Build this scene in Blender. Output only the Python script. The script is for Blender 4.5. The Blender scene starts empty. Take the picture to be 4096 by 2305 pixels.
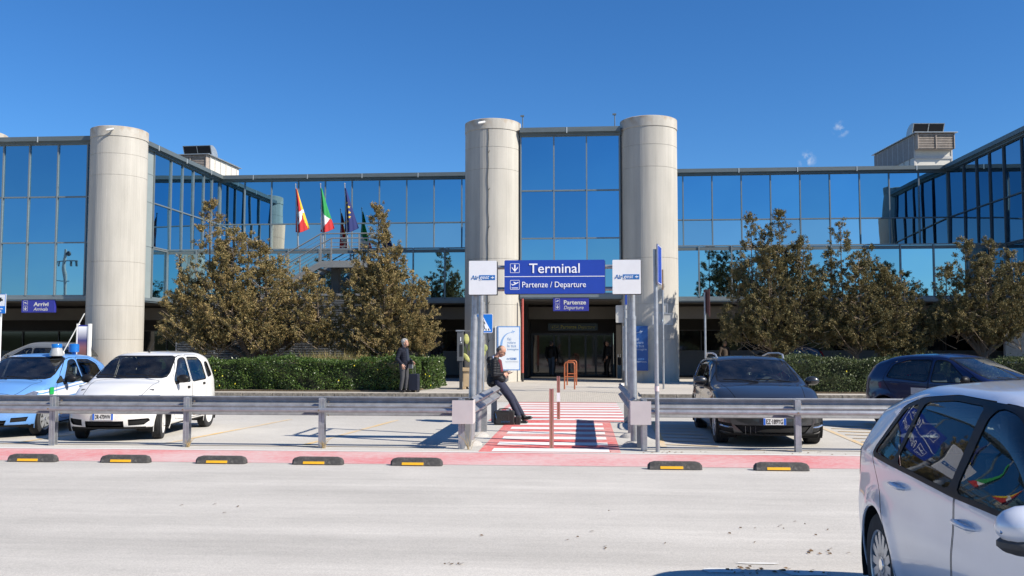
import bpy, bmesh, math, random
import numpy as np
from mathutils import Vector, Matrix
PI = math.pi
R = math.radians
random.seed(7)
rng = np.random.default_rng(7)
C = bpy.context.scene.collection
SC = bpy.context.scene

# ---------------------------------------------------------------- camera
cam_d = bpy.data.cameras.new('camera')
cam = bpy.data.objects.new('camera', cam_d); C.objects.link(cam)
cam_d.sensor_width = 36.0
cam_d.lens = 32.08
cam_d.clip_start = 0.05
cam_d.clip_end = 6000
cam.location = (0, 0, 1.68)
cam.rotation_euler = (R(90 + 3.49), 0, R(4.41))
SC.camera = cam
SC.render.resolution_x = 1024; SC.render.resolution_y = 576

# ---------------------------------------------------------------- sky and sun
SUN_EL, SUN_AZ = 38.0, 22.0           # azimuth measured from +X towards -Y
W = bpy.data.worlds.new('World'); SC.world = W; W.use_nodes = True
nt = W.node_tree; nt.nodes.clear()
sky = nt.nodes.new('ShaderNodeTexSky'); sky.sky_type = 'NISHITA'; sky.sun_disc = False
sky.sun_elevation = R(SUN_EL); sky.sun_rotation = R(90 + SUN_AZ)
sky.altitude = 0; sky.air_density = 1.0; sky.dust_density = 0.0; sky.ozone_density = 6.0
bg = nt.nodes.new('ShaderNodeBackground'); bg.inputs['Strength'].default_value = 0.095
wo = nt.nodes.new('ShaderNodeOutputWorld')
hs = nt.nodes.new('ShaderNodeHueSaturation'); hs.inputs['Saturation'].default_value = 1.15
hs.inputs['Value'].default_value = 0.92
nt.links.new(sky.outputs[0], hs.inputs['Color'])
tintn = nt.nodes.new('ShaderNodeMixRGB'); tintn.blend_type = 'MULTIPLY'; tintn.inputs[0].default_value = 1.0; tintn.inputs[2].default_value = (0.66, 0.86, 1.03, 1)
nt.links.new(hs.outputs[0], tintn.inputs[1])
# two small wisps of cloud low in the clear sky
skc = tintn.outputs[0]; wtc = nt.nodes.new('ShaderNodeTexCoord')
for vx, vy, vz, rad in ((0.2462, 1.0115, 0.2013, 0.0105), (0.2833, 1.0123, 0.2348, 0.0095)):
    l_ = math.sqrt(vx * vx + vy * vy + vz * vz)
    nrm_ = nt.nodes.new('ShaderNodeVectorMath'); nrm_.operation = 'NORMALIZE'; nt.links.new(wtc.outputs['Generated'], nrm_.inputs[0])
    sb = nt.nodes.new('ShaderNodeVectorMath'); sb.operation = 'SUBTRACT'; sb.inputs[1].default_value = (vx / l_, vy / l_, vz / l_); nt.links.new(nrm_.outputs[0], sb.inputs[0])
    ln_ = nt.nodes.new('ShaderNodeVectorMath'); ln_.operation = 'LENGTH'; nt.links.new(sb.outputs[0], ln_.inputs[0])
    cn = nt.nodes.new('ShaderNodeTexNoise'); cn.inputs['Scale'].default_value = 140; cn.inputs['Detail'].default_value = 6; nt.links.new(nrm_.outputs[0], cn.inputs['Vector'])
    ma = nt.nodes.new('ShaderNodeMapRange'); ma.inputs[1].default_value = 0.0; ma.inputs[2].default_value = rad; ma.inputs[3].default_value = 1.0; ma.inputs[4].default_value = 0.0; nt.links.new(ln_.outputs['Value'], ma.inputs[0])
    mb_ = nt.nodes.new('ShaderNodeMath'); mb_.operation = 'MULTIPLY_ADD'; mb_.inputs[1].default_value = 3.2; mb_.inputs[2].default_value = -1.62; nt.links.new(cn.outputs['Fac'], mb_.inputs[0])
    mc_ = nt.nodes.new('ShaderNodeMath'); mc_.operation = 'MULTIPLY_ADD'; mc_.inputs[1].default_value = 0.22; nt.links.new(ma.outputs[0], mc_.inputs[0]); nt.links.new(mb_.outputs[0], mc_.inputs[2])
    md_ = nt.nodes.new('ShaderNodeMath'); md_.operation = 'MULTIPLY'; md_.use_clamp = True; nt.links.new(mc_.outputs[0], md_.inputs[0]); nt.links.new(ma.outputs[0], md_.inputs[1])
    cx_ = nt.nodes.new('ShaderNodeMixRGB'); cx_.inputs[2].default_value = (5.2, 5.6, 6.2, 1); nt.links.new(md_.outputs[0], cx_.inputs[0]); nt.links.new(skc, cx_.inputs[1]); skc = cx_.outputs[0]
nt.links.new(skc, bg.inputs['Color']); nt.links.new(bg.outputs[0], wo.inputs['Surface'])
sd = bpy.data.lights.new('sun', 'SUN'); sd.energy = 5.0; sd.angle = R(0.53); sd.color = (1.0, 0.93, 0.82)
sun = bpy.data.objects.new('sun', sd); C.objects.link(sun)
tosun = Vector((math.cos(R(SUN_EL)) * math.cos(R(SUN_AZ)), -math.cos(R(SUN_EL)) * math.sin(R(SUN_AZ)), math.sin(R(SUN_EL))))
sun.rotation_euler = tosun.to_track_quat('Z', 'Y').to_euler()
sun.location = (20, -10, 30)
SC.view_settings.view_transform = 'Standard'; SC.view_settings.look = 'None'
SC.view_settings.gamma = 1.0; SC.view_settings.exposure = 0.6
SC.view_settings.use_curve_mapping = False
SC.render.engine = 'CYCLES'
SC.cycles.max_bounces = 8; SC.cycles.transparent_max_bounces = 16; SC.cycles.glossy_bounces = 5

# ---------------------------------------------------------------- materials
MATS = {}
def mat(name, col, rough=0.6, metal=0.0, var=0.12, scale=6.0, bump=0.0, bscale=40.0, spec=0.5, coat=0.0,
        streak=None, dirt=None, noisecol=None, alpha=1.0):
    """Principled material whose colour is varied by layered noise (object coordinates)."""
    if name in MATS: return MATS[name]
    m = bpy.data.materials.new(name); m.use_nodes = True; n = m.node_tree; N = n.nodes; L = n.links
    p = N['Principled BSDF']
    p.inputs['Roughness'].default_value = rough; p.inputs['Metallic'].default_value = metal
    p.inputs['Specular IOR Level'].default_value = spec
    if coat: p.inputs['Coat Weight'].default_value = coat; p.inputs['Coat Roughness'].default_value = 0.04
    tc = N.new('ShaderNodeTexCoord')
    nz = N.new('ShaderNodeTexNoise'); nz.inputs['Scale'].default_value = scale; nz.inputs['Detail'].default_value = 6
    nz.inputs['Roughness'].default_value = 0.65
    src = tc.outputs['Object']
    if streak:
        mp = N.new('ShaderNodeMapping'); mp.inputs['Scale'].default_value = streak; L.new(src, mp.inputs[0]); src = mp.outputs[0]
    L.new(src, nz.inputs['Vector'])
    rp = N.new('ShaderNodeValToRGB')
    a = [max(0, c * (1 - var)) for c in col]; b = [min(1, c * (1 + var)) for c in (noisecol or col)]
    rp.color_ramp.elements[0].position = 0.3; rp.color_ramp.elements[1].position = 0.7
    rp.color_ramp.elements[0].color = (*a, 1); rp.color_ramp.elements[1].color = (*b, 1)
    L.new(nz.outputs['Fac'], rp.inputs['Fac'])
    out = rp.outputs['Color']
    if dirt:   # (colour, scale, amount low, high)
        dz = N.new('ShaderNodeTexNoise'); dz.inputs['Scale'].default_value = dirt[1]; dz.inputs['Detail'].default_value = 8
        dz.inputs['Roughness'].default_value = 0.7
        L.new(tc.outputs['Object'], dz.inputs['Vector'])
        dr = N.new('ShaderNodeMapRange'); dr.inputs['From Min'].default_value = dirt[2]; dr.inputs['From Max'].default_value = dirt[3]
        L.new(dz.outputs['Fac'], dr.inputs['Value'])
        mx = N.new('ShaderNodeMixRGB'); mx.inputs['Color2'].default_value = (*dirt[0], 1)
        L.new(dr.outputs[0], mx.inputs['Fac']); L.new(out, mx.inputs['Color1']); out = mx.outputs['Color']
    L.new(out, p.inputs['Base Color'])
    if bump:
        bz = N.new('ShaderNodeTexNoise'); bz.inputs['Scale'].default_value = bscale; bz.inputs['Detail'].default_value = 5
        L.new(tc.outputs['Object'], bz.inputs['Vector'])
        bp = N.new('ShaderNodeBump'); bp.inputs['Strength'].default_value = bump; bp.inputs['Distance'].default_value = 0.02
        L.new(bz.outputs['Fac'], bp.inputs['Height']); L.new(bp.outputs[0], p.inputs['Normal'])
    MATS[name] = m
    return m

def paint(name, col, flake=0.0, rough=0.32):
    m = mat(name, col, rough=rough, metal=flake, var=0.03, scale=3.0, coat=0.9, dirt=((0.30, 0.27, 0.22), 2.3, 0.62, 1.25))
    if m.get('done'): return m
    n = m.node_tree; N = n.nodes; L = n.links
    out = [x for x in N if x.type == 'OUTPUT_MATERIAL'][0]; p = N['Principled BSDF']
    bk = N.new('ShaderNodeBsdfPrincipled'); bk.inputs['Base Color'].default_value = (0.035, 0.035, 0.037, 1); bk.inputs['Roughness'].default_value = 0.9
    g = N.new('ShaderNodeNewGeometry'); mx = N.new('ShaderNodeMixShader')
    L.new(g.outputs['Backfacing'], mx.inputs[0]); L.new(p.outputs[0], mx.inputs[1]); L.new(bk.outputs[0], mx.inputs[2])
    L.new(mx.outputs[0], out.inputs['Surface']); m['done'] = 1
    return m

def glass_mat(name, tint=(0.55, 0.62, 0.6), refl=0.1, rough=0.0):
    """Thin tinted car glass: fresnel reflection over tinted transparency."""
    if name in MATS: return MATS[name]
    m = bpy.data.materials.new(name); m.use_nodes = True; n = m.node_tree; N = n.nodes; L = n.links
    N.clear(); out = N.new('ShaderNodeOutputMaterial')
    tr = N.new('ShaderNodeBsdfTransparent'); tr.inputs[0].default_value = (*tint, 1)
    gl = N.new('ShaderNodeBsdfGlossy'); gl.inputs['Roughness'].default_value = rough; gl.inputs['Color'].default_value = (0.95, 0.97, 1, 1)
    fr = N.new('ShaderNodeFresnel'); fr.inputs['IOR'].default_value = 1.5
    ad = N.new('ShaderNodeMath'); ad.operation = 'ADD'; ad.inputs[1].default_value = refl - 0.04; ad.use_clamp = True
    # a faint film of dust on the pane
    tc = N.new('ShaderNodeTexCoord'); nz = N.new('ShaderNodeTexNoise'); nz.inputs['Scale'].default_value = 3.0; nz.inputs['Detail'].default_value = 5
    L.new(tc.outputs['Object'], nz.inputs['Vector'])
    df = N.new('ShaderNodeBsdfDiffuse'); df.inputs[0].default_value = (0.5, 0.48, 0.44, 1)
    mr = N.new('ShaderNodeMapRange'); mr.inputs['From Min'].default_value = 0.35; mr.inputs['From Max'].default_value = 0.8
    mr.inputs['To Min'].default_value = 0.0; mr.inputs['To Max'].default_value = 0.06
    L.new(nz.outputs['Fac'], mr.inputs['Value'])
    m0 = N.new('ShaderNodeMixShader'); L.new(mr.outputs[0], m0.inputs[0]); L.new(tr.outputs[0], m0.inputs[1]); L.new(df.outputs[0], m0.inputs[2])
    mx = N.new('ShaderNodeMixShader'); L.new(fr.outputs[0], ad.inputs[0]); L.new(ad.outputs[0], mx.inputs[0])
    L.new(m0.outputs[0], mx.inputs[1]); L.new(gl.outputs[0], mx.inputs[2]); L.new(mx.outputs[0], out.inputs['Surface'])
    MATS[name] = m; return m

def facade_glass(name, tint, edge):
    """Coated solar-control glazing: coloured mirror, slightly wavy, edges greener."""
    m = bpy.data.materials.new(name); m.use_nodes = True; n = m.node_tree; N = n.nodes; L = n.links
    p = N['Principled BSDF']; p.inputs['Metallic'].default_value = 1.0; p.inputs['Roughness'].default_value = 0.012
    tc = N.new('ShaderNodeTexCoord'); nz = N.new('ShaderNodeTexNoise'); nz.inputs['Scale'].default_value = 0.35; nz.inputs['Detail'].default_value = 2
    L.new(tc.outputs['Object'], nz.inputs['Vector'])
    rp = N.new('ShaderNodeValToRGB'); rp.color_ramp.elements[0].position = 0.3; rp.color_ramp.elements[1].position = 0.75
    rp.color_ramp.elements[0].color = (*tint, 1); rp.color_ramp.elements[1].color = (*edge, 1)
    L.new(nz.outputs['Fac'], rp.inputs[0])
    oi = N.new('ShaderNodeObjectInfo'); mr = N.new('ShaderNodeMapRange'); mr.inputs[3].default_value = 0.86; mr.inputs[4].default_value = 1.06; L.new(oi.outputs['Random'], mr.inputs[0])
    hv = N.new('ShaderNodeHueSaturation'); L.new(rp.outputs[0], hv.inputs['Color']); L.new(mr.outputs[0], hv.inputs['Value']); L.new(hv.outputs[0], p.inputs['Base Color'])
    b1 = N.new('ShaderNodeTexNoise'); b1.inputs['Scale'].default_value = 0.7; b1.inputs['Detail'].default_value = 1
    L.new(tc.outputs['Object'], b1.inputs['Vector'])
    bp = N.new('ShaderNodeBump'); bp.inputs['Strength'].default_value = 0.22; bp.inputs['Distance'].default_value = 0.010
    L.new(b1.outputs['Fac'], bp.inputs['Height']); L.new(bp.outputs[0], p.inputs['Normal'])
    MATS[name] = m; return m

# ---------------------------------------------------------------- object helpers
def tag(o, label=None, cat=None, group=None, kind=None):
    if label: o['label'] = label
    if cat: o['category'] = cat
    if group: o['group'] = group
    if kind: o['kind'] = kind
    return o
def thing(name, label, cat, loc=(0, 0, 0), rz=0.0, group=None):
    o = bpy.data.objects.new(name, None); C.objects.link(o)
    o.location = loc; o.rotation_euler = (0, 0, rz); o.empty_display_size = 0.2
    return tag(o, label, cat, group)
def link_mesh(name, me, parent=None, loc=(0, 0, 0), rot=(0, 0, 0)):
    o = bpy.data.objects.new(name, me); C.objects.link(o); o.location = loc; o.rotation_euler = rot
    if parent is not None: o.parent = parent
    return o
def copy_tree(o, parent=None):
    c = o.copy(); C.objects.link(c); c.parent = parent
    for ch in list(o.children): copy_tree(ch, c)
    return c

class MB:
    """collects simple solids; build() links them as one mesh object"""
    def __init__(s): s.v = []; s.f = []; s.m = []; s.sm = []
    def add(s, vs, fs, mi=0, smooth=False, T=None):
        b = len(s.v)
        if T is not None: vs = [tuple(T @ Vector(v)) for v in vs]
        s.v += [tuple(v) for v in vs]; s.f += [tuple(b + i for i in f) for f in fs]
        s.m += [mi] * len(fs); s.sm += [smooth] * len(fs); return s
    def box(s, x0, x1, y0, y1, z0, z1, mi=0, T=None):
        vs = [(x0, y0, z0), (x1, y0, z0), (x1, y1, z0), (x0, y1, z0), (x0, y0, z1), (x1, y0, z1), (x1, y1, z1), (x0, y1, z1)]
        return s.add(vs, [(0, 3, 2, 1), (4, 5, 6, 7), (0, 1, 5, 4), (1, 2, 6, 5), (2, 3, 7, 6), (3, 0, 4, 7)], mi, False, T)
    def cyl(s, p0, p1, r0, r1=None, n=16, mi=0, caps=True, smooth=True):
        r1 = r0 if r1 is None else r1
        p0 = Vector(p0); p1 = Vector(p1); d = (p1 - p0)
        q = d.to_track_quat('Z', 'Y')
        vs = []
        for p, r in ((p0, r0), (p1, r1)):
            for i in range(n):
                a = 2 * PI * i / n; vs.append(p + q @ Vector((r * math.cos(a), r * math.sin(a), 0)))
        s.add(vs, [(i, (i + 1) % n, n + (i + 1) % n, n + i) for i in range(n)], mi, smooth)
        if caps: s.add(vs, [tuple(range(n - 1, -1, -1)), tuple(range(n, 2 * n))], mi, False)
        return s
    def tube(s, pts, r, n=10, mi=0, closed=False, caps=True):
        pts = [Vector(p) for p in pts]; rs = r if isinstance(r, (list, tuple)) else [r] * len(pts)
        rings = []; up = None; N = len(pts)
        for i, p in enumerate(pts):
            a = pts[(i - 1) % N] if (i or closed) else p; b = pts[(i + 1) % N] if (i < N - 1 or closed) else p
            t = (b - a).normalized()
            if up is None: up = t.orthogonal().normalized()
            else: up = (up - t * up.dot(t)).normalized()
            sd_ = t.cross(up)
            rings.append([p + (up * math.cos(2 * PI * k / n) + sd_ * math.sin(2 * PI * k / n)) * rs[i] for k in range(n)])
        vs = [v for g in rings for v in g]; fs = []
        for i in range(N if closed else N - 1):
            for k in range(n):
                j = (i + 1) % N
                fs.append((i * n + k, i * n + (k + 1) % n, j * n + (k + 1) % n, j * n + k))
        s.add(vs, fs, mi, True)
        if caps and not closed: s.add(vs, [tuple(range(n - 1, -1, -1)), tuple(range((N - 1) * n, N * n))], mi, False)
        return s
    def prism(s, poly, axis, a0, a1, mi=0, T=None):
        """poly of 2D points extruded along axis 'x','y' or 'z' from a0 to a1"""
        def P(u, w, a): return {'x': (a, u, w), 'y': (u, a, w), 'z': (u, w, a)}[axis]
        n = len(poly); vs = [P(u, w, a0) for u, w in poly] + [P(u, w, a1) for u, w in poly]
        fs = [tuple(range(n)), tuple(range(2 * n - 1, n - 1, -1))] + [(i, n + i, n + (i + 1) % n, (i + 1) % n) for i in range(n)]
        return s.add(vs, fs, mi, False, T)
    def lathe(s, prof, n=24, c=(0, 0, 0), axis='z', mi=0, smooth=True):
        vs = []
        for r, z in prof:
            for i in range(n):
                a = 2 * PI * i / n; q = (r * math.cos(a), r * math.sin(a), z)
                if axis == 'y': q = (q[0], q[2], q[1])
                if axis == 'x': q = (q[2], q[0], q[1])
                vs.append((q[0] + c[0], q[1] + c[1], q[2] + c[2]))
        fs = [(j * n + i, j * n + (i + 1) % n, (j + 1) * n + (i + 1) % n, (j + 1) * n + i) for j in range(len(prof) - 1) for i in range(n)]
        return s.add(vs, fs, mi, smooth)
    def ell(s, c, r, n=14, mi=0, T=None):
        vs = []; m = n // 2
        for j in range(m + 1):
            t = PI * j / m
            for i in range(n):
                a = 2 * PI * i / n
                vs.append((c[0] + r[0] * math.sin(t) * math.cos(a), c[1] + r[1] * math.sin(t) * math.sin(a), c[2] + r[2] * math.cos(t)))
        fs = [(j * n + i, (j + 1) * n + i, (j + 1) * n + (i + 1) % n, j * n + (i + 1) % n) for j in range(m) for i in range(n)]
        return s.add(vs, fs, mi, True, T)
    def mesh(s, name, mats, weld=True, recalc=True):
        me = bpy.data.meshes.new(name); me.from_pydata(s.v, [], s.f)
        for m in (mats if isinstance(mats, (list, tuple)) else [mats]): me.materials.append(m)
        me.polygons.foreach_set('material_index', s.m); me.polygons.foreach_set('use_smooth', s.sm)
        if weld or recalc:
            bm = bmesh.new(); bm.from_mesh(me)
            if recalc: bmesh.ops.recalc_face_normals(bm, faces=bm.faces)
            bm.to_mesh(me); bm.free()
        me.update(); me.set_sharp_from_angle(angle=R(38)) if True in s.sm else None; return me
    def build(s, name, mats, parent=None, loc=(0, 0, 0), rot=(0, 0, 0), bevel=0.0):
        me = s.mesh(name, mats)
        o = link_mesh(name, me, parent, loc, rot)
        if bevel:
            b = o.modifiers.new('bevel', 'BEVEL'); b.width = bevel; b.segments = 2; b.limit_method = 'ANGLE'; b.angle_limit = R(40)
        return o

def bake(ob):
    dg = bpy.context.evaluated_depsgraph_get(); dg.update()
    return bpy.data.meshes.new_from_object(ob.evaluated_get(dg))
def text_mesh(name, s, size, m, shear=0.0, bold=0.0, depth=0.003, sx=1.0, align='LEFT', space=1.0):
    cu = bpy.data.curves.new('txt', 'FONT'); cu.body = s; cu.size = size; cu.shear = shear; cu.offset = bold; cu.extrude = depth
    cu.align_x = align; cu.space_character = space; cu.resolution_u = 4
    o = bpy.data.objects.new('txt', cu); C.objects.link(o)
    me = bake(o); bpy.data.objects.remove(o); bpy.data.curves.remove(cu)
    co = np.empty(len(me.vertices) * 3); me.vertices.foreach_get('co', co); co = co.reshape(-1, 3); co[:, 0] *= sx
    me.vertices.foreach_set('co', co.ravel()); me.name = name; me.materials.clear(); me.materials.append(m); return me
def text(s, x, y, z, h, m, parent, name='lettering', width=None, shear=0.0, bold=0.0, align='LEFT', rz=0.0, space=1.0, depth=0.003):
    """upright text facing -Y whose capital height is h; width rescales it"""
    me = text_mesh(name, s, h / 0.70, m, shear, bold, depth, 1.0, align, space)
    if width:
        co = np.empty(len(me.vertices) * 3); me.vertices.foreach_get('co', co); co = co.reshape(-1, 3)
        w = co[:, 0].max() - co[:, 0].min()
        if align == 'LEFT': co[:, 0] -= co[:, 0].min()
        co[:, 0] *= width / w; me.vertices.foreach_set('co', co.ravel())
    return link_mesh(name, me, parent, (x, y, z), (R(90), 0, rz))
# ================================================================ SETTING: ground, road, parking, pavement
def ground_mat(name, col, streaks=True, var=0.16):
    m = bpy.data.materials.new(name); m.use_nodes = True; n = m.node_tree; N = n.nodes; L = n.links
    p = N['Principled BSDF']; p.inputs['Roughness'].default_value = 0.93; p.inputs['Specular IOR Level'].default_value = 0.25
    tc = N.new('ShaderNodeTexCoord')
    def noise(scale, det=6, rough=0.6, mp=None):
        z = N.new('ShaderNodeTexNoise'); z.inputs['Scale'].default_value = scale; z.inputs['Detail'].default_value = det; z.inputs['Roughness'].default_value = rough
        if mp:
            q = N.new('ShaderNodeMapping'); q.inputs['Scale'].default_value = mp; L.new(tc.outputs['Object'], q.inputs[0]); L.new(q.outputs[0], z.inputs['Vector'])
        else: L.new(tc.outputs['Object'], z.inputs['Vector'])
        return z.outputs['Fac']
    def mr(f, a, b, c, d):
        q = N.new('ShaderNodeMapRange'); q.inputs[1].default_value = a; q.inputs[2].default_value = b; q.inputs[3].default_value = c; q.inputs[4].default_value = d
        L.new(f, q.inputs[0]); return q.outputs[0]
    def mul(a, b):
        q = N.new('ShaderNodeMath'); q.operation = 'MULTIPLY'; L.new(a, q.inputs[0]); L.new(b, q.inputs[1]); return q.outputs[0]
    f = mr(noise(60, 4, 0.85), 0.32, 0.68, 1 - var * 1.3, 1 + var * 0.9)
    f = mul(f, mr(noise(420, 2, 0.5), 0.35, 0.65, 0.86, 1.1))
    f = mul(f, mr(noise(0.7, 8, 0.62), 0.3, 0.7, 0.92, 1.05))
    if streaks:
        f = mul(f, mr(noise(1.0, 6, 0.6, (0.09, 1.15, 1)), 0.3, 0.66, 0.84, 1.06))
        f = mul(f, mr(noise(1.0, 7, 0.7, (0.6, 7.0, 1)), 0.3, 0.7, 0.93, 1.04))
    f = mul(f, mr(noise(28, 5, 0.9), 0.57, 0.70, 1.0, 0.72))
    f = mul(f, mr(noise(9, 6, 0.8, (0.5, 1.6, 1)), 0.55, 0.75, 1.0, 0.86))
    f = mul(f, mr(noise(0.28, 5, 0.6, (0.25, 1.0, 1)), 0.35, 0.65, 0.88, 1.05))
    # scattered dark stains and patches
    f = mul(f, mr(noise(2.1, 9, 0.75), 0.66, 0.78, 1.0, 0.82))
    # hairline cracks
    v = N.new('ShaderNodeTexVoronoi'); v.feature = 'DISTANCE_TO_EDGE'; v.inputs['Scale'].default_value = 0.33
    wq = N.new('ShaderNodeVectorMath'); wq.operation = 'ADD'; nzv = N.new('ShaderNodeTexNoise'); nzv.inputs['Scale'].default_value = 1.6; nzv.inputs['Detail'].default_value = 6
    L.new(tc.outputs['Object'], nzv.inputs['Vector']); L.new(tc.outputs['Object'], wq.inputs[0]); L.new(nzv.outputs['Color'], wq.inputs[1]); L.new(wq.outputs[0], v.inputs['Vector'])
    f = mul(f, mr(v.outputs['Distance'], 0.0, 0.003, 0.93, 1.0))
    cc = N.new('ShaderNodeMixRGB'); cc.blend_type = 'MULTIPLY'; cc.inputs[0].default_value = 1.0; cc.inputs[1].default_value = (*col, 1)
    cb = N.new('ShaderNodeCombineColor'); L.new(f, cb.inputs[0]); L.new(f, cb.inputs[1]); L.new(f, cb.inputs[2]); L.new(cb.outputs[0], cc.inputs[2])
    L.new(cc.outputs[0], p.inputs['Base Color'])
    b = N.new('ShaderNodeBump'); b.inputs['Strength'].default_value = 0.35; b.inputs['Distance'].default_value = 0.006
    L.new(noise(140, 4, 0.7), b.inputs['Height']); L.new(b.outputs[0], p.inputs['Normal'])
    MATS[name] = m; return m

def worn(name, col, under, wear=(0.42, 0.62), rough=0.85, scale=9.0):
    """road paint worn away in patches down to the surface below"""
    m = bpy.data.materials.new(name); m.use_nodes = True; n = m.node_tree; N = n.nodes; L = n.links
    p = N['Principled BSDF']; p.inputs['Roughness'].default_value = rough; p.inputs['Specular IOR Level'].default_value = 0.3
    tc = N.new('ShaderNodeTexCoord')
    a = N.new('ShaderNodeTexNoise'); a.inputs['Scale'].default_value = scale; a.inputs['Detail'].default_value = 9; a.inputs['Roughness'].default_value = 0.75
    b = N.new('ShaderNodeTexNoise'); b.inputs['Scale'].default_value = 0.55; b.inputs['Detail'].default_value = 3
    g = N.new('ShaderNodeTexNoise'); g.inputs['Scale'].default_value = 170; g.inputs['Detail'].default_value = 3
    for q in (a, b, g): L.new(tc.outputs['Object'], q.inputs['Vector'])
    s1 = N.new('ShaderNodeMath'); s1.operation = 'ADD'; L.new(a.outputs['Fac'], s1.inputs[0]); L.new(b.outputs['Fac'], s1.inputs[1])
    s2 = N.new('ShaderNodeMath'); s2.operation = 'MULTIPLY'; s2.inputs[1].default_value = 0.36; L.new(s1.outputs[0], s2.inputs[0])
    s3 = N.new('ShaderNodeMath'); s3.operation = 'MULTIPLY_ADD'; s3.inputs[1].default_value = 0.28; L.new(g.outputs['Fac'], s3.inputs[0]); L.new(s2.outputs[0], s3.inputs[2])
    mr = N.new('ShaderNodeMapRange'); mr.inputs[1].default_value = wear[0]; mr.inputs[2].default_value = wear[1]; L.new(s3.outputs[0], mr.inputs[0])
    mx = N.new('ShaderNodeMixRGB'); mx.inputs[1].default_value = (*col, 1); mx.inputs[2].default_value = (*under, 1); L.new(mr.outputs[0], mx.inputs[0])
    L.new(mx.outputs[0], p.inputs['Base Color']); MATS[name] = m; return m

ROADC = (0.57, 0.54, 0.49)
m_road = ground_mat('pale_asphalt', ROADC)
m_park = ground_mat('parking_asphalt', (0.55, 0.525, 0.475), streaks=False)
m_earth = ground_mat('dry_earth', (0.22, 0.19, 0.14), streaks=False)
m_pave = ground_mat('pavement_concrete', (0.52, 0.48, 0.42), streaks=False, var=0.1)
m_kerb = mat('kerb_stone', (0.13, 0.115, 0.095), rough=0.9, var=0.35, scale=9, bump=0.7, bscale=30, noisecol=(0.20, 0.18, 0.15))
m_red = worn('red_paint_worn', (0.60, 0.12, 0.13), (0.60, 0.44, 0.42), wear=(0.36, 0.56))
m_redx = worn('red_paint_crossing', (0.60, 0.07, 0.07), (0.58, 0.38, 0.35), wear=(0.42, 0.60))
m_white = worn('white_road_paint', (0.72, 0.715, 0.69), (0.56, 0.54, 0.51), wear=(0.50, 0.66))
m_yel = worn('yellow_road_paint', (0.68, 0.40, 0.07), (0.55, 0.50, 0.42), wear=(0.38, 0.56))

def sheet(name, x0, x1, y0, y1, z, m, kind='structure', parent=None, nx=1, ny=1):
    b = MB(); b.add([(x0, y0, z), (x1, y0, z), (x1, y1, z), (x0, y1, z)], [(0, 1, 2, 3)]); o = b.build(name, m, parent)
    if kind: o['kind'] = kind
    return o
sheet('ground', -1500, 1500, -1500, 1500, 0.0, m_earth)
sheet('road', -160, 160, -6.0, 12.66, 0.004, m_road)
sheet('parking_lot', -160, 160, 14.08, 28.0, 0.004, m_park)
sheet('cycle_path', -160, 160, 12.665, 14.08, 0.006, m_red)
# white edge line on the far side of the red strip
sheet('white_edge_line', -160, 160, 14.09, 14.17, 0.009, m_white)
# rear pavement with kerb (ramp opening in front of the crossing)
b = MB()
for x0, x1 in ((-120, -2.75), (1.75, 120)):
    b.box(x0, x1, 28.14, 47.5, 0.004, 0.15)
b.box(-2.75, 1.75, 29.4, 47.5, 0.004, 0.147)
b.build('pavement', m_pave)['kind'] = 'structure'
b = MB(); x = -40.0
for x0, x1 in ((-60, -2.75), (1.75, 60)):
    x = x0
    while x < x1 - 0.05:
        w = min(0.98 + random.uniform(-0.05, 0.08), x1 - x); j = random.uniform(-0.006, 0.006)
        b.box(x + 0.006, x + w - 0.006, 27.86 + j, 28.13, 0.0, 0.152 + j * 0.5); x += w
b.build('kerb', m_kerb, bevel=0.012)['kind'] = 'structure'
# paver ramp
m_pav = bpy.data.materials.new('interlocking_pavers'); m_pav.use_nodes = True
_n = m_pav.node_tree; _p = _n.nodes['Principled BSDF']; _p.inputs['Roughness'].default_value = 0.9
_b = _n.nodes.new('ShaderNodeTexBrick'); _b.inputs['Scale'].default_value = 4.0; _b.inputs['Color1'].default_value = (0.56, 0.51, 0.43, 1); _b.inputs['Color2'].default_value = (0.47, 0.42, 0.35, 1)
_b.inputs['Mortar'].default_value = (0.26, 0.24, 0.2, 1); _b.inputs['Mortar Size'].default_value = 0.03
_t = _n.nodes.new('ShaderNodeTexCoord'); _n.links.new(_t.outputs['Object'], _b.inputs['Vector']); _n.links.new(_b.outputs['Color'], _p.inputs['Base Color'])
b = MB(); b.add([(-2.75, 26.3, 0.010), (1.75, 26.3, 0.010), (1.75, 29.4, 0.149), (-2.75, 29.4, 0.149)], [(0, 1, 2, 3)])
b.add([(-2.75, 28.13, 0.09), (-2.75, 29.4, 0.149), (-2.75, 29.4, 0.0), (-2.75, 28.13, 0.0)], [(0, 1, 2, 3)])
b.build('path', m_pav)['kind'] = 'structure'
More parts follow.
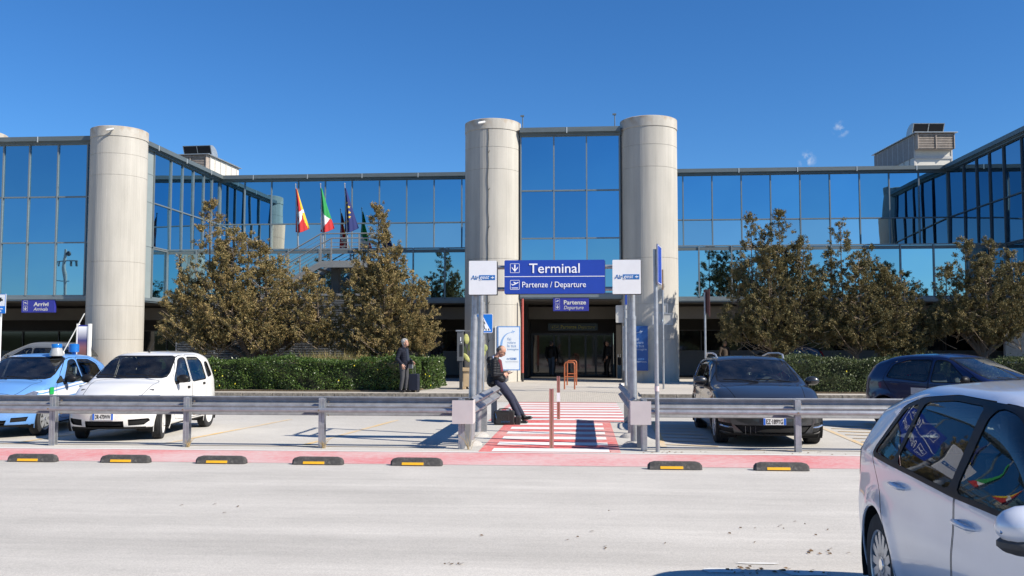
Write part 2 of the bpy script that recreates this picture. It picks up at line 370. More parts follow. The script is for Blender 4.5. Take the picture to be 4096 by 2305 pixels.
# pedestrian crossing: red field with white bars
CW0, CW1 = -1.62, 0.58
b = MB(); z = 0.009
y = 14.19
field = [(CW0, 14.0), (CW1, 14.0), (CW1, 19.9), (CW0, 19.9)]
b.add([(CW0, 14.175, z), (CW1, 14.175, z), (CW1, 19.86, z), (CW0, 19.86, z)], [(0, 1, 2, 3)])
b.add([(-2.05, 19.865, z), (0.95, 19.865, z), (0.95, 26.1, z), (-2.05, 26.1, z)], [(0, 1, 2, 3)])
b.build('crossing_red_field', m_redx)['kind'] = 'structure'
b = MB(); y = 14.24
while y < 19.5:
    b.add([(CW0 + 0.20, y, z + 0.004), (CW1 - 0.17, y, z + 0.004), (CW1 - 0.17, y + 0.44, z + 0.004), (CW0 + 0.20, y + 0.44, z + 0.004)], [(0, 1, 2, 3)]); y += 0.93
y = 20.12
while y < 25.8:
    b.add([(-1.93, y, z + 0.004), (0.95, y, z + 0.004), (0.95, y + 0.46, z + 0.004), (-1.93, y + 0.46, z + 0.004)], [(0, 1, 2, 3)]); y += 0.86
b.build('crossing_white_bars', m_white)['kind'] = 'structure'
# yellow bay lines and hatching
def line(b, p, q, w, z=0.009):
    p = Vector((*p, 0)); q = Vector((*q, 0)); d = (q - p).normalized(); n = Vector((-d.y, d.x, 0)) * w / 2
    b.add([(*(p - n).xy, z), (*(q - n).xy, z), (*(q + n).xy, z), (*(p + n).xy, z)], [(0, 1, 2, 3)])
b = MB()
for x0, x1 in ((-30, -2.35), (1.15, 16)):
    line(b, (x0, 14.72), (x1, 14.72), 0.045)
for x in (-14.0, -11.6, -9.1, -6.55, -4.15):
    line(b, (x - 0.45, 14.95), (x + 0.1, 19.9), 0.10)
for x in (1.3, 4.6, 5.75):
    line(b, (x, 14.95), (x + 0.2, 19.9), 0.10)
for k in range(7):
    line(b, (4.7 + k * 0.04, 15.5 + k * 0.62), (5.85 + k * 0.04, 15.1 + k * 0.62), 0.10, 0.0125)
for k in range(7):
    line(b, (1.36, 15.45 + k * 0.62), (2.2, 15.2 + k * 0.62), 0.10, 0.0125)
b.build('yellow_bay_lines', m_yel)['kind'] = 'structure'
# planting soil strips behind the hedges
m_soil = mat('planting_soil', (0.10, 0.075, 0.045), rough=1.0, var=0.4, scale=8, bump=0.8, bscale=25)
b = MB(); b.box(-17.0, -5.3, 28.72, 34.2, 0.151, 0.20); b.box(6.2, 26, 28.75, 36.0, 0.151, 0.20)
b.build('planting_beds', m_soil)['kind'] = 'structure'
# grassy bank behind the camera (seen only mirrored in the doors)
m_bank = mat('grassy_bank', (0.06, 0.085, 0.03), rough=1.0, var=0.5, scale=0.8, bump=0.8, bscale=6)
b = MB(); b.prism([(-24.0, 0.0), (-27.5, 2.6), (-60.0, 3.4), (-60, -0.2)], 'x', -150, 150, 0)
b.build('hillside', m_bank)['kind'] = 'structure'

# remnants of old thermoplastic paint and blown dead leaves on the near road
b = MB(); _r = random.Random(5)
for x, y, w, d in ((1.02, 6.95, .30, .16), (1.62, 6.92, .34, .15), (1.32, 7.20, .34, .05)):
    pts = []
    for k in range(14):
        a = 2 * PI * k / 14; pts.append((x + w / 2 * math.copysign(abs(math.cos(a)) ** .5, math.cos(a)) * _r.uniform(.8, 1.05), y + d / 2 * math.copysign(abs(math.sin(a)) ** .5, math.sin(a)) * _r.uniform(.7, 1.1), 0.009))
    b.add(pts, [tuple(range(14))])
b.build('old_paint_remnants', worn('old_white_paint', (0.70, 0.70, 0.67), (0.55, 0.52, 0.47), wear=(0.40, 0.58)))['kind'] = 'structure'
m_leafd = mat('dead_leaf', (0.17, 0.10, 0.045), rough=0.9, var=0.4, scale=30)
b = MB()
for cx, cy, n_, sp in ((1.35, 6.95, 26, .16), (1.9, 8.5, 10, .5), (2.1, 7.6, 12, .35), (-1.0, 7.0, 7, .06), (0.4, 7.9, 8, .6), (-4.0, 9.5, 6, 1.2), (1.3, 14.3, 16, .4), (3.6, 14.35, 10, .4)):
    for _ in range(n_):
        x = cx + _r.gauss(0, sp); y = cy + _r.gauss(0, sp * .35); a = _r.uniform(0, PI); l = _r.uniform(.012, .03); w = l * .45
        c_, s_ = math.cos(a), math.sin(a)
        b.add([(x - c_ * l, y - s_ * l, .012), (x + s_ * w, y - c_ * w, .02), (x + c_ * l, y + s_ * l, .014), (x - s_ * w, y + c_ * w, .011)], [(0, 1, 2, 3)])
o = b.build('leaf_litter', m_leafd); tag(o, 'scattered brown dead leaves lying on the pale road and kerb strip', 'leaf litter', kind='stuff')
# ================================================================ TERMINAL BUILDING
YF, YU, YLW = 37.2, 46.6, 40.6
XL, XR = -19.13, 18.22
Z0, ZT1, ZT2, ZG, ZC = 3.72, 5.98, 7.95, 10.22, 10.5
m_frame = mat('facade_aluminium', (0.19, 0.225, 0.24), rough=0.45, metal=0.35, var=0.08, scale=2)
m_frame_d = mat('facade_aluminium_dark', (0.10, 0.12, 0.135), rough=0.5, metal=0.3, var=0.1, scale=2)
m_cornice = mat('cornice_metal', (0.13, 0.155, 0.16), rough=0.5, metal=0.3, var=0.10, scale=1.5, streak=(1, 1, 4))
m_conc = None
def concrete(name, col):
    m = bpy.data.materials.new(name); m.use_nodes = True; n = m.node_tree; N = n.nodes; L = n.links
    p = N['Principled BSDF']; p.inputs['Roughness'].default_value = 0.88; p.inputs['Specular IOR Level'].default_value = 0.25
    tc = N.new('ShaderNodeTexCoord')
    def nz(sc, mp, det=6):
        q = N.new('ShaderNodeMapping'); q.inputs['Scale'].default_value = mp; L.new(tc.outputs['Object'], q.inputs[0])
        z = N.new('ShaderNodeTexNoise'); z.inputs['Scale'].default_value = sc; z.inputs['Detail'].default_value = det; L.new(q.outputs[0], z.inputs['Vector']); return z.outputs['Fac']
    def mr(f, a, b, c, d):
        q = N.new('ShaderNodeMapRange'); q.inputs[1].default_value = a; q.inputs[2].default_value = b; q.inputs[3].default_value = c; q.inputs[4].default_value = d
        L.new(f, q.inputs[0]); return q.outputs[0]
    def mul(a, b):
        q = N.new('ShaderNodeMath'); q.operation = 'MULTIPLY'; L.new(a, q.inputs[0]); L.new(b, q.inputs[1]); return q.outputs[0]
    f = mul(mr(nz(4.0, (1, 1, 0.06)), 0.3, 0.7, 0.86, 1.05), mr(nz(1.2, (1, 1, 0.5)), 0.3, 0.7, 0.92, 1.04))
    f = mul(f, mr(nz(60, (1, 1, 1)), 0.3, 0.7, 0.94, 1.04))
    cb = N.new('ShaderNodeCombineColor')
    for i in range(3): L.new(f, cb.inputs[i])
    cc = N.new('ShaderNodeMixRGB'); cc.blend_type = 'MULTIPLY'; cc.inputs[0].default_value = 1.0; cc.inputs[1].default_value = (*col, 1); L.new(cb.outputs[0], cc.inputs[2])
    # rust/lichen stain under the rim
    sx = N.new('ShaderNodeSeparateXYZ'); L.new(tc.outputs['Object'], sx.inputs[0])
    a = mr(sx.outputs['Z'], 10.3, 10.95, 0.0, 1.0); a = mul(a, mr(nz(3.0, (1, 1, 0.8), 9), 0.45, 0.62, 0.0, 0.75))
    mx = N.new('ShaderNodeMixRGB'); mx.inputs[2].default_value = (0.30, 0.19, 0.09, 1); L.new(a, mx.inputs[0]); L.new(cc.outputs[0], mx.inputs[1])
    L.new(mx.outputs[0], p.inputs['Base Color'])
    bp = N.new('ShaderNodeBump'); bp.inputs['Strength'].default_value = 0.25; bp.inputs['Distance'].default_value = 0.02
    L.new(nz(6.0, (1, 1, 0.04)), bp.inputs['Height']); L.new(bp.outputs[0], p.inputs['Normal'])
    MATS[name] = m; return m
m_conc = concrete('column_concrete', (0.47, 0.445, 0.395))
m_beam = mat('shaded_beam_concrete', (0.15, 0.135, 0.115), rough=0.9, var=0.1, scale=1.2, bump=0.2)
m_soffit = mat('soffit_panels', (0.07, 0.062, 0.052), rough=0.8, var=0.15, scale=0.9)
m_backwall = mat('arcade_wall', (0.045, 0.04, 0.035), rough=0.9, var=0.12, scale=0.8)  # wall, like the soffit, coloured darker to deepen the arcade's shade
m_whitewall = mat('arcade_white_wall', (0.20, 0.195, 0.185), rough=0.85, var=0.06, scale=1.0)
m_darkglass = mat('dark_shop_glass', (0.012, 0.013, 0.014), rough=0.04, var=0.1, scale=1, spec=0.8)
m_roof = mat('roof_bitumen', (0.2, 0.2, 0.2), rough=0.9)
G_UP = facade_glass('solar_glass_upper', (0.25, 0.46, 0.60), (0.27, 0.48, 0.61))
G_MID = facade_glass('solar_glass_middle', (0.72, 0.74, 0.68), (0.75, 0.77, 0.70))
G_LOW = facade_glass('solar_glass_lower', (0.31, 0.52, 0.64), (0.34, 0.55, 0.66))
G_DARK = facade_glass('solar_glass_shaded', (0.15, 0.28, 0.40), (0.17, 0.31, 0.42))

bld = thing('terminal_building', 'blue mirror-glass airport terminal with round concrete columns and dark arcade', 'building')

def facade(name, origin, ax, us, zs, nrm, glasses, tilts, fm=None, mw=0.028, depth=0.09, skip=(), top_extra=0.0):
    """curtain wall: mullion grid (part) with one pane per cell (sub-parts). ax, nrm unit vectors in plan."""
    fm = fm or m_frame
    o = Vector((origin[0], origin[1], 0)); ax = Vector((*ax, 0)); nr = Vector((*nrm, 0))
    T = Matrix(((ax.x, nr.x, 0, o.x), (ax.y, nr.y, 0, o.y), (0, 0, 1, 0), (0, 0, 0, 1)))   # local: u, outward, z
    b = MB()
    nz_, nu = len(zs), len(us)
    for u in us: b.box(u - mw, u + mw, -0.03, depth, zs[0], zs[-1], 0, T)
    for i, z in enumerate(zs):
        for k in range(nu - 1):
            b.box(us[k] + mw, us[k + 1] - mw, -0.03, depth - 0.02, z - mw, z + mw, 0, T)
    fr = b.build(name, fm, bld)
    for i in range(nz_ - 1):
        for k in range(nu - 1):
            if (i, k) in skip: continue
            u0, u1, z0, z1 = us[k] + mw, us[k + 1] - mw, zs[i] + mw, zs[i + 1] - mw
            t = tilts[i] + random.uniform(-0.005, 0.005); s_ = random.uniform(-0.004, 0.004)
            hz = (z1 - z0) / 2; hu = (u1 - u0) / 2; cu, cz = (u0 + u1) / 2, (z0 + z1) / 2
            # pane as a gently pillowed 4x4 grid tilted a little about its axes
            vs = []; fs = []; n = 4; bul = random.uniform(-0.006, 0.004)
            for a in range(n + 1):
                for c in range(n + 1):
                    pu = -1 + 2 * c / n; pz = -1 + 2 * a / n
                    off = 0.02 + pz * hz * math.tan(t) + pu * hu * math.tan(s_) + bul * (1 - pu * pu) * (1 - pz * pz)
                    vs.append((cu + pu * hu, off, cz + pz * hz))
            for a in range(n):
                for c in range(n):
                    q = a * (n + 1) + c; fs.append((q, q + 1, q + n + 2, q + n + 1))
            pb = MB(); pb.add(vs, fs, 0, True, T)
            me = pb.mesh('window_pane', glasses[i], recalc=False)
            me.polygons.foreach_set('use_smooth', [True] * len(me.polygons))
            if (T.to_3x3().determinant() > 0): me.flip_normals()
            link_mesh('window_pane', me, fr)
    return fr
def span(a, b, step):
    n = max(1, round(abs(b - a) / step)); return [a + (b - a) * i / n for i in range(n + 1)]
TL = [0.0, -0.010, 0.004]    # tilt of the panes row by row (low, middle, top)
ZF = [Z0, ZT1, ZT2, ZG]
GL = [G_LOW, G_LOW, G_UP]
facade('front_glazing', (-27.4, YF), (1, 0), [0.02] + [27.4 - 24.85, 27.4 - 23.68, 27.4 - 22.4, 27.4 - 21.08, 27.4 - 20.95 + 0.0] , ZF, (0, -1), GL, TL)
facade('entrance_glazing', (0, YF), (1, 0), [-2.50, -1.14, 0.20, 1.54], ZF, (0, -1), [G_LOW, G_UP, G_UP], TL)
facade('side_glazing', (XL, 0), (0, 1), [39.1, 40.8, 42.02, 43.24, 44.47, 45.5, 46.5], [ZT1, ZT2, ZG], (1, 0), [G_UP, G_UP], TL[1:])
facade('side_glazing', (XL, 0), (0, 1), [39.1, 40.55], [Z0, ZT1 - 0.075], (1, 0), [G_LOW], TL[:1])
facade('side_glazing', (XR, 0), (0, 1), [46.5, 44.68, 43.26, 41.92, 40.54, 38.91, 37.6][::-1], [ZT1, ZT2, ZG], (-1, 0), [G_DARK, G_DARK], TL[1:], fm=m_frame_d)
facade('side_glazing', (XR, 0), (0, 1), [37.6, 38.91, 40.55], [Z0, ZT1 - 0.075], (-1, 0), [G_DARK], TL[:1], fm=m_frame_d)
ul = [-19.05, -17.74, -16.29, -14.85, -13.41, -11.98, -10.53, -9.09, -7.65, -6.20, -4.76, -3.6, -2.6]
ur = [1.62, 3.68, 5.13, 6.59, 8.05, 9.50, 10.96, 12.42, 13.88, 15.32, 16.76, 18.14]
facade('upper_glazing', (0, YU), (1, 0), ul, [ZT1, ZT2, ZG], (0, -1), [G_MID, G_UP], [-0.030, 0.004])
facade('upper_glazing', (0, YU), (1, 0), ur, [ZT1, ZT2, ZG], (0, -1), [G_MID, G_UP], [-0.030, 0.004])
facade('lower_glazing', (0, YLW), (1, 0), [-19.05] + [-7.60 - 1.44 * k for k in range(7, 0, -1)] + [-7.60, -6.16, -4.72, -3.6, -2.6], [Z0, ZT1], (0, -1), [G_LOW], [0.006])
facade('lower_glazing', (0, YLW), (1, 0), [1.62, 3.7, 5.13, 6.55, 7.98, 9.40, 10.83, 12.25, 13.75, 15.15, 16.6, 18.14], [Z0, ZT1], (0, -1), [G_LOW], [0.006])
for x in (-2.53, 1.57):
    n_ = (-1, 0) if x < 0 else (1, 0)
    facade('side_glazing', (x, 0), (0, 1), [37.4, 40.5], [Z0, ZT1 - 0.075], n_, [G_LOW], [0])
    facade('side_glazing', (x, 0), (0, 1), [37.4, 40.5, 42.5, 44.5, 46.5], [ZT1, ZT2, ZG], n_, [G_UP, G_UP], [0, 0])
facade('front_glazing', (0, YF), (1, 0), [20.3, 21.6, 22.9, 24.2], ZF, (0, -1), GL, TL)
# corner infill panels beside the big columns
b = MB(); b.box(XL - 0.02, XL + 0.03, 37.3, 39.06, Z0 - 0.05, ZG + 0.05)
for z in (ZT1, ZT2, 9.2): b.box(XL + 0.03, XL + 0.045, 37.3, 39.06, z - 0.02, z + 0.02)
b.build('infill_panel', mat('infill_grey_green', (0.24, 0.28, 0.28), rough=0.5, var=0.06, scale=1.5), bld)
# cornice and bottom fascia
b = MB()
def strip(b, x0, y0, x1, y1, ox, oy, z0, z1, t):
    """wall strip from (x0,y0) to (x1,y1) standing out by t in direction (ox,oy)"""
    xs = sorted((x0, x1)); ys = sorted((y0, y1))
    if abs(x1 - x0) > abs(y1 - y0): yy = sorted((y0 - 0.06 * oy * -1 * 0, y0 + oy * t)); b.box(xs[0], xs[1], yy[0], yy[1], z0, z1)
    else: xx = sorted((x0, x0 + ox * t)); b.box(xx[0], xx[1], ys[0], ys[1], z0, z1)
runs = [(-34, YF, XL + 0.0, YF, 0, -1), (XL, YF, XL, YU, 1, 0), (XL, YU, -2.53, YU, 0, -1), (-2.53, YF, -2.53, YU, -1, 0), (-2.53, YF, 1.57, YF, 0, -1),
        (1.57, YF, 1.57, YU, 1, 0), (1.57, YU, XR, YU, 0, -1), (XR, YF, XR, YU, -1, 0), (XR, YF, 34, YF, 0, -1)]
for i, (x0, y0, x1, y1, ox, oy) in enumerate(runs):
    e = 0.003 * (i % 3)
    strip(b, x0, y0, x1, y1, ox, oy, 10.33, 10.52 + e, 0.30 + e); strip(b, x0, y0, x1, y1, ox, oy, 10.29, 10.33, 0.22 + e); strip(b, x0, y0, x1, y1, ox, oy, 10.22, 10.29, 0.16 + e)
b.build('cornice', m_cornice, bld)
# bright joint clips on the cornice
b = MB()
for x in (-25.6, -23.2, -17.2, -14.3, -11.4, -8.45, -5.5, 7.9, 10.8, 13.7, 16.6, -0.6):
    yy = YF if (x < XL or -2.5 < x < 1.5) else YU
    b.box(x - 0.02, x + 0.02, yy - 0.315, yy - 0.29, 10.28, 10.515)
for y in (39.0, 41.9, 44.8): b.box(XL + 0.29, XL + 0.315, y - 0.02, y + 0.02, 10.28, 10.515)
b.build('cornice_joint_clips', mat('clip_metal', (0.5, 0.53, 0.52), rough=0.4, metal=0.3), bld)
b = MB()
low = [(-34, YF, XL, YF, 0, -1), (XL, YF, XL, YLW, 1, 0), (XL, YLW, -2.53, YLW, 0, -1), (-2.53, YF, 1.57, YF, 0, -1), (1.57, YLW, XR, YLW, 0, -1), (XR, YF, XR, YLW, -1, 0), (XR, YF, 34, YF, 0, -1),
       (-2.53, YF, -2.53, YLW, -1, 0), (1.57, YF, 1.57, YLW, 1, 0)]
for i, (x0, y0, x1, y1, ox, oy) in enumerate(low):
    e = 0.003 * (i % 3); strip(b, x0, y0, x1, y1, ox, oy, 3.56, 3.69, 0.10 + e); strip(b, x0, y0, x1, y1, ox, oy, 3.50, 3.56, 0.05 + e)
b.build('fascia', m_frame, bld)
# terrace slab in front of the recessed upper storeys, roof, body behind the glass
b = MB(); b.box(XL, -2.53, YLW - 0.05, YU, 5.78, 5.93); b.box(1.57, XR, YLW - 0.05, YU, 5.78, 5.93); b.build('terrace', m_cornice, bld)
m_core = mat('core_dark', (0.03, 0.035, 0.04), rough=0.9)
b = MB()
b.box(-40, XL - 0.1, YF + 0.15, 70, 3.62, 10.2); b.box(XR + 0.1, 40, YF + 0.15, 70, 3.62, 10.2)
b.box(-2.45, 1.49, YF + 0.15, 60, 3.62, 10.2); b.box(XL - 0.099, -2.452, YU + 0.15, 70, 5.93, 10.2); b.box(1.492, XR + 0.099, YU + 0.15, 70, 5.93, 10.2)
b.box(XL - 0.099, -2.452, YLW + 0.15, 60, 3.62, 5.78); b.box(1.492, XR + 0.099, YLW + 0.15, 60, 3.62, 5.78)
b.build('core', m_core, bld)
b = MB(); b.box(-40, 40, YU + 0.3, 70, 10.2, 10.34); b.box(-40, XL - 0.2, YF + 0.3, YU + 0.3, 10.2, 10.34); b.box(XR + 0.2, 40, YF + 0.3, YU + 0.3, 10.2, 10.34); b.box(-2.3, 1.3, YF + 0.3, YU + 0.3, 10.2, 10.34)
b.build('roof', m_roof, bld)
# soffit, downstand beam, arcade walls
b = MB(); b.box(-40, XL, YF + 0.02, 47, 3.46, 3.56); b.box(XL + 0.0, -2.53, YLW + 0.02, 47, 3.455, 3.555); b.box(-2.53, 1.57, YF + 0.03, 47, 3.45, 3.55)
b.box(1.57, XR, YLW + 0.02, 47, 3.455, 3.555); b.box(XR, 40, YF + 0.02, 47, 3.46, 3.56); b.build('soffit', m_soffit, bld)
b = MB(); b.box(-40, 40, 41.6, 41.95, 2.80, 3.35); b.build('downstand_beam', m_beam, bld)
YW = 44.6
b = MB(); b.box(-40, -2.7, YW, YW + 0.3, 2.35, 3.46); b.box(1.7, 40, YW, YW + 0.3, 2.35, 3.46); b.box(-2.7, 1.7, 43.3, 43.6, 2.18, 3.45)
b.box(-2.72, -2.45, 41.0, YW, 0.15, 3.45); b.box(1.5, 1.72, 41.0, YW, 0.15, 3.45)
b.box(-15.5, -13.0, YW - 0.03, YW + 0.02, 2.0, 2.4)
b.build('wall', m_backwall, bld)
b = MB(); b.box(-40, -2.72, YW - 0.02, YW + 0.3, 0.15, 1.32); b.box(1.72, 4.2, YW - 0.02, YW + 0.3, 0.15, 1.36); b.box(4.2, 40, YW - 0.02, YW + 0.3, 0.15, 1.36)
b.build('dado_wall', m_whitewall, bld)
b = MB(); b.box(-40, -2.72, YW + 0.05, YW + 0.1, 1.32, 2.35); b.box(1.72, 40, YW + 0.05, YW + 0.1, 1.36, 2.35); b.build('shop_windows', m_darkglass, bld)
b = MB()
for x in np.arange(-38, 38, 1.9):
    if -3.2 < x < 2.2: continue
    b.box(x - 0.03, x + 0.03, YW - 0.01, YW + 0.05, 1.36, 2.35)
b.box(-40, -2.72, YW - 0.015, YW + 0.05, 2.30, 2.352); b.box(1.72, 40, YW - 0.015, YW + 0.05, 2.30, 2.352)
b.build('shop_window_frames', mat('brown_frames', (0.10, 0.09, 0.08), rough=0.6), bld)
# entrance doors
dr = MB(); dr.box(-2.40, 1.45, 43.42, 43.45, 0.16, 2.18); dr = dr.build('entrance_door', m_darkglass, bld)
b = MB()
for x in (-2.40, -1.35, -0.62, 0.14, 0.62, 1.40): b.box(x - 0.045, x + 0.045, 43.33, 43.42, 0.15, 2.18)
b.box(-2.40, 1.45, 43.335, 43.42, 2.08, 2.18); b.box(-2.40, 1.45, 43.335, 43.42, 0.15, 0.22)
b.build('door_frame', mat('door_frame_dark', (0.03, 0.03, 0.03), rough=0.4), dr)
b = MB(); b.box(-60, 60, 40.3, 47.4, 0.152, 0.156); b.build('arcade_shade_sheet', mat('arcade_floor_shade', (0.06, 0.055, 0.05), rough=0.7, var=0.2), bld)  # dark sheet over the pavement, the arcade's shade put into its colour
# far right sunlit end wall of the arcade
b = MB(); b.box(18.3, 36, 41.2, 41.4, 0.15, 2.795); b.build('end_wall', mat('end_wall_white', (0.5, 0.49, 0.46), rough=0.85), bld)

# round concrete columns
def column(x, y, cam_on=False, cable=False, ca_=-12):
    r = 1.15
    prof = [(r, 0.15)]
    for z in (1.85, 3.25, 5.1, 8.75, 9.65):
        prof += [(r, z - 0.012), (r - 0.012, z - 0.006), (r - 0.012, z + 0.006), (r, z + 0.012)]
    prof += [(r, 10.36), (r - 0.012, 10.37), (r - 0.012, 10.385), (r + 0.018, 10.40), (r + 0.018, 10.80), (r - 0.04, 10.83), (r - 0.22, 10.83), (r - 0.22, 10.55), (0.001, 10.55)]
    b = MB(); b.lathe(prof, 72, (0, 0, 0)); me = b.mesh('column', m_conc)
    c = link_mesh('column', me, bld, (x, y, 0))
    # board marks: vertical formwork ribs on the camera side
    b = MB()
    for k in range(72):
        a = 2 * PI * k / 72 + random.uniform(-0.02, 0.02)
        z0 = 0.2; z1 = 10.34
        d = Vector((math.cos(a), math.sin(a), 0)); s_ = Vector((-d.y, d.x, 0)) * random.uniform(0.004, 0.009)
        p0 = d * (r - 0.004); p1 = d * (r + random.uniform(0.0008, 0.003))
        b.add([p0 - s_ + Vector((0, 0, z0)), p1 + Vector((0, 0, z0)), p0 + s_ + Vector((0, 0, z0)), p0 - s_ + Vector((0, 0, z1)), p1 + Vector((0, 0, z1)), p0 + s_ + Vector((0, 0, z1))],
              [(0, 1, 4, 3), (1, 2, 5, 4)], 0, False)
    b.build('formwork_ribs', m_conc, c)
    m_cam = mat('camera_housing_white', (0.7, 0.7, 0.68), rough=0.4)
    if cam_on:
        a = R(-90 + ca_); d = Vector((math.cos(a), math.sin(a), 0))
        b = MB(); p = d * (r + 0.02) + Vector((0, 0, 10.62)); q = p + d * 0.13
        b.cyl(p, q, 0.025); e = q + Vector((-0.17, -0.08, -0.05)); b.cyl(q + Vector((0.07, 0.02, 0.015)), e, 0.05, n=12)
        b.cyl(e, e + Vector((-0.03, -0.012, -0.008)), 0.04, n=12); b.build('security_camera', m_cam, c)
    if cable:
        b = MB(); a0 = R(-90 - 4); pts = []
        for k in range(60):
            z = 10.4 - k * 0.17; a = a0 + 0.012 * math.sin(k * 0.9) + 0.008 * math.sin(k * 0.37)
            pts.append((math.cos(a) * (r + 0.015), math.sin(a) * (r + 0.015), z))
        b.tube(pts, 0.011, 6)
        for k in range(6, 60, 9):
            p = Vector(pts[k]); b.tube([p, p + Vector((0.07, -0.02, 0.10))], 0.010, 5)
        b.build('cable', mat('cable_black', (0.03, 0.03, 0.03), rough=0.7), c)
    return c
column(-3.69, 37.5, True, True); column(2.75, 37.5); column(-19.87, 37.5, True, ca_=14); column(18.95, 37.5); column(-26.3, 37.5)
for x in (-2.42, 1.36):
    b = MB(); b.cyl((x, YF - 0.1, 10.5), (x, YF - 0.1, 11.05), 0.02); b.box(x - 0.09, x + 0.06, YF - 0.14, YF - 0.06, 11.03, 11.09); b.build('roof_lamp', m_cornice, bld)
b = MB(); b.cyl((-2.42, 36.95, 0.5), (-2.42, 36.95, 3.5), 0.045, mi=0); b.cyl((-2.42, 36.95, 0.15), (-2.42, 36.95, 0.5), 0.047, mi=1)
b.build('downpipe', [mat('red_pipe', (0.42, 0.09, 0.07), rough=0.5, var=0.2), mat('black_pipe', (0.02, 0.02, 0.02))], bld)

# ---------------------------------------------------------------- rooftop air handling units
m_hvac = mat('unit_cream', (0.60, 0.57, 0.50), rough=0.6, var=0.06, scale=2, dirt=((0.35, 0.22, 0.12), 2.0, 0.62, 1.0))
m_galv = mat('galvanised_sheet', (0.42, 0.45, 0.46), rough=0.42, metal=0.55, var=0.18, scale=6)
m_louv = mat('louvre_rusty', (0.36, 0.30, 0.25), rough=0.7, var=0.3, scale=5)
m_void = mat('void_black', (0.012, 0.012, 0.014), rough=0.9)
m_whitesheet = mat('white_sheet', (0.72, 0.72, 0.70), rough=0.5, var=0.05)
def hvac(loc, rz, label, mirror=1, ln=5.5):
    t = thing('air_handling_unit', label, 'rooftop unit', loc, rz)
    M_ = lambda x0, x1: (min(mirror * x0, mirror * x1), max(mirror * x0, mirror * x1))
    def bx(b, x0, x1, y0, y1, z0, z1, mi=0): a, c = M_(x0, x1); b.box(a, c, y0, y1, z0, z1, mi)
    b = MB(); bx(b, 0, 2.0, 0, ln, 0, 1.85); b.build('casing', m_hvac, t, bevel=0.02)
    b = MB()
    for x in (0, 2.0): bx(b, x - 0.04, x + 0.04, -0.03, 0.01, 0, 1.8)
    bx(b, -0.02, 2.02, -0.05, -0.002, 0.52, 0.66)
    for k in range(int(ln / .78)): bx(b, -0.04, -0.002, 0.6 + k * 0.72, 0.64 + k * 0.72, 0.0, 1.8)
    b.build('panel_joints', mat('joint_grey', (0.46, 0.45, 0.43), rough=.6), t)
    if mirror > 0:
        b = MB(); b.box(-.038, -.003, .05, ln - .05, .62, 1.80); b.build('shaded_side_panel', mat('side_shade_grey_brown', (0.27, 0.25, 0.235), rough=.8, var=.15), t)  # grey-brown side panel, its dark tone carrying the shade of the sunless side
    b = MB(); bx(b, 0.02, 1.98, -0.34, -0.052, 0.98, 1.0); bx(b, 0.02, 1.98, -0.45, -0.052, 1.83, 1.85)
    for x in (0.02, 0.98, 1.96): bx(b, x, x + 0.04, -0.42, -0.052, 1.0, 1.83)
    for k in range(9): bx(b, 0.06, 1.94, -0.40 + 0.02, -0.36 + 0.02, 1.03 + k * 0.09, 1.075 + k * 0.09)
    b.build('louvre', m_louv, t)
    b = MB(); bx(b, -0.15, 2.15, -0.5, ln + .1, 1.86, 1.885)
    for k in range(int(ln * 4.2)): bx(b, -0.16, 2.16, -0.45 + k * 0.25, -0.36 + k * 0.25, 1.885, 1.905)
    b.build('sheet_roof', m_galv, t)
    b = MB(); prof = []
    for k in range(9):
        a = R(90) * k / 8; prof.append((1.0 + 0.62 * math.cos(R(90) - a) * 1.0, 1.9 + 0.62 * math.sin(R(90) - a) if False else 1.9 + 0.62 * math.cos(a)))
    poly = [(0.25, 1.95), (0.02, 2.48)] + [(0.25 + 0.75 * math.sin(R(90) * k / 8), 1.9 + 0.62 * math.cos(R(90) * k / 8)) for k in range(9)] + [(1.0, 1.9)]
    a, c = M_(0.0, 1.7); b.prism(poly, 'x', a, c); b.build('intake_hood', m_galv, t)
    b = MB(); a, c = M_(0.05, 1.65)
    b.add([(a, 0.235, 1.96), (c, 0.235, 1.96), (c, 0.02, 2.44), (a, 0.02, 2.44)], [(0, 1, 2, 3)]); b.build('intake_opening', m_void, t)
    b = MB(); a, c = M_(0.82, 0.86); b.add([(a, 0.225, 1.96), (c, 0.225, 1.96), (c, 0.01, 2.44), (a, 0.01, 2.44)], [(0, 1, 2, 3)]); b.build('intake_bar', m_galv, t)
    return t
hvac((17.93, 50.3, 11.15 - 0.03), R(4), 'cream rooftop air unit with curved metal hood above the right glass wing')
hvac((-21.25, 50.3, 10.58), R(-3), 'cream rooftop air unit with curved hood behind the left roof edge', mirror=-1, ln=3.9)
b = MB(); b.box(17.7, 20.2, 50.2, 56, 10.34, 11.115); b.box(-23.5, -21.0, 50.2, 54.3, 10.341, 10.58); b.build('unit_plinths', m_hvac, bld)
# ================================================================ STREET FURNITURE
m_zinc = mat('galvanised_steel', (0.36, 0.37, 0.385), rough=0.42, metal=0.6, var=0.22, scale=7, bump=0.05, dirt=((0.22, 0.20, 0.18), 3.0, 0.58, 0.9))
m_zincd = mat('galvanised_steel_dull', (0.27, 0.275, 0.28), rough=0.6, metal=0.35, var=0.25, scale=5, dirt=((0.16, 0.14, 0.12), 2.5, 0.5, 0.9))
m_bolt = mat('bolt_rust', (0.25, 0.19, 0.13), rough=0.6, metal=0.5)
m_plate = mat('cover_plate_white', (0.50, 0.465, 0.455), rough=0.55, var=0.05, dirt=((0.45, 0.35, 0.28), 6, 0.6, 0.95))
m_blue = mat('sign_blue', (0.018, 0.055, 0.36), rough=0.35, var=0.04)
m_blue2 = mat('sign_blue_light', (0.01, 0.17, 0.60), rough=0.35, var=0.04)
m_signw = mat('sign_white', (0.74, 0.75, 0.77), rough=0.4, var=0.03)
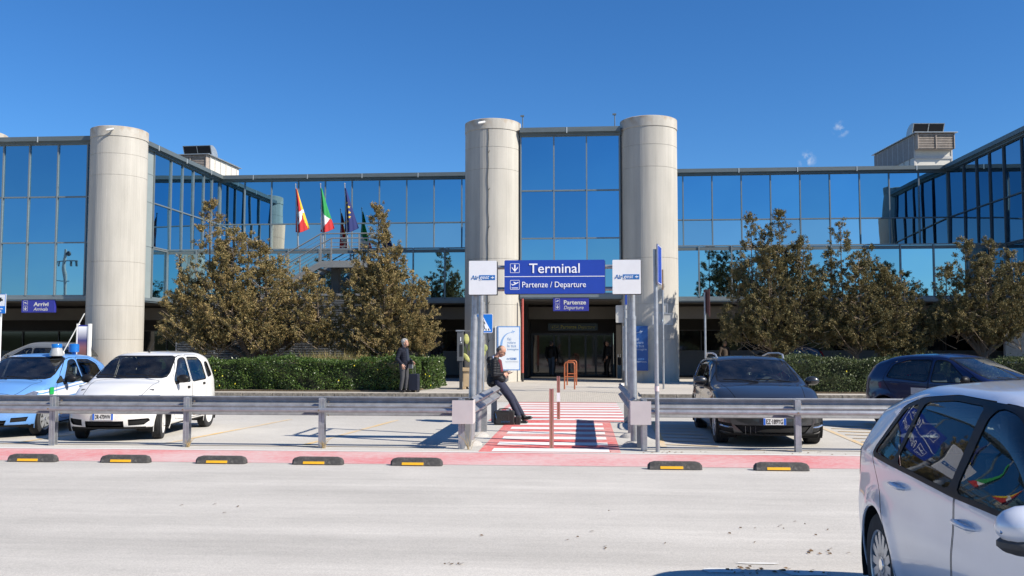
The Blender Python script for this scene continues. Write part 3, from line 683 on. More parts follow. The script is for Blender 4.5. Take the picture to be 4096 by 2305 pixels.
m_ink = mat('ink_white', (0.85, 0.86, 0.88), rough=0.4, var=0.02)
m_black = mat('ink_black', (0.012, 0.012, 0.012), rough=0.5)
m_logo = mat('logo_blue', (0.015, 0.14, 0.42), rough=0.4, var=0.03)
m_signedge = mat('sign_edge_dark', (0.05, 0.055, 0.065), rough=0.5)
m_weed = mat('dry_weed', (0.38, 0.28, 0.14), rough=0.9, var=0.3)

def wbeam(b, length, z, mi=0):
    """W-beam along +x from 0 to length, face bulging to +y; centre height z"""
    prof = []
    for i in range(25):
        t = i / 24; h = -0.155 + 0.31 * t
        y = 0.041 * math.cos(2 * PI * (t * 2) + PI) * (1 if 0.04 < t < 0.96 else 0.6)
        prof.append((y, z + h))
    n = len(prof); vs = []
    for x in (0, length):
        for y, zz in prof: vs.append((x, y, zz))
        for y, zz in reversed(prof): vs.append((x, y - 0.004, zz))
    m = 2 * n
    fs = [(i, (i + 1) % m, m + (i + 1) % m, m + i) for i in range(m)]
    b.add(vs, fs, mi, True)
    return b
def guardrail(label, x0, x1, y, posts, tube_gap=True, rails=None, group='guardrails along the parking lot'):
    t = thing('guardrail', label, 'guardrail', (x0, y, 0), 0, group)
    L_ = x1 - x0
    k = 0; xs = x0
    cuts = rails or [x0, x1]
    for a, c in zip(cuts[:-1], cuts[1:]):
        b = MB(); wbeam(b, c - a + 0.12, 0.668 + (0.003 if k % 2 else 0)); o = b.build('rail', m_zinc, t, (a - x0, 0.10 + (0.005 if k % 2 else 0), 0)); k += 1
    b = MB(); b.cyl((0.0, -0.125, 0.615), (L_, -0.125, 0.615), 0.038, n=14)
    for q in np.arange(0.4, L_, 0.62): b.cyl((q, -0.168, 0.60), (q, -0.155, 0.60), 0.010, n=6)
    b.build('tube', m_zinc, t)
    for px in posts:
        b = MB(); b.box(px - x0 - 0.05, px - x0 - 0.002, -0.075, 0.04, 0, 0.805); b.add([], [])
        b.box(px - x0 - 0.002, px - x0 + 0.045, -0.065, -0.058, 0, 0.80); b.box(px - x0 - 0.002, px - x0 + 0.045, 0.03, 0.037, 0, 0.80)
        b.build('post', m_zinc, t, bevel=0.004)
        b = MB()
        for bz in (0.615, 0.735, 0.52): b.cyl((px - x0 - 0.02, -0.175, bz), (px - x0 - 0.02, -0.155, bz), 0.014, n=6) if bz == 0.615 else b.cyl((px - x0 + 0.075, 0.05, bz), (px - x0 + 0.075, 0.07, bz), 0.012, n=6)
        b.build('bolts', m_bolt, t)
    return t
gl_ = guardrail('long steel guardrail in front of the blue and white cars', -15.6, -1.95, 14.6, [-15.55, -13.27, -11.0, -8.73, -6.45, -4.2, -1.93], rails=[-15.6, -11.0, -6.5, -1.95])
gr_ = guardrail('steel guardrail running in front of the black estate car', 0.90, 14.7, 14.6, [0.96, 3.33, 5.6, 7.87, 10.1, 12.4, 14.6], rails=[0.90, 3.33, 7.87, 14.7])
def siderail(label, x, y0, y1, posts, face):
    t = thing('guardrail', label, 'guardrail', (x, y0, 0), R(90), 'short guardrails flanking the crossing')
    b = MB(); wbeam(b, y1 - y0, 0.665)
    o = b.build('rail', m_zinc, t)
    if face > 0: o.scale = (1, -1, 1)
    # flared curled end
    b = MB(); s = 1 if face < 0 else -1
    b.tube([(y1 - y0 - 0.01, 0, 0.80), (y1 - y0 + 0.05, -0.02 * s, 0.80), (y1 - y0 + 0.07, -0.07 * s, 0.78)], 0.03, 8); b.build('rail_end', m_zinc, t)
    for py in posts:
        b = MB(); s = 1 if face < 0 else -1
        a, c = sorted((-0.08 * s, -0.20 * s)) if False else sorted((s * -0.07, s * -0.19))
        if face > 0: a, c = 0.07, 0.19
        else: a, c = -0.19, -0.07
        b.box(py - y0 - 0.05, py - y0 - 0.043, a, c, 0, 0.79); b.box(py - y0 - 0.043, py - y0 + 0.03, a, a + 0.006, 0, 0.79); b.box(py - y0 - 0.043, py - y0 + 0.03, c - 0.006, c, 0, 0.79)
        b.box(py - y0 - 0.03, py - y0 + 0.03, min(a, c) + (0.12 if face < 0 else -0.05), min(a, c) + (0.16 if face < 0 else 0.0), 0.55, 0.76)
        b.build('post', m_zincd, t)
    return t
# rotated +90: local x -> world y, local y -> world -x.  left rail faces +x (world) -> local -y
sl = siderail('short side guardrail left of the crossing on which the man leans', -1.76, 14.75, 19.75, [14.98, 17.5, 19.55], 1)
sr = siderail('short side guardrail at the right edge of the crossing', 0.80, 14.75, 19.85, [14.98, 17.35, 19.6], -1)
# cover plates (folded white sheet) at the ends of the rails
b = MB(); b.box(-2.06, -1.73, 14.40, 14.408, 0.415, 0.785); b.box(-1.738, -1.73, 14.408, 14.72, 0.415, 0.785)
o = b.build('cover_plate', m_plate, gl_, (15.6, -14.6, 0))
b = MB(); b.box(0.74, 1.06, 14.40, 14.408, 0.42, 0.785); b.box(0.74, 0.748, 14.408, 14.72, 0.42, 0.785)
b.build('cover_plate', m_plate, gr_, (-0.90, -14.6, 0))

# ---- sign gantry over the crossing
def rrect(x0, x1, z0, z1, r, n=4):
    pts = []
    for cx, cz, a0 in ((x1 - r, z1 - r, 0), (x0 + r, z1 - r, 90), (x0 + r, z0 + r, 180), (x1 - r, z0 + r, 270)):
        for k in range(n + 1):
            a = R(a0 + 90 * k / n); pts.append((cx + r * math.cos(a), cz + r * math.sin(a)))
    return pts
def ring(b, outer, inner, axis, a0, a1, mi=0):
    n = len(outer)
    for i in range(n):
        j = (i + 1) % n
        P = lambda u, w, a: (u, a, w)
        q = [outer[i], outer[j], inner[j], inner[i]]
        vs = [P(*p, a0) for p in q] + [P(*p, a1) for p in q]
        b.add(vs, [(0, 1, 2, 3), (7, 6, 5, 4), (0, 4, 5, 1), (2, 6, 7, 3)], mi)
def icon_frame(b, x0, x1, z0, z1, y, w, mi=0, r=0.012, t=0.003):
    ring(b, rrect(x0, x1, z0, z1, r), rrect(x0 + w, x1 - w, z0 + w, z1 - w, max(r - w, 0.001)), 'y', y - t, y, mi)
def arrow(b, cx, cz, s, y, mi=0, t=0.003):
    """down arrow of height s"""
    h = s / 2
    b.prism([(cx - s * .09, cz + h), (cx + s * .09, cz + h), (cx + s * .09, cz - h * .5), (cx - s * .09, cz - h * .5)], 'y', y - t, y, mi)
    b.prism([(cx, cz - h), (cx + s * .42, cz + h * .05), (cx + s * .42, cz + h * .4), (cx, cz - h * .55)], 'y', y - t - .001, y, mi)
    b.prism([(cx, cz - h), (cx, cz - h * .55), (cx - s * .42, cz + h * .4), (cx - s * .42, cz + h * .05)], 'y', y - t - .0015, y, mi)
PLANE = [(-.50, .05), (-.42, .02), (-.36, .10), (-.15, .06), (.02, .09), (-.10, .40), (-.03, .40), (.18, .10), (.40, .09), (.5, .04), (.5, -.04), (.40, -.09), (.18, -.10), (-.03, -.40), (-.10, -.40), (.02, -.09), (-.15, -.06), (-.36, -.16), (-.44, -.16), (-.40, -.02)]
TAKEOFF = [(-.5, .02), (-.42, .06), (-.30, -.06), (-.02, .06), (-.22, .26), (-.12, .30), (.18, .16), (.36, .26), (.48, .26), (.48, .18), (.30, .06), (-.26, -.18), (-.34, -.18)]
def fan(b, pts, cx, cz, s, y, mi=0, t=0.003, ang=0.0, flip=1):
    """concave icon: triangulated through bmesh later via ngon"""
    ca, sa = math.cos(ang), math.sin(ang)
    pp = [(cx + s * (flip * p[0] * ca - p[1] * sa), cz + s * (flip * p[0] * sa + p[1] * ca)) for p in pts]
    b.prism(pp, 'y', y - t, y, mi)
def logo(parent, x0, z0, w, y, white=m_ink):
    """two-tone wordmark: 'Air' in blue, 'gest' reversed out of a blue bar with a plane"""
    h = w * 0.20
    text('Air', x0, y - 0.002, z0 + h * .12, h * .82, m_logo, parent, 'logo', width=w * 0.33, shear=0.15, bold=0.003 * w / 0.4, depth=0.001)
    b = MB(); b.box(x0 + w * .345, x0 + w, y - 0.003, y, z0, z0 + h)
    b.build('logo', m_logo, parent)
    b = MB(); b.box(x0 + w * .02, x0 + w * .33, y - 0.0045, y, z0 + h * .44, z0 + h * .50)
    b.build('logo', mat('logo_line', (0.75, 0.68, 0.5), rough=0.5), parent)
    text('gest', x0 + w * .36, y - 0.005, z0 + h * .22, h * .78, white, parent, 'logo', width=w * 0.40, shear=0.25, depth=0.001)
    b = MB(); fan(b, PLANE, x0 + w * .89, z0 + h * .5, w * .15, y - 0.004); b.build('logo', white, parent)

g = thing('gantry_sign', 'blue Terminal gantry sign on four steel poles with two white side boxes', 'sign', (0, 0, 0))
b = MB()
for (xb, xt, y, r) in ((-1.86, -1.79, 15.2, 0.055), (0.84, 0.82, 15.2, 0.055), (-1.90, -1.84, 16.6, 0.05), (0.86, 0.85, 16.6, 0.05)):
    pb = MB(); pb.cyl((xb, y, 0), (xb + (xt - xb) * .8, y, 2.1), r * 1.08, n=20); pb.cyl((xb + (xt - xb) * .8, y, 2.1), (xt, y, 2.95), r * 0.93, n=20)
    pb.cyl((xb + (xt - xb) * .8, y, 2.08), (xb + (xt - xb) * .8, y, 2.13), r * 1.16, n=20)
    pb.build('pole', m_zinc, g)
m_mound = mat('mortar_mound', (0.40, 0.38, 0.35), rough=0.95, var=0.15, scale=10, bump=0.5)
for (xb, y) in ((-1.86, 15.2), (0.84, 15.2), (-1.90, 16.6), (0.86, 16.6)):
    pb = MB(); pb.lathe([(0.21, 0.0), (0.19, 0.03), (0.12, 0.075), (0.05, 0.085)], 18, (xb, y, 0)); pb.build('footing', m_mound, g)
b = MB()
for z in (2.585, 2.95): b.cyl((-1.75, 15.12, z), (0.85, 15.12, z), 0.035, n=14)
b.build('crossbar', m_zinc, g)
for x in (-1.84, 0.85):
    b = MB()
    for z in (2.62, 2.92): b.cyl((x, 15.2, z), (x, 16.6, z), 0.03, n=12)
    b.build('crossbar', m_zinc, g)
for x0 in (-1.87, 0.495):
    b = MB(); b.prism(rrect(x0, x0 + .46, 2.49, 3.05, .015), 'y', 14.975, 15.0); s_ = b.build('side_panel', m_signw, g)
    b = MB(); b.prism(rrect(x0 + .012, x0 + .475, 2.478, 3.04, .015), 'y', 15.0, 15.05); b.build('panel_back', m_signedge, s_)
    logo(s_, x0 + .03, 2.73, .405, 14.975)
b = MB(); b.prism(rrect(-1.28, 0.37, 2.5, 3.055, .02), 'y', 14.97, 15.0); mp = b.build('blue_panel', m_blue, g)
b = MB(); b.prism(rrect(-1.275, 0.378, 2.49, 3.045, .02), 'y', 15.0, 15.06); b.build('panel_back', m_signedge, mp)
b = MB(); b.box(-1.279, 0.369, 14.966, 14.97, 2.778, 2.788)
icon_frame(b, -1.185, -1.03, 2.845, 3.00, 14.97, 0.006); arrow(b, -1.1075, 2.922, 0.12, 14.97)
icon_frame(b, -1.185, -1.03, 2.568, 2.725, 14.97, 0.006)
fan(b, TAKEOFF, -1.1075, 2.66, 0.125, 14.97); b.box(-1.16, -1.055, 14.966, 14.97, 2.59, 2.602)
b.build('pictograms', m_ink, mp)
text('Terminal', -0.87, 14.965, 2.842, 0.158, m_ink, mp, width=0.83, bold=0.001)
text('Partenze / Departure', -0.985, 14.965, 2.605, 0.094, m_ink, mp, width=1.045, bold=0.0)

# ---- signs hanging under the fascias
m_sgn2 = mat('hanging_sign_blue', (0.03, 0.035, 0.27), rough=0.4, var=0.08)
m_ink2 = mat('ink_cream', (0.62, 0.60, 0.56), rough=0.5)
def hang(label, x0, x1, top, bot, big, small):
    z0, z1 = 3.0, 3.55; y = 37.12; h = 0.55; w = x1 - x0
    t = thing('hanging_sign', label, 'sign', ((x0 + x1) / 2, y, z0))
    c = (x0 + x1) / 2
    b = MB(); b.box(x0 - c, x1 - c, 0, 0.14, 0, h); p = b.build('panel', m_sgn2, t, bevel=0.01)
    b = MB()
    fx = x0 - c + .085
    for i, zz in enumerate((0.31, 0.07)):
        icon_frame(b, fx, fx + .19, zz, zz + .2, -0.0, 0.008)
    fan(b, TAKEOFF, fx + .095, .40, .15, 0, flip=1 if big == 'Partenze' else -1); arrow(b, fx + .095, .17, .15, 0)
    b.build('pictograms', m_ink2, t)
    tx = x0 - c + .44 if big == 'Partenze' else x0 - c + .54
    text(big, tx, -0.004, 0.275, 0.165, m_ink2, t, width=.90 if big == 'Partenze' else .66, bold=0.005)
    text(small, tx, -0.004, 0.075, 0.145, m_ink2, t, width=.80 if big == 'Partenze' else .64, shear=0.25)
    b = MB()
    for q in (-w * .3, w * .3): b.cyl((q, .07, h), (q, .07, h + .05), 0.015)
    b.build('bracket', m_signedge, t)
hang('blue hanging sign reading Partenze Departure over the entrance', -1.19, 0.26, 0, 0, 'Partenze', 'Departure')
hang('blue hanging sign reading Arrivi Arrivals under the left glass front', -23.82, -22.35, 0, 0, 'Arrivi', 'Arrivals')
t = thing('entrance_sign', 'dark green and yellow Partenze Departure sign above the entrance doors', 'sign', (-0.45, 43.2, 2.3))
b = MB(); b.box(-1.17, 1.17, 0, 0.08, 0, 0.34); b.build('panel', mat('sign_dark_green', (0.012, 0.022, 0.016), rough=0.3), t)
m_yl = mat('ink_dull_yellow', (0.38, 0.34, 0.04), rough=0.5)
b = MB(); icon_frame(b, -1.05, -.86, .06, .25, 0, .008); icon_frame(b, -.84, -.65, .06, .25, 0, .008); arrow(b, -.955, .155, .13, 0); fan(b, TAKEOFF, -.745, .15, .14, 0); b.build('pictograms', m_yl, t)
text('Partenze', -0.57, -0.004, .10, .15, m_yl, t, width=.74, bold=0.004); text('Departure', 0.24, -0.004, .10, .15, m_yl, t, width=.80, shear=0.25)

# ---- advertising posters on the columns
def poster(label, x0, x1, rz, bluebg):
    cx = (x0 + x1) / 2; w = x1 - x0
    t = thing('advertising_poster', label, 'poster', (cx, 36.22, .62), rz)
    b = MB(); b.box(-w / 2 - .10, w / 2, 0.03, 0.16, 0, 1.75); b.build('casing', m_whitesheet if not bluebg else m_zinc, t)
    frame_m = mat('poster_blue_frame', (0.10, 0.27, 0.60), rough=0.4); bgm = mat('poster_white', (0.74, 0.78, 0.82), rough=0.35, var=0.02) if not bluebg else mat('poster_blue', (0.012, 0.075, 0.27), rough=0.4, var=0.05)
    b = MB(); b.box(-w / 2, w / 2 + .001, 0.0, 0.03, 0.0, 1.752); b.build('frame', frame_m if not bluebg else bgm, t)
    b = MB(); b.box(-w / 2 + .04, w / 2 - .04, -0.004, 0.0, 0.04, 1.71); b.build('print', bgm, t)
    ink = mat('poster_ink', (0.16, 0.30, 0.52), rough=0.5) if not bluebg else mat('poster_ink_pale', (0.35, 0.42, 0.55), rough=0.5)
    tail = mat('poster_swoosh', (0.22, 0.40, 0.70), rough=0.5) if not bluebg else ink
    b = MB(); o_ = []; i_ = []
    for k in range(13):
        a = R(185 - 100 * k / 12); wd = 0.05 * (1 - k / 12.5)
        o_.append((.10 + (.40 + wd) * math.cos(a), .98 + (.52 + wd) * math.sin(a))); i_.append((.10 + (.40 - wd) * math.cos(a), .98 + (.52 - wd) * math.sin(a)))
    for k in range(12): b.prism([o_[k], o_[k + 1], i_[k + 1], i_[k]], 'y', -0.007, -0.004)
    fan(b, PLANE, .16, 1.53, .17, -0.004, ang=R(12)); b.build('swoosh', tail, t)
    for s, z, ww, h in (('fai', 1.19, .15, .115), ('volare', 1.06, .33, .10), ('la tua', .92, .35, .125), ('immagine', .80, .45, .085)):
        text(s, -.06, -0.005, z, h, ink, t, width=ww)
    if not bluebg: logo(t, -.10, .42, .40, -0.004, bgm)
    else: logo(t, -.10, .42, .40, -0.004, ink)
    text('ADVERTISING', -.14, -0.005, .32, .055, mat('ink_pale_grey', (0.5, 0.53, 0.56), rough=0.5), t, width=.52)
poster('white framed poster reading fai volare la tua immagine on the left column', -3.37, -2.47, R(4), False)
poster('blue poster reading fai volare la tua immagine on the right entrance column', 1.68, 2.56, R(-3), True)

# ---- pedestrian crossing sign
t = thing('pedestrian_crossing_sign', 'blue square pedestrian crossing sign with white triangle on a thin pole', 'road sign', (-3.12, 28.72, 0.15))
b = MB(); b.cyl((0, 0, 0), (0, 0, 2.85), 0.032, n=12); b.build('pole', m_zinc, t)
b = MB(); b.prism(rrect(-.30, .30, 1.87, 2.47, .04), 'y', -.05, -.038); p = b.build('panel', m_blue2, t)
b = MB(); icon_frame(b, -.30, .30, 1.87, 2.47, -.05, .012, r=.04)
b.prism([(-.24, 1.93), (.24, 1.93), (0, 2.37)], 'y', -.053, -.05); b.build('triangle', m_ink, p)
b = MB(); y = -.053
for k in range(5): x = -.17 + k * .085; b.prism([(x - .012, 1.945), (x + .028, 1.945), (x + .022 - .012, 2.01), (x - .010, 2.01)], 'y', y - .003, y)
b.ell((0.0, y, 2.27), (.026, .003, .026)); b.prism([(-.03, 2.235), (.03, 2.235), (.022, 2.13), (-.022, 2.13)], 'y', y - .003, y)
b.prism([(-.02, 2.14), (.004, 2.14), (-.03, 1.99), (-.055, 1.99)], 'y', y - .004, y); b.prism([(0, 2.14), (.022, 2.14), (.062, 1.99), (.035, 1.99)], 'y', y - .0045, y)
b.prism([(-.03, 2.235), (-.015, 2.225), (-.06, 2.13), (-.075, 2.14)], 'y', y - .005, y); b.prism([(.03, 2.235), (.015, 2.225), (.05, 2.14), (.068, 2.15)], 'y', y - .0055, y)
b.build('walking_figure', m_black, p)

# ---- blue sign seen edge-on with pole by the right guardrail
t = thing('parking_sign', 'tall steel pole with blue sign seen edge-on beside the right guardrail', 'road sign', (1.155, 14.4, 0))
b = MB(); b.cyl((0, 0, 0), (-.012, 0, 3.16), 0.033, n=16); b.build('pole', m_zinc, t)
b = MB(); b.lathe([(0.036, 0.94), (0.036, 1.02)], 16, (-.005, 0, 0)); b.build('sticker', mat('sticker_pink', (0.6, 0.5, 0.5), rough=0.6), t)
b = MB(); b.prism(rrect(-.27, .27, -.31, .31, .03), 'y', -.008, .008); p = b.build('panel', m_zinc, t, (.045, -.02, 2.91), (0, 0, R(79)))
b = MB(); b.prism(rrect(-.262, .262, -.302, .302, .03), 'y', -.0115, -.0085); b.build('face', m_blue, p, rot=(0, 0, 0))  # deeper blue stands in for the shade on this face
b = MB(); icon_frame(b, -.255, .255, -.295, .295, -.0115, .007, r=.03); b.build('border', m_ink, p)
b = MB(); b.box(-.035, .035, -.02, .03, 2.68, 2.72); b.box(-.035, .035, -.02, .03, 3.08, 3.12); b.build('clamp', m_zincd, t)

# ---- backs of signs right of the crossing
t = thing('sign_back', 'pale back of a square sign on a pole right of the entrance', 'road sign', (1.35, 28.9, 0.15))
b = MB(); b.cyl((0, 0, 0), (0, 0, 3.0), 0.04, n=14); b.build('pole', m_zinc, t)
b = MB(); b.prism(rrect(-.30, .17, 2.19, 2.74, .03), 'y', .045, .055); b.build('panel', mat('sign_back_cream', (0.52, 0.50, 0.45), rough=0.5), t)
b = MB(); b.box(-.01, .04, -.28, .05, 2.75, 3.15); b.build('edge_panel', m_blue, t)
b = MB()
for z in (2.32, 2.61): b.box(-.06, .06, -.04, .044, z - .012, z + .012)
b.build('clamp', m_zincd, t)
t = thing('timetable_frames', 'thin pole carrying three small empty timetable frames before the right column', 'road sign', (2.73, 31.3, 0.15))
b = MB(); b.cyl((0, 0, 0), (0, 0, 3.35), 0.035, n=12); b.build('pole', m_zinc, t)
b = MB(); b.box(-.025, .025, -.02, .02, 3.35, 4.05); b.build('pole_top', mat('rusty_strip', (0.20, 0.13, 0.08), rough=0.8), t)
for x0, x1, z0, z1 in ((-.17, .17, 2.56, 2.89), (-.37, -.04, 2.17, 2.56), (.0, .33, 2.17, 2.56)):
    b = MB(); b.box(x0, x1, .04, .05, z0, z1); f = b.build('board', mat('frame_board', (0.42, 0.41, 0.38), rough=0.6), t)
    b = MB(); icon_frame(b, x0, x1, z0, z1, .04, .03, r=.01, t=.02); b.build('frame', m_zinc, f)
t = thing('brown_sign', 'dark red-brown sign seen edge-on on a thin pole left of the trees', 'road sign', (4.10, 31, 0.15))
b = MB(); b.cyl((0, 0, 0), (0, 0, 3.25), 0.035, n=12); b.build('pole', m_zinc, t)
b = MB(); b.prism([(-.30, 2.42), (.10, 2.62), (.24, 3.35), (-.3, 3.35)], 'x', -.008, .008); o = b.build('panel', mat('sign_brown', (0.075, 0.018, 0.016), rough=0.5, var=0.2), t, (.05, 0, 0), (0, 0, R(14)))
# ---- bus stop flag at the left edge
t = thing('bus_stop_sign', 'white and blue bus stop sign on a white pole at the left edge', 'road sign', (-13.34, 20, 0))
b = MB(); b.cyl((0, 0, 0), (0, 0, 2.42), 0.04, n=12); b.box(-.05, .05, -.045, -.035, 1.95, 2.3); b.build('pole', m_whitesheet, t)
b = MB(); b.prism(rrect(-.45, .17, 2.37, 2.82, .02), 'y', -.07, -.055); p = b.build('panel', m_signw, t)
b = MB(); b.box(-.44, .16, -.074, -.07, 2.38, 2.54); icon_frame(b, -.45, .17, 2.37, 2.82, -.07, .012, r=.02); b.build('blue_band', m_blue2, p)
text('Mobile bus', -.16, -.076, 2.465, .04, m_ink, p, width=.27); text('n° 4', -.03, -.076, 2.40, .04, m_ink, p, width=.10)
b = MB(); b.box(-.25, .10, -.074, -.07, 2.66, 2.70); b.box(-.22, .07, -.0745, -.07, 2.70, 2.735)
for x in (-.18, .04): b.cyl((x, -.075, 2.655), (x, -.07, 2.655), .018, n=10)
arrow(b, 0.0, 2.08, .09, -.046); b.build('bus_symbol', m_black, p)

# ---- ticket post, planter with cactus, hoop barriers, bollards
t = thing('ticket_post', 'slim dark grey post with a flat lamp head on the pavement', 'machine', (-4.06, 30.45, 0.15))
m_dk = mat('post_dark', (0.035, 0.038, 0.042), rough=0.45)
b = MB(); b.box(-.05, .05, -.05, .05, 0, .95); b.box(-.12, .06, -.08, .08, 0, .02); b.build('base', m_dk, t)
b = MB(); b.box(-.13, .075, -.08, .08, .95, 1.93); b.build('body', mat('post_grey', (0.10, 0.105, 0.11), rough=0.5), t, bevel=.008)
b = MB(); b.box(-.045, .065, -.085, -.08, 1.1, 1.5); b.build('screen', m_black, t)
b = MB(); b.box(-.17, .10, -.10, .10, 1.94, 1.985); b.box(.10, .30, -.03, .03, 1.95, 1.965); b.build('head', m_zinc, t)
b = MB(); b.box(-.02, .01, -.089, -.085, 1.62, 1.75); b.cyl((.02, -.09, 1.57), (.02, -.085, 1.57), .02, n=8); b.build('label_marks', m_ink, t)
t = thing('planter', 'square tan concrete planter standing behind the gantry poles', 'planter', (-3.72, 30.95, 0.15))
b = MB(); b.box(-.30, .33, -.30, .30, .08, .60); b.box(-.34, .37, -.34, .34, .60, .72)
b.box(-.32, -.20, -.32, .32, 0, .08); b.box(.23, .35, -.32, .32, 0, .08)
b.build('tub', mat('planter_tan', (0.50, 0.37, 0.22), rough=0.85, var=0.12, scale=4), t, bevel=.01)
b = MB(); b.box(-.28, .31, -.28, .28, .70, .735); b.build('soil', m_soil, t)
m_cact = mat('cactus_green_yellow', (0.38, 0.38, 0.13), rough=0.7, var=0.3, scale=9, bump=0.3)
m_cact2 = mat('cactus_olive', (0.22, 0.25, 0.09), rough=0.7, var=0.3, scale=9)
def pad(b, x, y, z, w, h, rot, tilt=0.0, mi=0, n=14):
    T = Matrix.Translation((x, y, z)) @ Matrix.Rotation(rot, 4, 'Y') @ Matrix.Rotation(tilt, 4, 'Z')
    b.ell((0, 0, h / 2), (w / 2, .028, h / 2), n, mi, T)
t = thing('prickly_pear', 'yellow-green prickly pear cactus with oval pads in the tan planter', 'plant', (-3.70, 30.95, 0.88))
b = MB(); b.tube([(0, 0, -.02), (.02, 0, .15), (-.03, 0, .32)], [.07, .06, .05], 8); b.build('stem', mat('cactus_stem', (0.28, 0.2, 0.1), rough=0.9), t)
b = MB()
for (x, z, w, h, a, mi) in ((-.02, .3, .15, .32, -8, 0), (-.13, .18, .16, .36, -35, 0), (.12, .2, .15, .32, 30, 0), (-.28, .40, .17, .34, -10, 0), (-.14, .55, .16, .30, 6, 0), (-.24, .78, .19, .36, -6, 0), (.02, .58, .17, .36, 12, 0),
                            (.06, .80, .17, .30, 5, 0), (.20, .42, .18, .26, 10, 1), (.30, .33, .14, .24, 25, 0), (.38, .52, .22, .26, 4, 1), (-.10, .34, .18, .34, 10, 1), (.22, .62, .16, .28, -8, 0)):
    pad(b, x, random.uniform(-.12, .12), z, w, h, R(a), R(random.uniform(-40, 40)), mi)
b.build('pads', [m_cact, m_cact2], t)
m_or = mat('orange_hoop_paint', (0.36, 0.095, 0.03), rough=0.5, var=0.2, scale=12, dirt=((0.35, 0.2, 0.05), 12, 0.6, 0.8))
for (x, y, lb) in ((-.44, 30.85, 'orange steel hoop barrier nearest the crossing'), (-.40, 33.9, 'orange steel hoop barrier behind the nearer hoop')):
    t = thing('hoop_barrier', lb, 'barrier', (x, y, 0.15), 0, 'orange hoop barriers before the entrance')
    b = MB(); b.tube([(-.17, 0, 0), (-.17, 0, .82), (-.155, 0, .87), (-.12, 0, .90), (.12, 0, .90), (.155, 0, .87), (.17, 0, .82), (.17, 0, 0)], .025, 10); b.build('hoop', m_or, t)
    b = MB(); b.cyl((-.17, 0, .42), (.17, 0, .42), .022, n=10); b.build('crosspiece', m_or, t)
m_cop = mat('bollard_copper_red', (0.44, 0.19, 0.16), rough=0.4, metal=0.3, var=0.35, scale=3, streak=(14, 14, 1))
for (x, y, h, lb, st) in ((-.50, 14.72, .96, 'thin reddish metal bollard at the near end of the crossing', 0), (-.535, 20.3, .96, 'thin reddish metal bollard with white sticker at mid crossing', 1)):
    t = thing('bollard', lb, 'bollard', (x, y, 0), 0, 'bollards in the crossing')
    b = MB(); b.box(-.035, -.012, -.03, .03, 0, h); b.box(.008, .035, -.03, .03, 0, h); b.box(-.012, .008, -.022, .03, 0, h - .01); b.build('shaft', m_cop, t)
    b = MB(); b.box(-.004, .0, -.026, -.022, .02, h - .04); b.build('groove_strip', mat('groove_yellow', (0.6, 0.4, 0.15), rough=0.5), t)
    b = MB(); b.box(-.04, .04, -.035, .035, 0, .012); b.build('base', m_zincd, t)
    if st: b = MB(); b.box(-.037, .037, -.033, -.0305, .40, .60); b.build('sticker', m_ink, t)

# ---- rubber parking kerbs
m_rub = mat('black_rubber', (0.055, 0.052, 0.05), rough=0.85, var=0.3, scale=18, bump=0.3, dirt=((0.25, 0.23, 0.2), 14, 0.52, 0.85))
m_refl = mat('reflector_yellow', (0.75, 0.40, 0.02), rough=0.35, var=0.05)
ys = [(-9.88, 'far left'), (-7.81, ''), (-6.44, ''), (-5.05, ''), (-3.67, ''), (-2.285, ''), (1.22, ''), (2.615, '')]
labs = ['rubber parking stop before the police car front wheel', 'rubber parking stop before the left half of the white car', 'rubber parking stop right of the white car', 'rubber parking stop before the empty bay, third from the crossing on the left', 'rubber parking stop last but one left of the crossing', 'rubber parking stop nearest the crossing on its left', 'rubber parking stop just right of the crossing', 'rubber parking stop before the black estate car']
labs[0] = 'rubber parking stop just off the left side, before the police car'
labs[1] = 'leftmost rubber parking stop with yellow strip'
labs[2] = 'second rubber parking stop from the left, before the white car'
labs[3] = 'third rubber parking stop from the left'
stop = thing('parking_stop', labs[1], 'parking stop', (0, 12.55, 0.006), 0, 'rubber parking stops along the red strip')
b = MB(); hw, hd, h = .36, .075, .105
prof = [(-hd, 0), (hd, 0), (hd * .62, h * .8), (hd * .45, h), (-hd * .45, h), (-hd * .62, h * .8)]
secs = [(-hw, .62, .55), (-hw + .03, .9, .85), (-hw + .09, 1, 1), (hw - .09, 1, 1), (hw - .03, .9, .85), (hw, .62, .55)]
vs = []; n = len(prof)
for x, sy, sz in secs:
    for y, z in prof: vs.append((x, y * sy, z * sz))
fs = [(i * n + k, i * n + (k + 1) % n, (i + 1) * n + (k + 1) % n, (i + 1) * n + k) for i in range(len(secs) - 1) for k in range(n)] + [tuple(range(n)), tuple(range(len(secs) * n - 1, (len(secs) - 1) * n - 1, -1))]
b.add(vs, fs); b.build('rubber_block', m_rub, stop, bevel=.006)
b = MB(); T = Matrix.Translation((-.045, -hd * .93, .012)) @ Matrix.Rotation(R(-21), 4, 'X')
b.box(-.15, .15, -.006, .004, 0.0, .035, 0, T); b.build('reflector', m_refl, stop)
b = MB()
for x in (-.2, 0, .2): b.cyl((x, 0, h - .004), (x, 0, h + .004), .014, n=8)
b.build('bolts', m_bolt, stop)
first = True
for (x, _), lb in list(zip(ys, labs))[1:]:
    o = stop if first else copy_tree(stop); first = False
    o.location = (x, 12.56 if x < 0 else 12.44, 0.006); o['label'] = lb; o.rotation_euler = (0, 0, R(random.uniform(-.4, .4)))
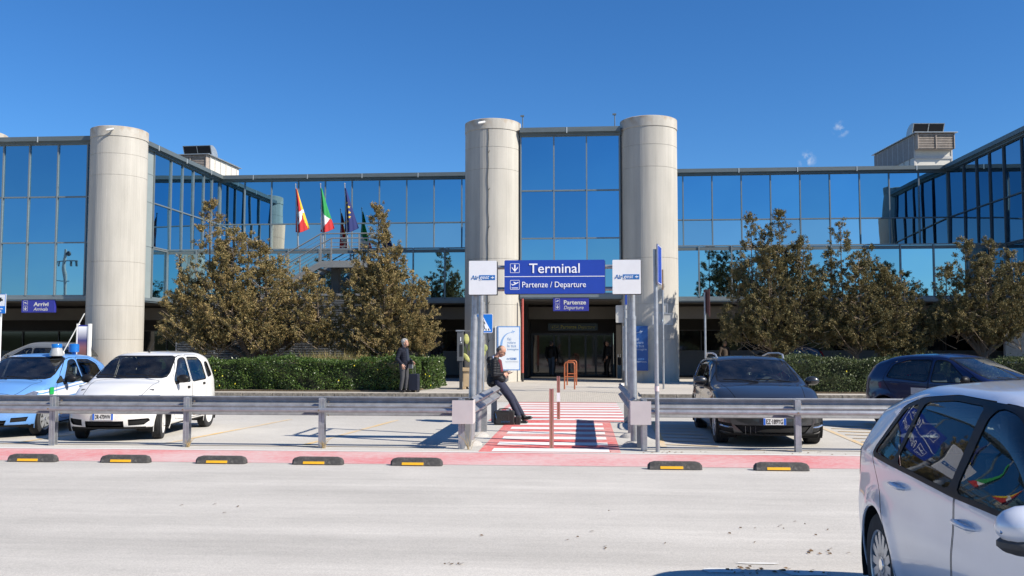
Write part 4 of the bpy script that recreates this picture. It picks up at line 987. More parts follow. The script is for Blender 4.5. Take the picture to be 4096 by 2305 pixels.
# advertising stand by the left column
t = thing('advertising_stand', 'narrow lit poster stand with purple sunset print by the left column', 'poster', (-19.2, 34, .15))
b = MB(); b.box(-.30, .13, 0, .12, .3, 2.25); b.build('casing', m_sgn2, t)
m_sun = bpy.data.materials.new('sunset_print'); m_sun.use_nodes = True
_n = m_sun.node_tree; _t = _n.nodes.new('ShaderNodeTexCoord'); _s = _n.nodes.new('ShaderNodeSeparateXYZ'); _r = _n.nodes.new('ShaderNodeValToRGB'); _m = _n.nodes.new('ShaderNodeMapRange')
_m.inputs[1].default_value = .4; _m.inputs[2].default_value = 2.2; _n.links.new(_t.outputs['Object'], _s.inputs[0]); _n.links.new(_s.outputs['Z'], _m.inputs[0]); _n.links.new(_m.outputs[0], _r.inputs[0])
for p_, c_ in ((.0, (.08, .04, .03)), (.35, (.15, .075, .05)), (.55, (.25, .10, .12)), (.7, (.05, .05, .18)), (1., (.02, .02, .08))):
    e = _r.color_ramp.elements.new(p_); e.color = (*c_, 1)
_n.links.new(_r.outputs[0], _n.nodes['Principled BSDF'].inputs['Base Color'])
b = MB(); b.box(-.28, .10, -.006, 0, .35, 2.2); b.build('print', m_sun, t)
b = MB(); b.box(.12, .19, -.03, .15, 0, 2.3); b.box(-.34, -.30, -.03, .15, 0, 2.3); b.build('frame', m_whitesheet, t)

# ---- utility pole behind the camera, mirrored in the left facade
t = thing('utility_pole', 'grey concrete electricity pole with crossarms mirrored in the left glass', 'utility pole', (-47.2, -6.0, 0))
b = MB(); b.cyl((0, 0, 0), (0, 0, 9.9), .20, .11, n=14); b.build('pole', mat('pole_concrete', (0.35, 0.34, 0.32), rough=0.9), t)
b = MB(); b.box(-.8, .95, -.05, .05, 8.75, 8.85); b.box(-.85, .4, -.04, .04, 7.15, 7.22); b.box(-.7, .3, -.04, .04, 5.5, 5.56); b.build('crossarm', m_zincd, t)
b = MB()
for x in (-.7, .85, .5, -.45): b.cyl((x, 0, 8.35), (x, 0, 8.75), .07, n=8)
b.ell((.3, 0, 9.5), (.2, .15, .25)); b.build('insulators', m_signedge, t)
# dry weeds at post feet
def weed(x, y, s, label, n=14):
    b = MB()
    for k in range(n):
        a = random.uniform(0, 2 * PI); l = random.uniform(.4, 1) * s; d = Vector((math.cos(a) * .5, math.sin(a) * .4, 1)) * l
        b.tube([(x + random.uniform(-.03, .03), y + random.uniform(-.02, .02), 0), Vector((x, y, 0)) + d * .5, Vector((x, y, 0)) + d + Vector((d.x * .4, 0, -l * .15))], [.004, .003, .001], 4)
    tag(b.build('dry_weed', m_weed), label, 'weed')
weed(-4.15, 14.5, .22, 'wisps of dry weed at a post left of the empty bay', 16)
weed(-6.4, 14.5, .26, 'tuft of dry weed at the post before the white car', 16)
weed(-1.80, 14.5, .42, 'tall dry stalks by the corner post left of the crossing', 9)
# ================================================================ OUTSIDE STAIR, SCREENS, FLAGS
t = thing('outside_staircase', 'grey steel stair with rails climbing behind the left trees to the terrace', 'staircase', (0, 0, 0))
SY0, SY1 = 37.0, 38.6
m_st = mat('stair_steel', (0.27, 0.27, 0.255), rough=0.5, metal=0.3, var=0.1)
lx0, lx1, lz = -10.82, -8.6, 5.10
bx0, bz0 = -16.6, 1.6
def slope_z(x): return lz - (lx0 - x) * 0.565
b = MB()
for y in (SY0, SY1):
    b.prism([(bx0, slope_z(bx0) - .28), (lx0, lz - .28), (lx0, lz), (bx0, slope_z(bx0))], 'y', y - .04, y + .04)
    b.box(lx0, lx1, y - .04, y + .04, lz - .27, lz)
b.build('stringer', m_st, t)
b = MB(); x = bx0
while x < lx0 - .1:
    b.box(x, x + .27, SY0 + .04, SY1 - .04, slope_z(x) - .10, slope_z(x) - .07); x += .285
b.build('treads', m_zincd, t)
b = MB(); b.box(lx0, lx1, SY0 + .04, 40.5, lz - .08, lz - .03); b.build('landing', m_zincd, t)
b = MB(); b.box(-10.62, -10.30, 37.9, 38.3, 0.15, lz - .09); b.box(-9.0, -8.7, 38.9, 39.3, 0.15, lz - .09); b.build('concrete_post', m_beam, t)
for y in (SY0, SY1):
    b = MB(); b.tube([(bx0, y, slope_z(bx0) + 1.12), (lx0, y, lz + 1.14), (lx1, y, lz + 1.14)], .028, 8); b.build('handrail', m_st, t)
    b = MB()
    for k in range(1, 7):
        h = k * .155; b.tube([(bx0, y, slope_z(bx0) + h), (lx0, y, lz + h), (lx1, y, lz + h)], .008, 5)
    b.build('rail_wires', m_st, t)
    for x in (-15.2, -13.7, -12.2, lx0, -9.2):
        b = MB(); z = slope_z(x) if x < lx0 else lz; b.box(x - .03, x + .03, y - .02, y + .02, z - .1, z + 1.12); b.build('rail_post', m_st, t)
b = MB(); b.tube([(lx1, SY0, lz + 1.14), (lx1, 40.5, lz + 1.14)], .028, 8)
for k in range(1, 7): b.tube([(lx1, SY0, lz + k * .155), (lx1, 40.5, lz + k * .155)], .008, 5)
b.build('landing_rail', m_st, t)
# louvred screen round the plant under the stair
t = thing('louvre_screen', 'silver horizontal slat screen standing behind the left hedge and trees', 'screen', (0, 0, 0))
m_slat = mat('slat_aluminium', (0.42, 0.44, 0.46), rough=0.4, metal=0.5, var=0.12, scale=3)
SX0, SX1, SYA = -16.2, -8.35, 35.4
b = MB(); z = .25
while z < 3.55:
    T = Matrix.Translation((0, SYA, z)) @ Matrix.Rotation(R(-38), 4, 'X'); b.box(SX0, SX1, 0, .085, 0, .006, 0, T)
    T = Matrix.Translation((SX1, 0, z)) @ Matrix.Rotation(R(-38), 4, 'Y'); b.box(-.085, 0, SYA + .1, SYA + 3.0, 0, .006, 0, T)
    z += .095
sc_ = b.build('slats', m_slat, t)
b = MB()
for x in np.arange(SX0, SX1 + .1, 1.57): b.box(x - .03, x + .03, SYA + .02, SYA + .10, .15, 3.6)
b.box(SX0, SX1, SYA + .015, SYA + .11, 3.58, 3.66); b.build('uprights', m_zincd, t)
b = MB(); b.box(SX0, SX1 - .12, SYA + .35, SYA + .4, .15, 3.5); b.build('backing', m_core, t)

# ---- flags
def flag(label, x, y, cls):
    t = thing('flag', label, 'flag', (x, y, 5.93), 0, 'flags on the terrace')
    H = 3.35
    b = MB(); b.tube([(0.20, 0, 0), (.12, 0, 1.5), (0, 0, H)], [.035, .032, .025], 8); b.ell((0, 0, H + .03), (.04, .04, .05), 8); b.build('flagpole', m_zinc, t)
    nu, nv = 70, 30            # s down the drop, t across the hanging cloth
    top, drop = H - .17, 2.15
    def P(s_, q):
        w = .05 + .62 * s_ ** .95
        low = drop * (1 - .13 * abs(q - .42) ** 1.2 * (1.6 if q > .42 else .6) * s_)
        fold = (.02 + .10 * s_) * math.sin(q * 7 + s_ * 1.5) + .035 * s_ * math.sin(q * 17 + s_ * 4)
        x0 = .02 + (1 - (top - s_ * drop) / H) * .02
        return (x0 - .02 * s_ + q * w, fold - .03, top - s_ * low)
    vs = [P(i / nu, j / nv) for i in range(nu + 1) for j in range(nv + 1)]
    mats, fn = cls; b = MB()
    for i in range(nu):
        for j in range(nv):
            q = i * (nv + 1) + j
            b.f.append((q, q + 1, q + nv + 2, q + nv + 1)); b.m.append(fn((i + .5) / nu, (j + .5) / nv)); b.sm.append(True)
    b.v = vs
    o = b.build('cloth', mats, t); md = o.modifiers.new('thick', 'SOLIDIFY'); md.thickness = .004
    return t
fr = mat('flag_red', (0.42, 0.015, 0.018), rough=0.8, var=0.08); fy = mat('flag_yellow', (0.58, 0.42, 0.02), rough=0.8, var=0.08); fg = mat('flag_green', (0.01, 0.24, 0.06), rough=0.8, var=0.08)
fw = mat('flag_white', (0.62, 0.62, 0.66), rough=0.8, var=0.05); fb = mat('flag_navy', (0.006, 0.016, 0.11), rough=0.8, var=0.1); fgrey = mat('flag_emblem_grey', (0.30, 0.28, 0.30), rough=0.8)
def sicily(s_, q):
    X, Z = q * (.05 + .62 * s_) - .24, (s_ - .60) * 2.15; r = math.hypot(X, Z * .62); a = math.atan2(Z * .62, X)
    if r < .10: return 3 if (int(a * 3) + int(r * 60)) % 3 == 0 else 2
    for k in range(3):
        a0 = k * 2 * PI / 3 + .8 + r * 4.0
        if r < .30 and abs(math.atan2(math.sin(a - a0), math.cos(a - a0))) < .42 * (.15 / max(r, .12)): return 2
    return 0 if q < .93 - .16 * math.sin(s_ * PI) else 1
def italy(s_, q): return 0 if s_ < .46 + .30 * q else (1 if s_ < .96 - .26 * q else 2)
def europe(s_, q):
    for (cs, cq) in ((.34, .38), (.44, .62), (.565, .60), (.67, .52), (.755, .30), (.79, .02)):
        X, Z = (q - cq) * (.05 + .62 * s_), (s_ - cs) * 2.15; r = math.hypot(X, Z); an = math.atan2(X, -Z)
        if r < .028 + .040 * (0.5 + .5 * math.cos(5 * an)): return 1
    return 0
flag('red and yellow flag with three-legged emblem, left of the three flags', -13.70, 42.5, ([fr, fy, fw, fgrey], sicily))
flag('green white and red flag, middle of the three flags', -12.48, 42.5, ([fg, fw, fr], italy))
flag('dark blue flag with ring of gold stars, right of the three flags', -11.30, 42.5, ([fb, fy], europe))
# ================================================================ VEGETATION
def leaf_mat(name, c1, c2, c3, scale=2.2, trans=0.12, rough=0.65):
    m = bpy.data.materials.new(name); m.use_nodes = True; n = m.node_tree; N = n.nodes; L = n.links
    p = N['Principled BSDF']; p.inputs['Roughness'].default_value = rough; p.inputs['Specular IOR Level'].default_value = 0.35
    tc = N.new('ShaderNodeTexCoord'); z = N.new('ShaderNodeTexNoise'); z.inputs['Scale'].default_value = scale; z.inputs['Detail'].default_value = 5; z.inputs['Roughness'].default_value = .7
    L.new(tc.outputs['Object'], z.inputs['Vector'])
    g = N.new('ShaderNodeNewGeometry'); ad = N.new('ShaderNodeMath'); ad.operation = 'MULTIPLY_ADD'; ad.inputs[1].default_value = .45
    L.new(g.outputs['Random Per Island'], ad.inputs[0]); mm = N.new('ShaderNodeMath'); mm.operation = 'MULTIPLY'; mm.inputs[1].default_value = .62; L.new(z.outputs['Fac'], mm.inputs[0]); L.new(mm.outputs[0], ad.inputs[2])
    r = N.new('ShaderNodeValToRGB'); r.color_ramp.elements[0].position = .28; r.color_ramp.elements[1].position = .78
    r.color_ramp.elements[0].color = (*c1, 1); r.color_ramp.elements[1].color = (*c3, 1); e = r.color_ramp.elements.new(.52); e.color = (*c2, 1)
    L.new(ad.outputs[0], r.inputs[0]); L.new(r.outputs[0], p.inputs['Base Color'])
    tl = N.new('ShaderNodeBsdfTranslucent'); L.new(r.outputs[0], tl.inputs[0]); mx = N.new('ShaderNodeMixShader'); mx.inputs[0].default_value = trans
    out = [x for x in N if x.type == 'OUTPUT_MATERIAL'][0]
    L.new(p.outputs[0], mx.inputs[1]); L.new(tl.outputs[0], mx.inputs[2]); L.new(mx.outputs[0], out.inputs['Surface']); MATS[name] = m; return m
m_fol = leaf_mat('cypress_foliage_brown', (0.085, 0.09, 0.036), (0.22, 0.172, 0.065), (0.41, 0.285, 0.12))
m_fol2 = leaf_mat('cypress_foliage_olive', (0.055, 0.065, 0.028), (0.145, 0.125, 0.05), (0.29, 0.215, 0.092))
m_hedge = leaf_mat('hedge_leaves', (0.028, 0.055, 0.012), (0.055, 0.10, 0.02), (0.12, 0.17, 0.04), scale=2.5, rough=0.35)
m_hedge2 = leaf_mat('hedge_leaves_dusty', (0.035, 0.05, 0.018), (0.065, 0.09, 0.03), (0.13, 0.15, 0.06), scale=2.5, rough=0.45)
m_bark = mat('bark_grey_brown', (0.12, 0.09, 0.065), rough=0.95, var=0.4, scale=6, streak=(5, 5, 0.8), bump=0.8, bscale=18)
m_twig = mat('dead_twigs', (0.30, 0.23, 0.16), rough=0.9, var=0.25)

def quads_mesh(name, P, U, V, m):
    """one diamond-shaped leaf per row: centre P, half axes U, V"""
    n = len(P); co = np.empty((n, 4, 3)); co[:, 0] = P - U; co[:, 1] = P + V; co[:, 2] = P + U; co[:, 3] = P - V
    me = bpy.data.meshes.new(name); me.vertices.add(n * 4); me.vertices.foreach_set('co', co.ravel())
    me.loops.add(n * 4); me.loops.foreach_set('vertex_index', np.arange(n * 4)); me.polygons.add(n)
    me.polygons.foreach_set('loop_start', np.arange(n) * 4); me.polygons.foreach_set('loop_total', np.full(n, 4))
    me.materials.append(m); me.update(calc_edges=True); return me
def unit(a): return a / np.maximum(np.linalg.norm(a, axis=1, keepdims=True), 1e-9)

def tree(label, x, y, spires, base_z, trunk_r, m, dens=1.0, z_fork=1.2, group='brownish cypress trees behind the hedges', lean=0.0, lower=None, seed=1, zmin=1.25):
    """spires: list of (dx, dy, radius, z_bottom, z_top). Each is a ragged flame of tufts round its own limb."""
    rg = np.random.default_rng(seed); rnd = random.Random(seed)
    t = thing('cypress_tree', label, 'tree', (x, y, base_z), 0, group)
    b = MB(); zt = z_fork
    b.tube([(0, 0, -.05), (.03, 0, zt * .5), (lean, 0, zt)], [trunk_r * 1.35, trunk_r, trunk_r * .95], 10)
    tw = MB(); P = []; 
    for (dx, dy, r, zb, zt_) in spires:
        # limb from the fork into the spire
        p0 = Vector((lean, 0, zt - .1)); p1 = Vector((lean + (dx - lean) * .55, dy * .5, zt + (zb + (zt_ - zb) * .35 - zt) * .55)); p2 = Vector((dx, dy, zb + (zt_ - zb) * .5)); p3 = Vector((dx + rnd.uniform(-.1, .1), dy, zt_ - .25))
        rr = trunk_r * (.30 + .22 * r)
        b.tube([p0, p1, p2, p3], [rr, rr * .7, rr * .4, .012], 7)
        h = zt_ - zb; nb = int((14 + 28 * r * h) * dens)
        for k in range(nb):
            f = rg.random() ** 1.15                       # height fraction
            env = (math.sin(PI * min(1, (f * .90 + .10)) ** .70) ** .62) * (1 - f) ** .18 + .05
            a = rg.random() * 2 * PI; rad = r * env * (rg.random() ** .36)
            lump = 1 + .22 * math.sin(a * 3 + f * 9 + dx * 5) + .15 * math.sin(f * 23 + a * 2)
            rad *= lump
            c = np.array([dx + math.cos(a) * rad, dy + math.sin(a) * rad * .85, zb + f * h])
            # a spray of tufts reaching up and out
            out = np.array([math.cos(a), math.sin(a), rg.uniform(.3, 1.5)]); out /= np.linalg.norm(out)
            L_ = rg.uniform(.16, .40) * (1 - .3 * f)
            ns = rg.integers(3, 7)
            for s in range(ns):
                q = c + out * L_ * s / ns + rg.normal(0, .035, 3); P.append((*q, *out, rg.uniform(.7, 1.25)))
            if c[2] > zmin and rg.random() < .26:
                ax = Vector((dx, dy, float(c[2]) - rad * .5)); tw.tube([ax, (ax + Vector(c)) / 2 + Vector((0, 0, -.05)), Vector(c + out * L_)], [.014, .009, .003], 4)
    if lower:
        for (lx, ly, lz, lr, nn) in lower:           # drooping lower clumps
            for k in range(int(nn * dens)):
                d = rg.normal(0, 1, 3); d /= np.linalg.norm(d); c = np.array([lx, ly, lz]) + d * lr * (rg.random() ** .4) * np.array([1, .8, .75])
                out = np.array([d[0], d[1], -.1 + rg.uniform(-.4, .8)]); out /= np.linalg.norm(out)
                for s in range(3):
                    P.append((*(c + out * .06 * s + rg.normal(0, .03, 3)), *out, rg.uniform(.7, 1.2)))
            b.tube([(lean, 0, zt - .15), (lx * .5, ly * .5, (zt + lz) / 2), (lx, ly, lz)], [trunk_r * .45, trunk_r * .3, .03], 6)
            for k in range(6):
                d = Vector((rnd.uniform(-1, 1), rnd.uniform(-1, 1), rnd.uniform(-.6, .9))) * lr; tw.tube([(lx, ly, lz), Vector((lx, ly, lz)) + d * .6 + Vector((0, 0, .05)), Vector((lx, ly, lz)) + d * 1.1], [.016, .01, .003], 4)
    b.build('trunk', m_bark, t); tw.build('twigs', m_twig, t)
    P = np.array(P); zf = zmin + .28 * np.sin(P[:, 0] * 2.7 + seed) + .16 * np.sin(P[:, 0] * 7.1 + P[:, 1] * 4); P = P[P[:, 2] > zf]
    # eat ragged holes out of the crown
    hole = np.sin(P[:, 0] * 3.1 + seed) * np.sin(P[:, 2] * 2.9 + P[:, 1] * 2.3 + seed * .7) + .6 * np.sin(P[:, 0] * 7.7 + P[:, 1] * 5.1) * np.sin(P[:, 2] * 6.7)
    P = P[hole < rg.uniform(.5, 1.1, len(P)) + np.clip(P[:, 2] - 4.3, 0, 2)]; k = 20
    C_ = np.repeat(P[:, :3], k, 0) + rg.normal(0, .030, (len(P) * k, 3)); O = np.repeat(P[:, 3:6], k, 0); S = np.repeat(P[:, 6], k)
    d = unit(O + rg.normal(0, .55, O.shape)); w = unit(np.cross(d, rg.normal(0, 1, O.shape)))
    ln = (.022 + .022 * rg.random(len(d))) * S; wd = (.009 + .010 * rg.random(len(d))) * S
    me = quads_mesh('crown', C_ + d * ln[:, None] * .5, d * ln[:, None], w * wd[:, None], m)
    link_mesh('crown', me, t)
    return t
# positions are relative to each tree's foot
tree('widest brownish cypress, many-topped, leftmost of all, behind the left hedge', -12.15, 33.0,
     [(-1.75, .1, 1.05, 1.3, 6.85), (-.75, -.2, 1.0, 1.2, 5.75), (.15, .2, 1.0, 1.3, 5.25), (1.0, -.1, 1.05, 1.1, 4.75), (1.9, .2, 1.0, 1.1, 4.2), (-2.6, 0, .85, 1.3, 4.4), (.3, .5, 1.2, 1.0, 4.6), (-.6, -.6, 1.1, 1.0, 4.2), (-1.5, .6, 1.0, 1.2, 5.2), (2.5, -.2, .9, 1.3, 3.7), (-1.2, -.3, 1.5, 1.4, 4.6), (.6, -.4, 1.6, 1.3, 4.3), (1.6, .3, 1.4, 1.3, 4.0), (-2.4, .2, 1.2, 1.5, 4.1), (-.3, .1, .9, 2.4, 5.6)],
     .2, .15, m_fol, dens=1.25, z_fork=.95, lower=[(-2.7, 0, 2.0, .9, 130), (-1.6, -.3, 1.75, .9, 130), (1.6, -.2, 1.7, .9, 120), (2.5, 0, 2.0, .8, 100), (.1, -.4, 2.1, 1.1, 120), (-3.1, .1, 3.0, .6, 60)], seed=3, zmin=1.4)
tree('pointed brownish cypress left of the entrance, behind the standing man', -7.35, 33.0,
     [(-.15, 0, .95, .9, 6.55), (-.75, .1, .85, .8, 4.9), (.55, 0, .85, .9, 5.1), (1.05, -.1, .8, .9, 4.1), (.2, -.5, .95, .8, 4.5), (-1.1, .1, .65, .9, 3.9), (1.45, 0, .7, 1.1, 3.7), (.3, -.2, 1.35, 1.2, 4.3), (-.5, .2, 1.1, 1.2, 4.4), (.15, 0, .8, 2.4, 5.5)],
     .2, .12, m_fol, dens=1.35, z_fork=.8, lower=[(.8, -.1, 1.6, .8, 130), (-.7, 0, 1.35, .8, 120), (.1, -.3, 1.0, .65, 110), (1.4, 0, 2.0, .6, 80)], seed=5, zmin=.95)
tree('twin-topped brownish cypress nearest the right entrance column', 7.35, 35.0,
     [(-.95, 0, .75, 1.2, 6.3), (.1, .1, .9, 1.1, 6.55), (.9, 0, .8, 1.1, 5.4), (-1.5, .1, .7, 1.3, 4.6), (-.4, -.4, 1.0, 1.0, 5.0), (1.45, -.1, .65, 1.0, 4.2), (.5, .4, .9, 1.0, 5.2), (-.3, -.2, 1.4, 1.3, 4.8), (.8, -.2, 1.3, 1.3, 4.5), (-.4, .1, .7, 3., 5.7)],
     .2, .13, m_fol2, dens=1.3, z_fork=.9, lower=[(-1.4, 0, 2.0, .85, 130), (-.6, -.2, 1.5, .8, 120), (.6, 0, 1.4, .8, 120), (1.4, 0, 1.9, .75, 110)], seed=11, zmin=1.45)
tree('brownish cypress with a slim top in the middle of the right group', 10.15, 35.0,
     [(-.45, 0, .8, 1.2, 6.1), (.55, .1, .75, 1.1, 5.2), (-.9, 0, .7, 1.2, 4.9), (.1, -.4, .9, 1.0, 4.8), (1.0, 0, .7, 1.1, 4.4), (0, -.1, 1.35, 1.2, 4.5), (1.2, .1, .9, 1.3, 4.0)],
     .2, .11, m_fol2, dens=1.3, z_fork=1.1, lower=[(-.7, 0, 1.9, .8, 120), (.5, -.1, 1.7, .8, 120), (1.0, 0, 2.2, .7, 80)], seed=17, zmin=1.65)
tree('small dark bushy cypress right of the slim-topped one', 11.6, 35.1,
     [(-.35, 0, .6, .9, 4.4), (.35, 0, .65, .8, 4.15), (0, -.3, .7, .7, 3.6), (.85, .1, .5, 1.0, 3.7)],
     .2, .09, m_fol2, dens=1.3, z_fork=.7, lower=[(-.3, 0, 1.4, .65, 90), (.5, 0, 1.4, .65, 90)], seed=23, zmin=.95)
tree('brownish cypress at the right edge standing over the dark blue car', 14.75, 35.0,
     [(-.55, 0, .75, 1.4, 5.35), (.35, 0, .85, 1.3, 5.3), (-1.3, 0, .7, 1.4, 4.3), (1.2, .1, .85, 1.3, 4.9), (0, -.4, .95, 1.3, 4.6), (1.9, 0, .7, 1.4, 4.2), (.1, -.2, 1.6, 1.5, 4.5), (-.9, .1, 1.1, 1.5, 4.4), (1.3, -.1, 1.3, 1.5, 4.5)],
     .2, .14, m_fol2, dens=1.3, z_fork=1.1, lower=[(-1.2, 0, 2.2, .8, 120), (-.2, -.2, 1.95, .8, 110), (1.0, 0, 2.1, .85, 120), (1.8, 0, 2.3, .7, 80)], seed=29, zmin=1.75)

def hedge(label, x0, x1, y0, y1, z0, z1, m, n, seed):
    rg = np.random.default_rng(seed)
    t = thing('hedge', label, 'hedge', ((x0 + x1) / 2, (y0 + y1) / 2, z0), 0, 'clipped hedges along the pavement')
    cx, cy = (x0 + x1) / 2, (y0 + y1) / 2; hx, hy, H = (x1 - x0) / 2, (y1 - y0) / 2, z1 - z0
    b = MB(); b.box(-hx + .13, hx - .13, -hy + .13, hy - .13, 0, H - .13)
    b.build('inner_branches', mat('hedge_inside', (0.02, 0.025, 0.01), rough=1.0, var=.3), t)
    # leaf positions near the surface
    A = [2 * hx * H, 2 * hx * H * .4, 2 * hx * 2 * hy, 2 * hy * H, 2 * hy * H]; A = np.array(A) / sum(A); f = rg.choice(5, n, p=A)
    u = rg.uniform(-1, 1, n); v = rg.random(n); P = np.zeros((n, 3)); Nn = np.zeros((n, 3)); dp = np.abs(rg.normal(0, .055, n))
    s = f == 0; P[s] = np.c_[u[s] * hx, np.full(s.sum(), -hy), v[s] * H]; Nn[s] = (0, -1, 0)
    s = f == 1; P[s] = np.c_[u[s] * hx, np.full(s.sum(), hy), v[s] * H]; Nn[s] = (0, 1, 0)
    s = f == 2; P[s] = np.c_[u[s] * hx, (v[s] * 2 - 1) * hy, np.full(s.sum(), H)]; Nn[s] = (0, 0, 1)
    s = f == 3; P[s] = np.c_[np.full(s.sum(), hx), u[s] * hy, v[s] * H]; Nn[s] = (1, 0, 0)
    s = f == 4; P[s] = np.c_[np.full(s.sum(), -hx), u[s] * hy, v[s] * H]; Nn[s] = (-1, 0, 0)
    wob = .075 * np.sin(P[:, 0] * 1.7 + P[:, 2] * 2 + seed) + .035 * np.sin(P[:, 0] * 7.3 + P[:, 1] * 4) + .03 * np.sin(P[:, 2] * 11 + P[:, 0] * 5)
    P += Nn * (wob - dp + .03)[:, None]; P[:, 2] = np.maximum(P[:, 2], .02)
    ext = rg.random(n) < .05; P[ext, 2] += rg.uniform(0, .13, ext.sum()) * (f[ext] == 2)
    bare = (np.sin(P[:, 0] * 2.3 + seed) * np.sin(P[:, 2] * 5 + P[:, 0] * 1.1) > .72) & (rg.random(n) < .75) & (f < 2); P = P[~bare]; Nn = Nn[~bare]; n = len(P)
    d = unit(Nn * .7 + rg.normal(0, .7, P.shape) + np.array([0, 0, .3])); w = unit(np.cross(d, Nn + rg.normal(0, .6, P.shape)))
    ln = rg.uniform(.022, .042, n); me = quads_mesh('leaves', P, d * ln[:, None], w * (ln * .48)[:, None], m); link_mesh('leaves', me, t)
    k = 7; fl = MB()
    for _ in range(k):
        px = rg.uniform(-hx, hx); pz = rg.uniform(.1, H); fl.ell((px, -hy - .07, pz), (.022, .012, .022), 6)
    fl.build('blossoms', mat('yellow_blossom', (0.75, 0.60, 0.03), rough=.6), t)
    return t
hedge('clipped green hedge on the left pavement between the white car and the entrance', -12.6, -5.45, 28.85, 30.3, .15, 1.15, m_hedge, 34000, 1)
hedge('short green hedge arm running back to the column beside the standing man', -5.95, -5.05, 30.32, 33.6, .15, 1.2, m_hedge, 11000, 2)
hedge('clipped green hedge on the right pavement behind the estate car', 6.2, 19.0, 28.9, 30.1, .15, 1.2, m_hedge2, 46000, 3)
# tall ornamental grass clump behind the left hedge
def grass(label, x, y, z, rx, ry, h, n, seed):
    rg = np.random.default_rng(seed); a = rg.uniform(0, 2 * PI, n); r = np.sqrt(rg.random(n)); base = np.c_[rx * r * np.cos(a), ry * r * np.sin(a), np.zeros(n)]
    d = unit(np.c_[rg.normal(0, .33, n), rg.normal(0, .3, n), np.ones(n)]); ln = rg.uniform(.35, 1, n) * h; P = []; U = []; V = []
    for s in range(3):
        bend = np.c_[d[:, 0], d[:, 1], np.zeros(n)] * (s * s * .10)
        c = base + d * ln[:, None] * (s + .5) / 3 + bend * ln[:, None]; P.append(c); U.append(unit(d + bend * 2) * ln[:, None] / 5.6); V.append(unit(np.cross(d, rg.normal(0, 1, (n, 3)))) * .005)
    me = quads_mesh('grass_clump', np.vstack(P), np.vstack(U), np.vstack(V), leaf_mat('ornamental_grass', (.16, .15, .04), (.24, .20, .07), (.36, .27, .13), scale=5))
    tag(link_mesh('ornamental_grass', me, None, (x, y, z)), label, 'plant', kind=None)
grass('loose clump of pale ornamental grass rising behind the left hedge', -8.75, 31.4, .2, 1.05, .5, 1.35, 2600, 4)
# a second prickly pear in the shade behind the white car
t = thing('prickly_pear', 'grey-green prickly pear cactus in shade between the left column and the wide tree', 'plant', (-15.9, 34.2, .2))
b = MB(); b.tube([(0, 0, -.03), (0, 0, .5)], [.08, .05], 8); b.build('stem', m_bark, t)
b = MB()
for (x, z, w, h, a) in ((0, .4, .2, .42, 0), (-.2, .5, .22, .40, -22), (.18, .5, .2, .38, 20), (-.05, .82, .26, .42, -8), (.3, .85, .2, .34, 22), (-.3, .85, .2, .34, -14), (.5, .35, .22, .34, 45)): pad(b, x, random.uniform(-.1, .1), z, w, h, R(a), R(random.uniform(-30, 30)))
b.build('pads', m_cact2, t)
# ================================================================ CARS
m_tyre = mat('tyre_rubber', (0.022, 0.022, 0.023), rough=0.85, var=0.3, scale=12, bump=0.2)
m_blackp = mat('black_trim', (0.012, 0.012, 0.013), rough=0.45, var=0.2, spec=0.2)
m_greyp = mat('grey_plastic', (0.05, 0.05, 0.052), rough=0.6)
m_seam = mat('panel_gap', (0.008, 0.008, 0.008), rough=0.9)
m_chrome = mat('chrome', (0.75, 0.76, 0.78), rough=0.12, metal=1.0, var=0.02)
m_alloy = mat('wheel_silver', (0.50, 0.51, 0.52), rough=0.35, metal=0.6, var=0.08)
m_wheelw = mat('wheel_cover_pale', (0.62, 0.61, 0.58), rough=0.45, var=0.08)
m_seat = mat('seat_fabric', (0.07, 0.075, 0.08), rough=0.95, var=0.3)
m_dash = mat('dashboard', (0.06, 0.06, 0.065), rough=0.85)
m_liner = mat('cabin_lining', (0.16, 0.16, 0.155), rough=0.9)
m_amber = mat('amber_lens', (0.8, 0.3, 0.03), rough=0.2)
m_redl = mat('red_lens', (0.40, 0.008, 0.012), rough=0.15, var=0.1, coat=0.5)
m_lens = mat('headlamp_reflector', (0.55, 0.57, 0.60), rough=0.12, metal=0.8, var=0.3, scale=14)
m_npl = mat('number_plate_white', (0.72, 0.73, 0.74), rough=0.4, var=0.02)
m_npb = mat('number_plate_blue', (0.02, 0.13, 0.60), rough=0.4)
m_win = glass_mat('car_glass', (0.74, 0.82, 0.80), 0.05)
m_wins = glass_mat('car_side_glass', (0.62, 0.70, 0.68), 0.06)

def lerp_tab(tab, x):
    xs = [t[0] for t in tab]; ys = [t[1] for t in tab]
    if x <= xs[0]: return ys[0]
    if x >= xs[-1]: return ys[-1]
    for i in range(len(xs) - 1):
        if x <= xs[i + 1]:
            # monotone-ish Catmull-Rom
            x0, x1 = xs[i], xs[i + 1]; y0, y1 = ys[i], ys[i + 1]; t = (x - x0) / (x1 - x0)
            m0 = (y1 - ys[i - 1]) / (x1 - xs[i - 1]) if i > 0 else (y1 - y0) / (x1 - x0)
            m1 = (ys[i + 2] - y0) / (xs[i + 2] - x0) if i < len(xs) - 2 else (y1 - y0) / (x1 - x0)
            s = (y1 - y0) / (x1 - x0)
            if i > 0 and (y0 - ys[i - 1]) * (y1 - y0) <= 0: m0 = 0
            if i < len(xs) - 2 and (ys[i + 2] - y1) * (y1 - y0) <= 0: m1 = 0
            if abs(s) > 1e-9:
                m0 = max(-3 * abs(s), min(3 * abs(s), m0)); m1 = max(-3 * abs(s), min(3 * abs(s), m1))
            h = (x1 - x0)
            return (2 * t**3 - 3 * t**2 + 1) * y0 + (t**3 - 2 * t**2 + t) * h * m0 + (-2 * t**3 + 3 * t**2) * y1 + (t**3 - t**2) * h * m1
def sstep(a, b, x): t = min(1, max(0, (x - a) / (b - a))); return t * t * (3 - 2 * t)

